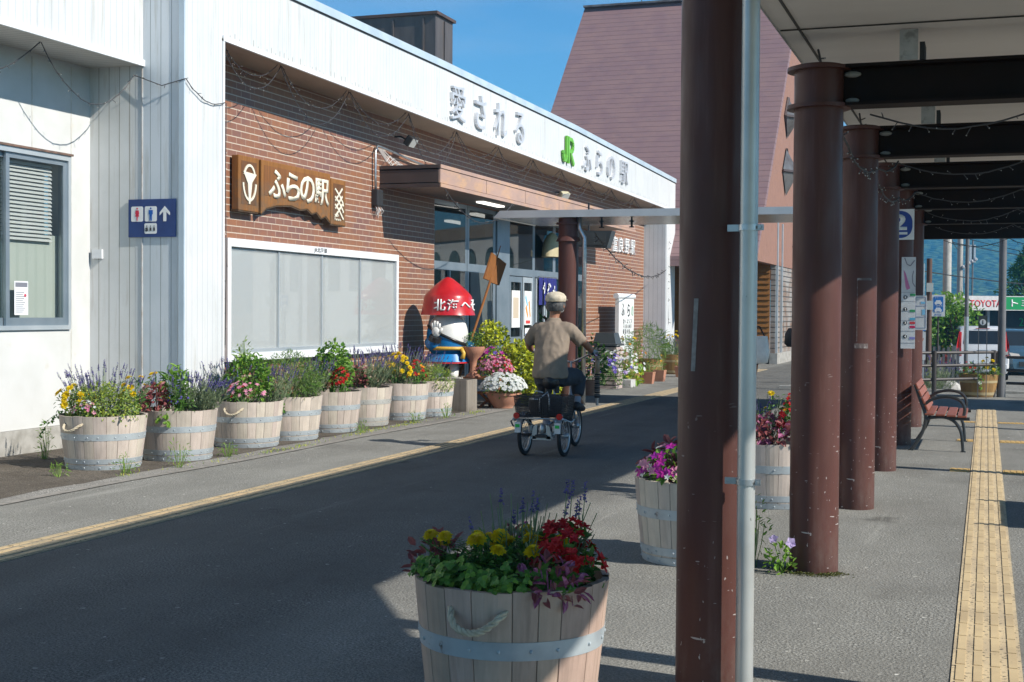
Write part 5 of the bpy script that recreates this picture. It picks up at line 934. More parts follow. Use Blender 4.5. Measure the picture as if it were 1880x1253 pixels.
# ================================================================== statue and signpost
REDG = mat('glossy_red', (.55, .02, .025), .3, c2=(.46, .015, .02), scale=5, c3=(.6, .1, .08), s3=40, lo3=.72, hi3=.78, coat=.3); WHG = mat('painted_white', (.78, .77, .74), .35, c2=(.7, .69, .66), scale=5); BLG = mat('painted_blue', (.01, .22, .55), .3, c2=(.01, .18, .48), scale=6, coat=.3)
sta = thing('painted_statue', 'painted festival figure with big red hat and blue coat raising one white hand', 'statue', (-8.9, 22.15, 0))
q = MB(); q.lathe([(.48, 1.575), (.462, 1.63), (.44, 1.76), (.425, 1.88), (.405, 1.925), (.325, 2.01), (.205, 2.12), (.095, 2.205), (.045, 2.232), (.01, 2.24)], (0, 0, 0), 40, cap=False); q.lathe([(.02, 1.6), (.465, 1.58)], (0, 0, 0), 40, cap=False); hat = q.build('hat', REDG, sta, smooth='auto')
for ch, a in (('北', -87), ('海', -57), ('へ', -25), ('そ', 6)):
    c = rad(a); rr_ = .428; M = frame((rr_ * math.cos(c), rr_ * math.sin(c), 1.75), (-math.sin(c), math.cos(c), 0), (-.1 * math.cos(c), -.1 * math.sin(c), 1)); text(ch, M, .21, .2 if ch != 'へ' else .1, flat('white_letter', (.85, .86, .86), .5), 'hat_letter', sta, .03, .015).parent = hat
sg = 44; rg = 24; cz, rx, rz_ = 1.2, .36, .43
def br(z): return rx * max(.02, 1 - ((z - cz) / rz_) ** 2) ** .42
q = MB(); q.lathe([(br(cz - rz_ * math.cos(math.pi * j / rg)), cz - rz_ * math.cos(math.pi * j / rg)) for j in range(rg + 1)], (0, 0, 0), sg); q.build('body', WHG, sta, smooth=True)
q = MB(); rim_ = []
for i in range(sg):
    a_ = 2 * math.pi * i / sg; zl_ = 1.23 - .17 * math.cos(a_ - rad(8))
    for j in range(9): z = .84 + (zl_ - .84) * j / 8; r_ = br(z) + .012; q.v.append((r_ * math.cos(a_), r_ * math.sin(a_), z))
    rim_.append(q.v[-1])
for i in range(sg):
    for j in range(8): n_ = (i + 1) % sg; q.f.append((i * 9 + j, n_ * 9 + j, n_ * 9 + j + 1, i * 9 + j + 1)); q.m.append(0)
q.build('coat', BLG, sta, smooth=True); q = MB(); q.tube(rim_, .026, 8, closed=True); q.build('coat_collar', flat('black_lacquer', (.02, .02, .022), .3), sta, smooth=True)
q = MB(); q.tube([(.372 * math.cos(a), .372 * math.sin(a), 1.0) for a in [2 * math.pi * k / 30 for k in range(30)]], .032, 8, closed=True); q.tube([(.33, -.2, 1.0), (.38, -.2, .92), (.36, -.22, .82)], [.04, .035, .045], 8); q.build('belt', mat('painted_yellow', (.7, .42, .06), .4), sta, smooth=True)
q = MB(); q.lathe([(.345, .9), (.41, .77), (.38, .77), (.3, .85)], (0, 0, 0), 30, cap=False); q.build('coat_hem', BLG, sta, smooth='auto'); q = MB(); q.lathe([(.4, .775), (.405, .74), (.36, .75)], (0, 0, 0), 30, cap=False); q.build('red_hem', REDG, sta, smooth='auto')
for s in (-1, 1):
    q = MB(); q.tube([(.13 * s, -.02, .8), (.14 * s, -.03, .62), (.14 * s, -.06, .54), (.15 * s, -.16, .51)], [.09, .08, .085, .06], 12); q.build('leg', WHG, sta, smooth=True)
q = MB(); q.tube([(-.24, -.22, 1.1), (-.16, -.36, 1.08), (-.07, -.42, 1.14)], [.1, .115, .1], 14, 0); q.build('sleeve', [BLG, flat('black_lacquer', (.02, .02, .022), .3)], sta, smooth=True); q = MB(); q.tube([(.27, .1, 1.08), (.38, .08, 1.02), (.4, .0, .97)], [.09, .1, .09], 12, 0); q.build('sleeve', BLG, sta, smooth=True)
q = MB(); q.tube([(-.08, -.415, 1.13), (-.05, -.43, 1.21)], [.115, .108], 16); q.build('cuff', flat('black_lacquer', (.02, .02, .022), .3), sta, smooth='auto')
q = MB(); q.ball((-.04, -.435, 1.29), .082, 12, 8, 0, 1, .65, 1.15)
for k, (dx, L_) in enumerate(((-.055, .09), (-.02, .13), (.018, .12), (.052, .085))): q.tube([(-.04 + dx, -.435, 1.33), (-.04 + dx * 1.25, -.44, 1.35 + L_)], [.028, .02], 8)
q.tube([(.02, -.44, 1.27), (.075, -.445, 1.35)], [.032, .022], 8); q.build('hand', WHG, sta, smooth=True)
tag(MB().box(-9.25, -8.55, 21.85, 22.45, 0, .5).build('statue_base', BW if False else CONC, bevel=.015), 'low concrete block the painted festival figure stands on', 'plinth')
sg_ = thing('arrow_signpost', 'leaning brown wooden arrow board on a pole right of the red hat', 'signpost', (-8.45, 22.45, .0)); AW = m_wood('arrow_wood', (.36, .15, .045), (.26, .1, .03))
q = MB(); q.tube([(-.25, -.25, .5), (.0, .55, 2.12), (.1, .88, 2.84)], [.022, .022, .008], 8); tone(q.build('pole', AW, sg_)); q = MB(); q.prism([(-.02, .28, 2.23), (-.02, .55, 2.2), (.05, .8, 2.62), (.05, .5, 2.7)], (.03, 0, 0)); tone(q.build('board', AW, sg_)); q = MB(); q.prism([(.0, .56, 2.17), (.04, .9, 2.12), (.1, 1.12, 2.52), (.06, .82, 2.62)], (.03, 0, 0)); tone(q.build('board', AW, sg_))
# ================================================================== people
def skinned(name, J, E, mt, parent, sub=2, root=None):
    """one continuous surface grown along joints J = {key: (pos, rx, ry)} linked by edges E"""
    keys = list(J); me = bpy.data.meshes.new(name); me.from_pydata([J[k][0] for k in keys], [(keys.index(a), keys.index(b)) for a, b in E], [])
    o = bpy.data.objects.new(name, me); COL.objects.link(o); md = o.modifiers.new('skin', 'SKIN'); md.use_smooth_shade = True; md.branch_smoothing = .4
    sk = me.skin_vertices[0].data if me.skin_vertices else None
    if sk is None:
        bpy.context.view_layer.objects.active = o; bpy.ops.mesh.customdata_skin_add(); sk = me.skin_vertices[0].data
    for i, k in enumerate(keys): sk[i].radius = (J[k][1], J[k][2]); sk[i].use_root = (k == (root or keys[0]))
    sb_ = o.modifiers.new('sub', 'SUBSURF'); sb_.levels = sb_.render_levels = sub
    dg = bpy.context.evaluated_depsgraph_get(); dg.update(); m2 = bpy.data.meshes.new_from_object(o.evaluated_get(dg)); m2.name = name; o.modifiers.clear(); o.data = m2; bpy.data.meshes.remove(me)
    m2.materials.clear()
    for q_ in (mt if isinstance(mt, list) else [mt]): m2.materials.append(q_)
    for p in m2.polygons: p.use_smooth = True; p.material_index = 0
    o.parent = parent; return o
SKIN = mat('skin_tan', (.36, .17, .1), .5, c2=(.3, .135, .08), scale=20); HAIR = mat('grey_black_hair', (.04, .04, .042), .6, c2=(.1, .1, .1), scale=60); BHAIR = mat('black_hair', (.015, .013, .012), .5, c2=(.03, .027, .025), scale=50)
def fingers(J, E, palm, base, dirv, side, curl, L=.085, r=.0095):
    """five finger chains from the palm; dirv = along the hand, side = towards the thumb, curl = bending direction"""
    b = V(base); d = V(dirv).normalized(); s = V(side).normalized(); c = V(curl).normalized()
    for k, (o, f) in enumerate(((.03, .9), (.01, 1.), (-.011, .95), (-.03, .75))):
        p0 = b + s * o + d * .045; p1 = p0 + (d + c * .35).normalized() * (L * f * .45); p2 = p1 + (d * .6 + c).normalized() * (L * f * .33); p3 = p2 + (c * 1.0 + d * .1).normalized() * (L * f * .25); n = '%s_f%d' % (palm, k)
        for i, p in enumerate((p0, p1, p2, p3)): J[n + str(i)] = (tuple(p), r * (1 - .1 * i), r * (1 - .1 * i))
        E += [(palm, n + '0'), (n + '0', n + '1'), (n + '1', n + '2'), (n + '2', n + '3')]
    p0 = b + s * .04 + d * .0; p1 = p0 + (s * .7 + d * .6 + c * .4).normalized() * .035; p2 = p1 + (d + c * .6).normalized() * .03; n = palm + '_t'
    for i, p in enumerate((p0, p1, p2)): J[n + str(i)] = (tuple(p), r * 1.15, r * 1.1)
    E += [(palm, n + '0'), (n + '0', n + '1'), (n + '1', n + '2')]
def head(parent, c, r, yaw=0, hairm=None, skin=None, mask=False):
    """face features, ears and hair for a head ball centred at c facing local +Y"""
    M = Matrix.Translation(c) @ Matrix.Rotation(yaw, 4, 'Z'); q = MB()
    def at(x, y, z): return tuple(M @ V((x * r, y * r, z * r)))
    f = MB(); f.tube([at(0, .98, .22), at(0, 1.16, -.12), at(0, .98, -.2)], [.1 * r, .17 * r, .12 * r], 8)
    for s in (-1, 1): f.ball(at(.98 * s, -.05, -.05), .26 * r, 8, 6, 0, .45, .8, 1.2)
    f.tube([at(-.3, .93, -.5), at(0, 1.0, -.5), at(.3, .93, -.5)], .06 * r, 6); f.build('face_features', skin or SKIN, parent, smooth=True)
    e = MB()
    for s in (-1, 1): e.ball(at(.36 * s, .9, .12), .11 * r, 8, 6)
    e.build('eye', flat('eye_dark', (.02, .015, .015), .2), parent, smooth=True)
    h = MB(); n1, n2 = 20, 12
    for j in range(n2):
        for i in range(n1):
            def pt(j, i):
                a = 2 * math.pi * i / n1; front = max(0, math.sin(a)); lo = -.62 + 1.15 * front ** .6; z = lo + (1.12 - lo) * j / n2; rr = math.sqrt(max(0, 1.13 ** 2 - z * z * .98)); return at(rr * math.cos(a) * .97, rr * math.sin(a) * 1.05 - .03, z)
            h.add([pt(j, i), pt(j, i + 1), pt(j + 1, i + 1), pt(j + 1, i)], [(0, 1, 2, 3)])
    h.build('hair', hairm or BHAIR, parent, smooth=True)
    if mask:
        k = MB(); k.ball(at(0, .75, -.42), .5 * r, 12, 8, 0, 1.1, .75, .8); k.build('face_mask', PW, parent, smooth=True)
def soft(name, mb, mt, parent, vox=.012, it=6, fold=.006, fs=(9, 9, 5), seed=0):
    """overlapping closed shapes fused into one continuous cloth surface with folds"""
    o = mb.build(name, mt); r_ = o.modifiers.new('fuse', 'REMESH'); r_.mode = 'VOXEL'; r_.voxel_size = vox; sm_ = o.modifiers.new('smooth', 'SMOOTH'); sm_.factor = .5; sm_.iterations = it
    dg = bpy.context.evaluated_depsgraph_get(); dg.update(); me = bpy.data.meshes.new_from_object(o.evaluated_get(dg)); old = o.data; o.modifiers.clear(); o.data = me; me.name = name; bpy.data.meshes.remove(old)
    nn = [v.normal.copy() for v in me.vertices]
    for v, n in zip(me.vertices, nn):
        p = v.co; f = noise.noise(V((p.x * fs[0] + seed, p.y * fs[1], p.z * fs[2] + p.x * 4))) + .5 * noise.noise(V((p.x * fs[0] * 2.2, p.y * fs[1] * 2 + seed, p.z * fs[2] * 2.4 - p.x * 6))); v.co = p + n * (fold * (1 - 2 * abs(f)))
    for p in me.polygons: p.use_smooth = True
    me.update(); o.parent = parent; return o
def loft(q, secs, seg=24):
    """closed ellipse-section body: secs = (x, y, z, rx, ry)"""
    n0 = len(secs); vs = [(x + a * math.cos(2 * math.pi * i / seg), y + b * math.sin(2 * math.pi * i / seg), z) for x, y, z, a, b in secs for i in range(seg)]
    q.add(vs, [(j * seg + i, j * seg + (i + 1) % seg, (j + 1) * seg + (i + 1) % seg, (j + 1) * seg + i) for j in range(n0 - 1) for i in range(seg)] + [tuple(range(seg - 1, -1, -1)), tuple((n0 - 1) * seg + i for i in range(seg))])
# --- the cyclist
CX, CY = -4.755, 15.2
man = thing('person', 'man in taupe t-shirt, dark trousers and white cap riding a tricycle, seen from behind', 'person', (CX, CY, 0))
ox = -.05; J = {'pelvis': ((ox, .0, .93), .13, .11), 'chest': ((ox, .06, 1.36), .1, .085), 'neck': ((ox, .1, 1.57), .062, .062), 'nk2': ((ox + .01, .115, 1.63), .058, .06), 'head': ((ox + .015, .13, 1.72), .1, .112), 'crown': ((ox + .015, .135, 1.8), .075, .085)}
E = [('pelvis', 'chest'), ('chest', 'neck'), ('neck', 'nk2'), ('nk2', 'head'), ('head', 'crown')]
for s, n in ((1, 'r'), (-1, 'l')):
    J[n + 'sh'] = ((ox + .19 * s, .085, 1.45), .045, .045); J[n + 'el'] = ((ox + .345 * s, .2, 1.29), .05, .05); J[n + 'fa'] = ((ox + .37 * s, .33, 1.22), .046, .044); J[n + 'wr'] = ((ox + .375 * s, .42, 1.18), .032, .03)
    E += [('chest', n + 'sh'), (n + 'sh', n + 'el'), (n + 'el', n + 'fa'), (n + 'fa', n + 'wr')]
    k = ((ox + .2 * s, .42, .86 if s > 0 else .76)); an_ = ((ox + .215 * s, .36, .62) if s > 0 else (ox + .16 * s, .34, .32))
    J[n + 'hip'] = ((ox + .1 * s, .02, .9), .1, .1); J[n + 'kn'] = (k, .062, .062); J[n + 'an'] = (an_, .04, .042); J[n + 'to'] = ((an_[0] + .02 * s, an_[1] + .15, an_[2] - .07), .035, .03); E += [('pelvis', n + 'hip'), (n + 'hip', n + 'kn'), (n + 'kn', n + 'an'), (n + 'an', n + 'to')]
skinned('body', J, E, SKIN, man)
SHIRT = mat('taupe_jersey', (.27, .215, .165), .9, c2=(.225, .18, .14), scale=6, bmp=.35, bscale=30)
q = MB(); loft(q, [(ox, -.035, .875, .205, .165), (ox, -.03, .93, .212, .17), (ox, -.015, 1.05, .2, .158), (ox, .01, 1.18, .198, .148), (ox, .04, 1.31, .208, .143), (ox, .07, 1.41, .2, .128), (ox, .085, 1.47, .175, .108), (ox, .095, 1.515, .125, .09), (ox, .1, 1.55, .08, .07), (ox, .103, 1.575, .068, .064)])
for s_ in (1, -1): q.tube([(ox + .1 * s_, .09, 1.465), (ox + .185 * s_, .095, 1.44), (ox + .25 * s_, .12, 1.385), (ox + .3 * s_, .16, 1.325), (ox + .325 * s_, .18, 1.285)], [.075, .083, .08, .077, .076], 18)
soft('t_shirt', q, SHIRT, man, .011, 7, .007)
TROU = mat('dark_grey_cloth', (.045, .055, .07), .9, c2=(.035, .042, .055), scale=7, bmp=.3, bscale=18); q = MB(); loft(q, [(ox, .0, .8, .15, .13), (ox, .0, .86, .185, .155), (ox, -.01, .95, .185, .15), (ox, .0, 1.0, .17, .13)])
for s_ in (1, -1):
    kz = .87 if s_ > 0 else .77; q.tube([(ox + .09 * s_, .03, .885), (ox + .15 * s_, .2, .885 if s_ > 0 else .84), (ox + .195 * s_, .38, kz + .005), (ox + .205 * s_, .45, kz - .03), (ox + .212 * s_, .42, kz - .12), ((ox + .215 * s_, .375, .655) if s_ > 0 else (ox + .17 * s_, .35, .38))], [.12, .112, .098, .09, .083, .066], 16)
soft('trousers', q, TROU, man, .012, 5, .006, seed=7)
head(man, (ox + .015, .13, 1.72), .108, rad(-12), HAIR, None, True)
q = MB(); hc = (ox + .013, .125, 1.735); q.lathe([(.116, .03), (.13, .055), (.127, .095), (.096, .13), (.05, .148), (.005, .152)], hc, 24, cap=False, sx=.96, sy=1.05); q.lathe([(.115, .03), (.131, .034)], hc, 24, cap=False, sx=.96, sy=1.05)
q.prism([(hc[0] + .11 * math.cos(rad(a)) * (1 if 0 < a < 180 else 1), hc[1] + .12 + .1 * math.sin(rad(a)), hc[2] + .05) for a in range(0, 181, 15)], (0, 0, .008)); q.build('cap', mat('cream_cap', (.62, .55, .43), .9, c2=(.48, .42, .32), scale=14, bmp=.3, bscale=40), man, smooth='auto')
GLV = mat('grey_glove', (.4, .42, .46), .9, c2=(.3, .32, .36), scale=30); SHOE = mat('black_shoe', (.02, .022, .026), .5); SOCK = mat('grey_sock', (.3, .33, .4), .9)
for s, n in ((1, 'r'), (-1, 'l')):
    J = {'wr': ((ox + .375 * s, .425, 1.178), .04, .038), 'pa': ((ox + .378 * s, .475, 1.172), .038, .026)}; E = [('wr', 'pa')]; fingers(J, E, 'pa', (ox + .378 * s, .48, 1.175), (0, 1, .1), (-s, 0, 0), (0, -.1, -1), .085, .0125); skinned('glove', J, E, GLV, man, 2)
    a = (ox + .215 * s, .36, .6) if s > 0 else (ox + .16 * s, .34, .3); q = MB(); q.tube([(a[0], a[1] - .09, a[2] - .075), (a[0], a[1] - .03, a[2] - .065), (a[0] + .01 * s, a[1] + .08, a[2] - .09), (a[0] + .02 * s, a[1] + .19, a[2] - .115)], [.04, .055, .055, .032], 12); q.build('shoe', SHOE, man, smooth=True); q = MB(); q.tube([(a[0], a[1], a[2] - .04), (a[0], a[1] + .005, a[2] + .045)], .047, 12); q.build('sock', SOCK, man, smooth=True)
# --- the tricycle
tr = thing('tricycle', 'grey adult tricycle with a black wire basket between its two rear wheels', 'tricycle', (CX, CY, 0)); SILV = mat('silver_paint', (.5, .52, .54), .3, .7, c2=(.42, .44, .46), scale=6); BLK = flat('black_plastic', (.03, .03, .032), .5); RUB = mat('tyre_rubber', (.022, .022, .024), .85, c2=(.035, .035, .035), scale=20)
def wheel(x, y, r, lean=0):
    w_ = bpy.data.objects.new('wheel', None); COL.objects.link(w_); w_.parent = tr; w_.location = (x, y, r); w_.rotation_euler = (0, lean, 0); c = lambda R__, n=36: [(0, R__ * math.cos(2 * math.pi * k / n), R__ * math.sin(2 * math.pi * k / n)) for k in range(n)]
    q = MB(); q.tube(c(r - .024), .024, 10, closed=True); q.build('tyre', RUB, w_, smooth=True); q = MB(); q.tube(c(r - .052), .016, 8, closed=True); q.tube([(-.05, 0, 0), (.05, 0, 0)], .028, 12)
    for k in range(20): a = 2 * math.pi * k / 20; q.tube([(.03 * (-1) ** k, .025 * math.cos(a + .5), .025 * math.sin(a + .5)), (0, (r - .06) * math.cos(a), (r - .06) * math.sin(a))], .0022, 4)
    q.build('rim', SILV, w_, smooth=True)
wheel(-.235, -.38, .235); wheel(.235, -.38, .235); wheel(0, .85, .25)
q = MB()
for s in (-1, 1): q.tube([(.0, -.05, .36), (.09 * s, -.2, .3), (.13 * s, -.38, .25)], .016, 8); q.tube([(.08 * s, -.3, .28), (.26 * s, -.3, .4), (.33 * s, -.32, .42), (.34 * s, -.44, .4), (.3 * s, -.6, .42)], .011, 6)
q.tube([(-.13, -.38, .25), (.13, -.38, .25)], .02, 8); q.tube([(0, -.05, .36), (0, .35, .33), (0, .6, .45), (0, .68, .78)], .024, 10); q.tube([(0, .1, .34), (0, .0, .6), (0, -.03, .82)], .017, 8); q.tube([(0, .66, .74), (0, .78, .5), (0, .85, .25)], .016, 8); q.tube([(0, .68, .78), (0, .64, 1.05)], .014, 8); q.build('frame', SILV, tr, smooth=True)
q = MB(); q.tube([(-.3, -.6, .44), (.3, -.6, .44)], .011, 8); q.tube([(-.3, -.6, .44), (-.34, -.58, .4), (-.34, -.5, .34), (-.3, -.46, .33)], .01, 8); q.tube([(.3, -.6, .44), (.35, -.55, .41), (.35, -.42, .34)], .01, 8); q.build('bumper', SILV, tr, smooth=True)
q = MB(); q.box(-.11, .11, -.5, -.34, .19, .235); q.prism([(-.12, -.5, .2), (-.06, -.5, .2), (-.05, -.5, .37), (-.1, -.5, .34)], (0, .06, 0)); q.prism([(.06, -.5, .2), (.12, -.5, .2), (.1, -.5, .34), (.05, -.5, .37)], (0, .06, 0)); q.lathe([(.04, 0), (.05, .05), (.03, .1)], (0, -.47, .27), 12); q.lathe([(.035, 0), (.035, .06)], (.14, -.45, .29), 10); q.lathe([(.03, 0), (.03, .06)], (-.14, -.45, .29), 10); q.build('axle_housing', SILV, tr, smooth='auto')
MB().box(-.07, .07, -.52, -.5, .215, .25).build('rear_plate', BLK, tr); q = MB(); q.tube([(-.31, -.42, .24), (-.1, -.42, .24)], .014, 8); q.build('axle_stub', BLK, tr)
for s in (-1, 1):
    q = MB(); n = 12
    for k in range(n):
        a0, a1 = rad(35 + 135 * k / n), rad(35 + 135 * (k + 1) / n); p = lambda a, x: (.235 * s + x, -.38 + .265 * math.cos(a), .235 + .265 * math.sin(a)); q.add([p(a0, -.035), p(a0, .035), p(a1, .035), p(a1, -.035)], [(0, 1, 2, 3)])
    q.build('fender', SILV, tr, smooth=True); MB().box(.235 * s - .035, .235 * s + .035, -.655, -.64, .28, .4).build('mud_flap', mat('flap_white', (.72, .74, .75), .35), tr); MB().box(.235 * s - .025, .235 * s + .025, -.66, -.656, .34, .375).build('sticker', flat('sticker_green', (.02, .55, .08), .4), tr)
    q = MB(); q.tube([(.255 * s, -.62, .47), (.255 * s, -.645, .47)], .036, 14); q.build('reflector', flat('reflector_red', (.5, .01, .01), .15), tr, smooth='auto')
q = MB(); x0, x1, y0, y1, z0, z1 = -.26, .27, -.62, -.18, .46, .69
for k in range(13):
    z = z0 + (z1 - z0) * k / 12; f = k / 12 * .025; q.tube([(x0 - f, y0 - f, z), (x1 + f, y0 - f, z), (x1 + f, y1, z), (x0 - f, y1, z)], .0032 if k < 12 else .006, 4, closed=True)
for k in range(25):
    x = x0 + (x1 - x0) * k / 24
    for yy, fy in ((y0, -.025), (y1, 0)): q.tube([(x, yy, z0), (x + .025 * (k / 12 - 1), yy + fy, z1)], .003, 4)
for k in range(20): y = y0 + (y1 - y0) * k / 19; q.tube([(x0, y, z0), (x0 - .025, y, z1)], .003, 4); q.tube([(x1, y, z0), (x1 + .025, y, z1)], .003, 4); q.tube([(x0, y, z0), (x1, y, z0)], .003, 4)
q.build('basket', BLK, tr); q = MB(); q.tube([(-.02, -.2, .82), (-.02, -.05, .85), (0, .05, .85), (0, .16, .84)], [.07, .115, .08, .03], 14); q.build('saddle', mat('saddle_vinyl', (.02, .02, .022), .4), tr, smooth=True); q = MB()
for s in (-1, 1): q.lathe([(.028, 0), (.028, .09)], (.06 * s, -.1, .7), 10)
q.build('saddle_spring', BLK, tr)
q = MB(); q.tube([(-.39, .42, 1.15), (-.3, .5, 1.16), (-.12, .62, 1.08), (0, .645, 1.03), (.12, .62, 1.08), (.3, .5, 1.16), (.36, .42, 1.15)], .012, 8); q.build('handlebar', SILV, tr, smooth=True); q = MB()
for s in (-1, 1): q.tube([((-.015 if s < 0 else -.015) + .36 * s, .4, 1.148), ((-.015) + .33 * s, .5, 1.155)], .018, 8); q.tube([(.3 * s, .52, 1.15), (.36 * s, .55, 1.1), (.38 * s, .5, 1.08)], .006, 6)
q.build('grip', BLK, tr, smooth=True); q = MB(); q.tube([(.3, .5, 1.16), (.34, .6, 1.27), (.37, .55, 1.2)], .006, 5); q.tube([(-.2, .55, 1.14), (.05, .75, 1.0), (.02, .75, .6)], .005, 5); q.build('brake_cable', BLK, tr, smooth=True)
for s, (y, z) in ((1, (.38, .5)), (-1, (.34, .2))):
    q = MB(); q.tube([(.08 * s, .36, .35), (.09 * s, y, z)], .012, 6); q.box(min(.1 * s, .21 * s), max(.1 * s, .21 * s), y - .04, y + .05, z - .012, z + .012); pd = q.build('pedal', BLK, tr); MB().box(.15 * s - .035, .15 * s + .035, y - .045, y - .04, z - .01, z + .01).build('reflector', flat('reflector_orange', (.7, .22, .02), .2), pd)
q = MB(); q.tube([(0.02 * 1, .36, .35), (.03, .36, .35)], .09, 20); q.build('chain_ring', BLK, tr)
bag = thing('bag', 'black bag with pale straps standing in the tricycle basket', 'bag', (CX, CY - .4, .466)); q = MB(); q.lathe([(.17, 0), (.2, .1), (.19, .2), (.12, .235)], (.03, 0, 0), 20, sx=1.1, sy=.75); q.build('body', mat('black_nylon', (.02, .02, .024), .5, c2=(.035, .035, .04), scale=9), bag, smooth='auto'); q = MB()
q.tube([(.0, -.17, .05), (.0, -.165, .2), (.06, -.06, .27), (.11, -.165, .2), (.11, -.17, .05)], .009, 6); q.tube([(-.12, -.05, .22), (-.08, -.06, .28), (.0, -.05, .26)], .008, 6); q.box(-.13, -.02, -.155, -.15, .175, .2); q.build('strap', SILV, bag, smooth=True)
um = thing('umbrella', 'folded umbrella with a brown handle hanging at the tricycle handlebar', 'umbrella', (CX + .36, CY + .55, .62)); q = MB(); q.tube([(0, 0, .3), (0, 0, .5)], .03, 10); q.build('handle', mat('tan_handle', (.42, .3, .2), .5), um, smooth=True); q = MB()
for k in range(11): q.tube([(0, 0, .0 + .027 * k), (0, 0, .022 + .027 * k)], [.032, .038], 12, k % 2)
q.build('folded_cloth', [BLK, mat('grey_stripe', (.12, .125, .13), .7)], um, smooth='auto'); q = MB(); q.tube([(0, 0, -.09), (0, 0, 0)], .018, 8); q.build('tip', SILV, um)
# --- two people mostly hidden behind the columns
def stand(label, x, y, rz, top, legs, tall=1.62):
    p = thing('person', label, 'person', (x, y, 0), rz); k = tall / 1.7; J = {'pelvis': ((0, 0, .92 * k), .13, .1), 'chest': ((0, .01, 1.28 * k), .14, .1), 'neck': ((0, .0, 1.45 * k), .055, .055), 'head': ((0, .02, 1.58 * k), .085, .1), 'crown': ((0, .015, 1.65 * k), .06, .07)}; E = [('pelvis', 'chest'), ('chest', 'neck'), ('neck', 'head'), ('head', 'crown')]
    for s, n in ((1, 'r'), (-1, 'l')):
        J[n + 's'] = ((.17 * s, 0, 1.39 * k), .06, .06); J[n + 'e'] = ((.22 * s, -.02, 1.12 * k), .043, .043); J[n + 'w'] = ((.23 * s, .06, .9 * k), .027, .03); J[n + 'p'] = ((.23 * s, .075, .83 * k), .022, .036); E += [('chest', n + 's'), (n + 's', n + 'e'), (n + 'e', n + 'w'), (n + 'w', n + 'p')]; fingers(J, E, n + 'p', (.23 * s, .08, .83 * k), (0, .1, -1), (0, 1, 0), (-s, 0, -.2), .08, .009)
        J[n + 'h'] = ((.09 * s, 0, .88 * k), .095, .095); J[n + 'k'] = ((.1 * s, .02, .48 * k), .06, .062); J[n + 'a'] = ((.1 * s, -.02, .09), .038, .042); J[n + 't'] = ((.11 * s, .12, .035), .035, .028); E += [('pelvis', n + 'h'), (n + 'h', n + 'k'), (n + 'k', n + 'a'), (n + 'a', n + 't')]
    skinned('body', J, E, SKIN, p); J = {'c': ((0, .01, 1.25 * k), .175, .125), 'h': ((0, 0, .86 * k), .19, .14), 'u': ((0, 0, 1.4 * k), .1, .08)}; E = [('c', 'h'), ('c', 'u')]
    for s, n in ((1, 'r'), (-1, 'l')): J[n + 's'] = ((.17 * s, 0, 1.39 * k), .075, .075); J[n + 'e'] = ((.222 * s, -.02, 1.12 * k), .062, .062); J[n + 'w'] = ((.23 * s, .05, .93 * k), .05, .05); E += [('u', n + 's'), (n + 's', n + 'e'), (n + 'e', n + 'w')]
    skinned('jacket', J, E, top, p); J = {'p': ((0, 0, .88 * k), .15, .12)}; E = []
    for s, n in ((1, 'r'), (-1, 'l')): J[n + 'h'] = ((.09 * s, 0, .82 * k), .105, .105); J[n + 'k'] = ((.1 * s, .02, .48 * k), .085, .088); J[n + 'a'] = ((.1 * s, -.015, .12), .075, .08); E += [('p', n + 'h'), (n + 'h', n + 'k'), (n + 'k', n + 'a')]
    skinned('trousers', J, E, legs, p)
    for s in (-1, 1): q = MB(); q.tube([(.1 * s, -.08, .045), (.1 * s, 0, .05), (.11 * s, .1, .045), (.115 * s, .19, .032)], [.035, .047, .047, .03], 10); q.build('shoe', SHOE, p, smooth=True)
    head(p, (0, .02, 1.585 * k), .093); return p
BCL = mat('black_cloth', (.018, .018, .02), .9, c2=(.028, .028, .03), scale=8)
stand('person in black with a pale tote bag, standing behind the nearest brown column', -3.36, 19.8, rad(20), BCL, BCL); stand('person in dark clothes standing behind the second column, black bag showing', -2.42, 20.6, rad(-30), BCL, TROU)
tb = thing('tote_bag', 'pale grey cloth tote bag on the shoulder of the person in black', 'bag', (-3.08, 19.66, .92)); q = MB(); vs = []
for z, w_, d in ((0, .085, .05), (.02, .13, .07), (.15, .15, .08), (.3, .14, .06), (.4, .12, .03)): vs.append([(w_ * math.cos(a), d * math.sin(a), z) for a in [2 * math.pi * k / 16 for k in range(16)]])
q.add([p for r_ in vs for p in r_], [(j * 16 + i, j * 16 + (i + 1) % 16, (j + 1) * 16 + (i + 1) % 16, (j + 1) * 16 + i) for j in range(4) for i in range(16)] + [tuple(range(15, -1, -1))]); q.build('cloth', mat('tote_cloth', (.85, .83, .78), .9, c2=(.74, .72, .68), scale=9, bmp=.3, bscale=25), tb, smooth=True); q = MB(); q.tube([(.08, 0, .39), (.0, .05, .53), (-.1, .06, .56), (-.09, .0, .39)], .012, 6); q.build('strap', BCL, tb)
sb2 = thing('shoulder_bag', 'black shoulder bag of the person behind the second column', 'bag', (-2.68, 20.44, 1.15)); q = MB(); q.lathe([(.1, 0), (.15, .05), (.14, .2), (.09, .28)], (0, 0, 0), 16, sx=1, sy=.5); q.build('body', mat('black_nylon', (.02, .02, .024), .5), sb2, smooth='auto'); q = MB(); q.tube([(.08, 0, .26), (.14, .04, .36), (.2, .1, .3)], .014, 6); q.build('strap', BCL, sb2)
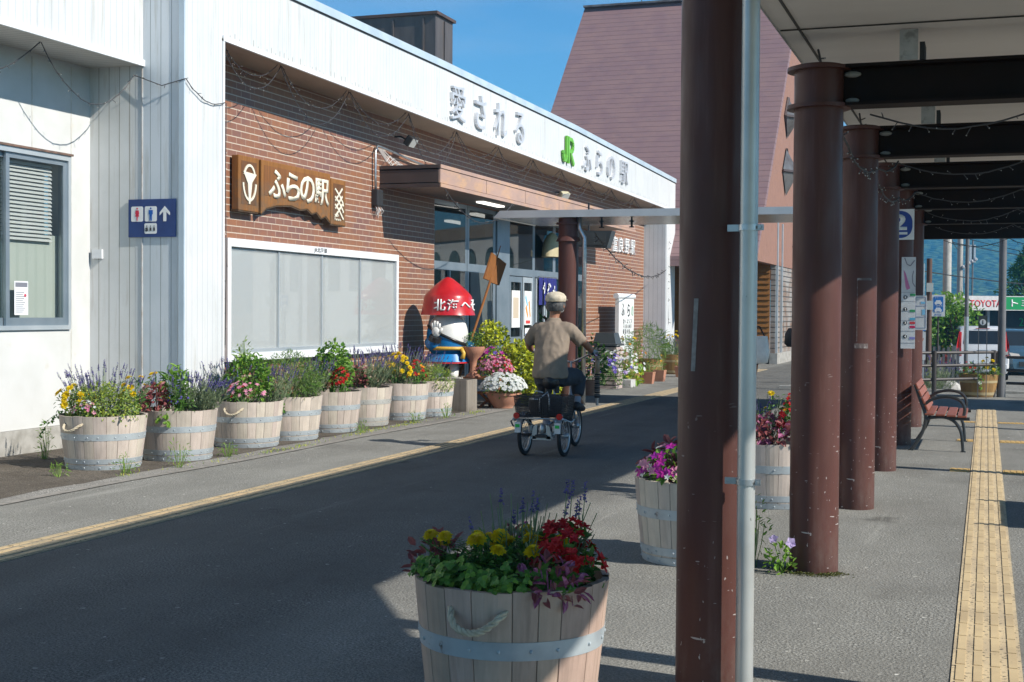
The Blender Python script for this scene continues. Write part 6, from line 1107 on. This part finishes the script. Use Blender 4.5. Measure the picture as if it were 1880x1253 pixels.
# ================================================================== bench
be = thing('bench', 'bench with reddish slats, black cast legs and curved armrests under the canopy', 'bench', (-.5, 17.15, 0)); IRON = mat('cast_iron', (.025, .027, .028), .35, c2=(.035, .036, .036), scale=10); SL = m_wood('red_slats', (.34, .115, .07), (.26, .085, .055), rough=.45); BX = -.5
def cm(pts): return [(x - BX, 0, z) for x, z in pts]
def curve3(p, n=6):
    out = []; P = [V(x) for x in p]; P = [P[0]] + P + [P[-1]]
    for i in range(1, len(P) - 2):
        for k in range(n):
            t_ = k / n; a, b, c, d = P[i - 1:i + 3]; out.append(.5 * (2 * b + (c - a) * t_ + (2 * a - 5 * b + 4 * c - d) * t_ * t_ + (3 * b - 3 * c + d - a) * t_ ** 3))
    return out + [P[-2]]
for y in (0, 1.45):
    q = MB(); q.tube(curve3(cm([(-.8, .8), (-.74, .62), (-.685, .47), (-.675, .36), (-.72, .2), (-.84, .0)])), .021, 8); q.tube(curve3(cm([(-.69, .39), (-.5, .415), (-.3, .4), (-.17, .4)])), .02, 8); q.tube(curve3(cm([(-.68, .37), (-.6, .405), (-.45, .41), (-.34, .36), (-.27, .25), (-.25, .12), (-.24, 0)])), .019, 8)
    q.box(-.37, -.31, -.02, .02, 0, .012); q.box(.23, .29, -.02, .02, 0, .012); o = q.build('side_frame', IRON, be, smooth='auto', loc=(0, y, 0)); q = MB(); q.tube(curve3(cm([(-.7, .55), (-.6, .625), (-.45, .66), (-.3, .63), (-.23, .54), (-.24, .42)])), .019, 8); q.build('armrest', IRON, be, smooth='auto', loc=(0, y, 0))
for k in range(4): x = -.13 + .125 * k; q = MB(); q.box(x - .055, x + .052, -.03, 1.48, .43 - .006 * k, .455 - .006 * k); tone(q.build('seat_slat', SL, be, bevel=.006))
for k in range(4):
    f = k / 3; M = Matrix.Translation((-.165 - .115 * f, .725, .52 + .255 * f)) @ Matrix.Rotation(rad(-24), 4, 'Y'); q = MB(); q.obox(M, .025, 1.51, .08); tone(q.build('back_slat', SL, be, bevel=.006))
copy_tree(be, 'added bench out of view that casts a shadow on the tactile strip', (1.0, 12.6, 0), math.pi)  # unseen copy, added to throw a curved shadow over the tactile strip
# ================================================================== forecourt to the right
BRN = mat('brown_rail_paint', (.055, .045, .042), .5, c2=(.045, .036, .033), scale=6); PIPG = mat('grey_pole_paint', (.16, .16, .165), .5, c2=(.13, .13, .135), scale=4); POLEC = mat('pole_concrete', (.5, .48, .44), .85, c2=(.4, .39, .36), scale=6)
def railing(label, pts, zs, posts):
    t_ = thing('railing', label, 'railing', (pts[0][0], pts[0][1], 0)); o = V((pts[0][0], pts[0][1], 0))
    for z in zs: MB().tube([V((x, y, z)) - o for x, y in pts], .03, 8).build('rail', BRN, t_)
    for x, y in posts: MB().tube([V((x, y, 0)) - o, V((x, y, zs[0] + .04)) - o], .045, 10).build('post', BRN, t_)
    return t_
railing('dark railing curving behind the bench on the left of the lamp post', [(-1.75, 27.1), (-1.15, 27.5), (-.45, 28.2), (.2, 28.9)], (.9, .65, .38), [(-1.75, 27.1), (-.94, 27.65), (.15, 28.85)]); railing('dark railing at the right edge beyond the lamp post', [(.4, 29.0), (2.0, 28.6), (4.5, 28.0)], (.8, .54, .28), [(2.0, 28.6), (4.5, 28.0)])
lp = thing('lamp_post', 'tall grey round post right of the brown flower barrel', 'post', (.3, 28.95, 0)); q = MB(); q.lathe([(.085, 0), (.075, .9), (.07, 4.6)], (0, 0, 0), 20); q.build('pole', PIPG, lp, smooth='auto'); MB().box(-.2, -.06, -.07, .07, .62, .92).build('junction_box', BRN, lp); MB().box(-.35, .1, -.08, .08, 4.6, 4.68).build('lamp_head', PIPG, lp)
def post(name, label, cat, x, y, r, h, mt=None, z0=-.3, rz=0):
    t_ = thing(name, label, cat, (x, y, z0 if y > 31 else 0), rz); q = MB(); q.lathe([(r, 0), (r * .85, h)], (0, 0, 0), 16); q.build('pole', mt or PIPG, t_, smooth='auto'); return t_
tp = post('sign_pole', 'dark grey pole with a silver lower section left of the lamp post', 'pole', -.44, 34, .05, 4.6); q = MB(); q.lathe([(.055, 1.1), (.055, 1.9)], (0, 0, 0), 14, cap=False); q.build('silver_sleeve', SILV, tp)
u1 = post('utility_pole', 'pale concrete utility pole with a striped guard behind the railing', 'utility pole', -1.31, 50, .15, 9, POLEC, rz=0); q = MB()
for k in range(8): q.lathe([(.155, .75 + .12 * k), (.155, .87 + .12 * k)], (0, 0, 0), 14, k % 2, cap=False)
q.build('striped_guard', [flat('guard_yellow', (.6, .42, .03), .6), BLK], u1); q = MB(); q.lathe([(.157, .2), (.157, .6)], (0, 0, 0), 14, cap=False); q.build('red_band', flat('band_red', (.55, .1, .09), .6), u1)
u2 = post('utility_pole', 'thinner concrete utility pole right of the striped one', 'utility pole', -1.1, 62, .13, 9.5, POLEC); q = MB()
for k in range(5): q.ball((.15 + .12 * k, -.1, 4.0 + .08 * k), .08, 8, 6)
q.build('insulator', PW, u2)
lt = post('lantern_post', 'brown square post with two white lanterns beside the taxi sign', 'lamp', -1.22, 32, .07, 2.9, flat('post_brown', (.1, .055, .04), .6), 0)
for z in (2.25, 1.85): MB().box(-.05, .09, -.12, -.07, z - .1, z + .1).build('lantern', flat('lantern_white', (.62, .65, .6), .4), lt); 
fb = post('bus_stop_flag', 'thin silver bus stop pole with a narrow blue panel beside the farthest column', 'bus stop', -1.24, 29.5, .03, 2.7, STEEL, 0); MB().box(-.06, .06, -.045, -.03, 1.3, 1.7).build('blue_panel', flat('panel_blue', (.02, .2, .6), .4), fb); MB().box(-.06, .06, -.045, -.03, .7, 1.28).build('white_panel', PW, fb); text('7', XZ(0, -.047, 1.1), .06, .1, flat('faded_red', (.6, .3, .2), .5), 'number', fb, .002)
tx = post('taxi_sign', 'blue and white taxi stand sign with two white car symbols', 'sign', -1.05, 33, .022, 2.2, BRN, -.3); MB().box(-.15, .15, -.04, -.025, 1.9, 2.4).build('panel', PW, tx); M = XZ(0, -.041, 2.16); q = MB(); pm(q, rr(-.11, .11, -.16, .2, .02), M, .003); q.build('blue_field', flat('panel_blue', (.02, .2, .6), .4), tx); M = XZ(0, -.0445, 2.16)
for dz in (.06, -.11): q = MB(); pm(q, [(-.08, dz - .035), (.08, dz - .035), (.08, dz + .01), (.06, dz + .02), (.045, dz + .055), (-.045, dz + .055), (-.06, dz + .02), (-.08, dz + .01)], M, .002); pm(q, circ(-.05, dz - .035, .018, 8), M, .0022); pm(q, circ(.05, dz - .035, .018, 8), M, .0022); q.build('car_symbol', SW, tx)
text('タクシー', XZ(-.0, -.0445, 2.33), .16, .03, SW, 'lettering', tx, .002); text('一般車両', XZ(0, -.0445, 2.145), .18, .035, SW, 'lettering', tx, .002); text('のりば', XZ(0, -.0415, 1.94), .16, .05, flat('panel_blue', (.02, .2, .6), .4), 'lettering', tx, .002)
inf = thing('information_sign', 'small dark sign with a white i disc on two thin posts', 'sign', (-.06, 28.4, 0)); MB().box(-.085, .085, -.015, .0, 1.38, 1.63).build('panel', flat('panel_greygreen', (.05, .06, .055), .5), inf)
for x in (-.085, .07): MB().box(x, x + .015, -.012, .003, 0, 1.38).build('post', PIPG, inf)
q = MB(); pm(q, circ(0, 1.5, .06, 20), XZ(0, -.016, 0), .003); q.build('disc', SW, inf); text('i', XZ(0, -.0195, 1.5), .025, .08, BK, 'lettering', inf, .002, .03)
fe = thing('picket_fence', 'grey vertical slat fence behind the railing at left', 'fence', (-1.9, 36, -.3))
for z in (.3, .95): MB().box(-1.2, 1.3, .03, .06, z, z + .06).build('rail', PIPG, fe)
for k in range(22): MB().box(-1.2 + .115 * k, -1.14 + .115 * k, 0, .03, .1, 1.1 + .03 * (k % 3)).build('slat', PIPG, fe)
lavender('wide lavender clump behind the railing left of the brown barrel', (-1.15, 30.9, .0), 140, .75, .9, 300, 9, .8, (0, 0), .4); lavender('smaller lavender clump further left behind the railing', (-1.75, 30.2, 0), 90, .6, .9, 301, 9, .8, (0, 0), .3)
q = MB(); q.ball((0, 0, .12), .22, 9, 6, 0, 1.2, .8, .9); q.ball((.3, .1, .07), .16, 8, 5, 0, 1, 1, .7); tag(q.build('white_rock', mat('rock_white', (.55, .53, .5), .9, c2=(.35, .34, .32), scale=8, bmp=.6, bscale=12), loc=(-.75, 31.5, -.12)), 'white garden rocks behind the railing by the lavender', 'rock')
tag(MB().box(-4.3, 4.5, 30.3, 30.45, -.3, .05).build('kerb', CONC), kind='structure')
def car(name, label, x, y, rz, L, Wd, H, belt, prof, paint, tail, van=False):
    """simple car: body lofted along y from stations (y, roof z, half width); y=0 is the end seen"""
    t_ = thing(name, label, 'van' if van else 'car', (x, y, -.3), rz); q = MB(); hw = Wd / 2; rings = []
    for (yy, zt_, hb) in prof:
        zb_ = .22; bl_ = min(belt, zt_ - .02); tp_ = hb * (.84 if zt_ > belt + .1 else .96); rings.append([(-hb * .92, yy, zb_), (-hb, yy, zb_ + .18), (-hb, yy, bl_), (-tp_, yy, zt_ - .05), (-tp_ * .86, yy, zt_), (tp_ * .86, yy, zt_), (tp_, yy, zt_ - .05), (hb, yy, bl_), (hb, yy, zb_ + .18), (hb * .92, yy, zb_)])
    n = 10; q.add([p for r_ in rings for p in r_], [(j * n + i, (j + 1) * n + i, (j + 1) * n + (i + 1) % n, j * n + (i + 1) % n) for j in range(len(rings) - 1) for i in range(n)] + [tuple(range(n)), tuple(range((len(rings) - 1) * n + n - 1, (len(rings) - 1) * n - 1, -1))]); q.build('body', paint, t_, smooth='auto')
    for s in (-1, 1):
        for yy in (L * .18, L * .8): q = MB(); q.tube([(s * (hw - .2), yy, .29), (s * (hw + .005), yy, .29)], .29, 20); w_ = q.build('wheel', RUB, t_, smooth='auto'); q = MB(); q.tube([(s * (hw + .006), yy, .29), (s * (hw + .012), yy, .29)], .18, 16); q.build('rim', SILV, w_)
    return t_, hw
PEARL = mat('pearl_white_paint', (.7, .71, .72), .25, c2=(.66, .67, .68), scale=1, coat=.5); BLP = mat('slate_blue_paint', (.07, .14, .2), .25, .2, c2=(.06, .12, .17), scale=1, coat=.5); TINT = flat('tinted_glass', (.02, .025, .03), .06, spec=.8)
van, hw = car('parked_van', 'white minivan parked beyond the railing, seen from behind', -.08, 42.6, rad(4), 3.6, 1.5, 1.62, .95, [(0, .9, .7), (.04, 1.0, .74), (.22, 1.52, .74), (.4, 1.6, .74), (2.2, 1.6, .74), (2.9, 1.0, .74), (3.6, .85, .68)], PEARL, 0, True)
q = MB(); q.add([(-.55, .06, 1.08), (.55, .06, 1.08), (.5, .19, 1.47), (-.5, .19, 1.47)], [(0, 1, 2, 3)]); q.build('rear_window', TINT, van)
for s in (-1, 1):
    q = MB(); q.prism([(.6 * s, -.01, .72), (.73 * s, .0, .72), (.74 * s, .02, 1.0), (.66 * s, .2, 1.45), (.59 * s, .19, 1.42), (.61 * s, .02, 1.0)], (0, -.02, 0)); tl = q.build('tail_light', flat('tail_red', (.5, .02, .02), .2), van); MB().box(.66 * s - .05, .66 * s + .05, -.035, -.025, .76, .86).build('reverse_lens', flat('lens_clear', (.6, .55, .5), .2), tl); q = MB(); q.add([(.752 * s, .5, 1.0), (.752 * s, 2.4, 1.0), (.66 * s, 2.1, 1.5), (.66 * s, .5, 1.5)], [(0, 1, 2, 3)]); q.build('side_window', TINT, van)
MB().box(-.25, .25, -.02, .0, .45, .6).build('number_plate', PW, van); MB().box(-.7, .7, -.06, .0, .24, .5).build('bumper', PEARL, van, bevel=.03); MB().box(-.15, .15, -.015, .0, .86, .9).build('door_handle', SILV, van); MB().box(-.2, .2, .2, .22, 1.53, 1.55).build('brake_lamp', flat('tail_red', (.5, .02, .02), .2), van)
c2_, hw = car('parked_car', 'slate blue car parked at the right edge, nose towards the camera', 1.5, 46.5, rad(12), 3.9, 1.65, 1.5, .9, [(0, .55, .7), (.1, .78, .8), (.9, .92, .82), (1.5, 1.42, .8), (2.2, 1.48, .8), (3.1, 1.4, .8), (3.7, .95, .8), (3.9, .8, .72)], BLP, 0)
q = MB(); q.add([(-.7, .93, .945), (.7, .93, .945), (.62, 1.47, 1.405), (-.62, 1.47, 1.405)], [(0, 1, 2, 3)]); q.build('windscreen', TINT, c2_)
for s in (-1, 1): q = MB(); q.prism([(.45 * s, .0, .6), (.74 * s, .06, .62), (.78 * s, .12, .74), (.5 * s, .06, .7)], (0, -.02, 0)); q.build('headlight', flat('lens_clear', (.6, .55, .5), .2), c2_); MB().box(.86 * s - .08, .86 * s + .08, 1.2, 1.3, .92, 1.05).build('mirror', BLP, c2_)
MB().box(-.5, .5, -.03, .0, .3, .45).build('grille', BLK, c2_)
# car dealer with a long sign
dl = thing('car_dealer_building', 'low white car dealer with a long red lettered sign band', 'building', (3.25, 72, -.3), rad(28)); MB().box(-5.4, 14, 0, .6, 2.16, 2.86).build('sign_band', mat('band_white', (.72, .73, .73), .5), dl); MB().box(-5.0, 14, .8, 12, 0, 2.2).build('wall', DARK, dl); MB().box(-5.4, 14.2, .6, 12, 2.2, 2.8).build('roof', CONC, dl)
MB().box(-3.2, 14, .7, .75, .1, 2.1).build('pane', m_glass('shop_glass', (.03, .035, .04), .03, .8), dl)
for x in (-5.2, -3.3, -.9, .1, 3, 6): MB().box(x - .07, x + .07, .5, .66, 0, 2.16).build('post', ALUL, dl)
for x0, x1 in ((-2.9, -2.2),(-1.9, -1.3)): MB().box(x0, x1, .62, .66, .1, 1.1).build('display_panel', flat('panel_pale', (.3, .31, .3), .5), dl)
MB().box(-.6, 3, .4, .66, .2, 2.1).build('white_wall', mat('band_white', (.72, .73, .73), .5), dl); M = XZ(0, -.002, 0); text('TOYOTA', M @ Matrix.Translation((-3.72, 2.49, 0)), 1.66, .34, flat('sign_red', (.6, .02, .03), .5), 'lettering', dl, .01, .015)
q = MB(); pm(q, [(-2.75, 2.2), (4.5, 2.2), (4.5, 2.82), (-2.75, 2.82)], M, .005); q.build('green_field', flat('sign_green', (.0, .3, .09), .5), dl); text('トヨペット', XZ(0, -.008, 0) @ Matrix.Translation((-.9, 2.51, 0)), 3.0, .36, SW, 'lettering', dl, .01, .02)
q = MB(); el = lambda a, b, cx=0, cy=0: [(-4.98 + cx + a * math.cos(2 * math.pi * k / 28), 2.5 + cy + b * math.sin(2 * math.pi * k / 28)) for k in range(29)]
band(q, el(.33, .26), .05, M, .01); band(q, el(.24, .1, 0, .09), .035, M, .009); band(q, el(.09, .21, 0, -.0), .035, M, .008); q.build('emblem', flat('emblem_grey', (.3, .31, .32), .4), dl); text('2.', XZ(0, .69, 0) @ Matrix.Translation((-1.4, 1.6, 0)), .35, .4, flat('sign_green', (.0, .3, .09), .5), 'lettering', dl, .01)
ms_ = post('antenna_mast', 'dark mast with white antenna panels rising behind the car dealer', 'antenna', -.85, 90, .06, 6.6, PIPG); q = MB()
for x, z in ((-.12, 5.2), (.12, 5.2), (-.4, 3.9), (-.62, 3.9)): q.box(x - .06, x + .06, -.1, .0, z, z + 1.1)
q.build('antenna_panel', PW, ms_)
for k, (a, b, sag) in enumerate((((-4, 30, 3.1), (9, 52, 2.9), .6), ((-1.3, 50, 4.2), (8, 56, 3.4), .3), ((-1.1, 62, 5.0), (9, 60, 3.2), .3), ((-1.3, 50, 4.6), (-1.1, 62, 4.4), .15))): tag(MB().tube(sagline(a, b, sag, 12), .014, 5).build('overhead_wire', BLK), ['black overhead wire sagging across under the canopy end', 'overhead wire from the striped utility pole to the right', 'overhead wire from the thin utility pole to the right', 'short overhead wire between the two utility poles'][k], 'wire')
# trees, shrubs, hills
BARK = mat('bark', (.12, .085, .06), .9, c2=(.07, .05, .04), scale=8, bmp=.5, bscale=20)
def tree(name, label, loc, th, tr_, blobs, n, L, W, lm, seed, group=None):
    rng = random.Random(seed); t_ = thing(name, label, 'tree', loc, 0, group); q = MB(); q.tube([(0, 0, -.1), (.03 * th, .02, th * .4), (0, .0, th)], [tr_, tr_ * .75, tr_ * .3], 8)
    for c, r in blobs: q.tube([(0, 0, th * .45), (c[0] * .5, c[1] * .5, (th * .45 + c[2]) / 2), tuple(c)], [tr_ * .4, tr_ * .3, tr_ * .12], 6)
    q.build('trunk', BARK, t_, smooth=True); q = MB()
    for c, r in blobs:
        for i in range(len(lm)): cloud(q, rng, c, r, n // len(lm), L, W, -.9, i, hollow=.35)
    q.build('crown', [G_[k] for k in lm], t_); return t_
rng = random.Random(3)
tree('broadleaf_tree', 'bright green bushy tree between the utility pole and the white van', (-1.0, 49.5, -.3), 2.2, .09, [((rng.uniform(-.7, .7), rng.uniform(-.5, .5), rng.uniform(.7, 2.5)), (.5, .5, .42)) for _ in range(11)], 170, .15, .09, ['mid', 'bright'], 400); tree('broadleaf_tree', 'green bushy tree left of the utility pole behind the fence', (-2.1, 45, -.3), 1.9, .08, [((rng.uniform(-.6, .6), rng.uniform(-.5, .5), rng.uniform(.5, 2.1)), (.5, .5, .4)) for _ in range(8)], 170, .15, .09, ['mid', 'dark'], 401)
bl_ = []
for k in range(16):
    z = 1.6 + 4.6 * k / 15; w_ = 2.6 * (1 - (k / 15) ** 1.3) + .25
    for j in range(4): a = rng.uniform(0, 6.28); bl_.append(((w_ * .6 * math.cos(a), w_ * .6 * math.sin(a), z), (w_ * .42, w_ * .42, .26)))
tree('pine_tree', 'dark green pine rising over the dealer sign at the right edge', (2.6, 92, -.3), 6.4, .2, bl_, 60, .32, .1, ['dark', 'dark', 'mid'], 402)
def hfield(x, y):
    base_ = max(0, min(1, (y - 700) / 600)); edge = 1 / (1 + math.exp(-(x + 230) / 60)); return base_ ** .8 * (88 + 18 * noise.noise(V((x / 210, y / 250, 3)))) * (.35 + .65 * edge) + base_ * 11 * noise.noise(V((x / 60, y / 80, 1))) + base_ * 5 * noise.noise(V((x / 20, y / 26, 5)))
q = MB(); nx, ny = 110, 60; X0, X1, Y0, Y1 = -560, 560, 690, 1380
q.add([(X0 + (X1 - X0) * i / nx, Y0 + (Y1 - Y0) * j / ny, hfield(X0 + (X1 - X0) * i / nx, Y0 + (Y1 - Y0) * j / ny) - 1) for j in range(ny + 1) for i in range(nx + 1)], [(j * (nx + 1) + i, j * (nx + 1) + i + 1, (j + 1) * (nx + 1) + i + 1, (j + 1) * (nx + 1) + i) for j in range(ny) for i in range(nx)])
m, t, b = base('forest_hill'); co = coords(t); f1 = nz(t, co, .05, 6, .7); a = mixc(t, ramp(t, f1, .35, .65), (.02, .06, .015), (.12, .2, .05)); vo = t.nodes.new('ShaderNodeTexVoronoi'); t.links.new(co, vo.inputs[0]); vo.inputs['Scale'].default_value = .16; a = mixc(t, ramp(t, vo.outputs['Distance'], .2, .8), a, (.012, .03, .012)); t.links.new(a, b.inputs['Base Color']); b.inputs['Roughness'].default_value = .9; bump(t, b, math_(t, 'SUBTRACT', 1., vo.outputs['Distance']), 1, 6)
tag(q.build('hills', m, smooth=True), kind='structure')
# shops across the forecourt (they are what the entrance glass mirrors)
sh = thing('arched_shop', 'white shop with arched windows and a brown parapet across the forecourt', 'building', (8.6, 58.2, 0), rad(35)); q = MB(); q.box(-6.6, 12, 0, 1.5, 0, 5.0); q.build('wall', PLAS, sh); MB().box(-6.7, 12.1, -.1, 1.6, 5.0, 5.6).build('parapet', mat('parapet_brown', (.25, .2, .15), .7), sh)
for k in range(8): q = MB(); pm(q, [(x * .55, y * .55) for x, y in [(-1, -2.6), (1, -2.6)]] + [(.55 * math.cos(rad(a)), .55 * math.sin(rad(a))) for a in range(0, 181, 15)], XZ(-5.6 + 2.1 * k, -.02, 4.0), .02); q.build('arched_window', TINT, sh)

# ------------------------------------------------------------------ air
hz = MB().box(-620, 620, -20, 1420, -3, 118); m = bpy.data.materials.new('thin_air'); m.use_nodes = True; t = m.node_tree; t.nodes.remove(t.nodes['Principled BSDF']); v = t.nodes.new('ShaderNodeVolumePrincipled'); v.inputs['Color'].default_value = (.1, .48, .85, 1); v.inputs['Density'].default_value = .00085; t.links.new(v.outputs[0], t.nodes['Material Output'].inputs['Volume']); tag(hz.build('haze', m), kind='stuff')
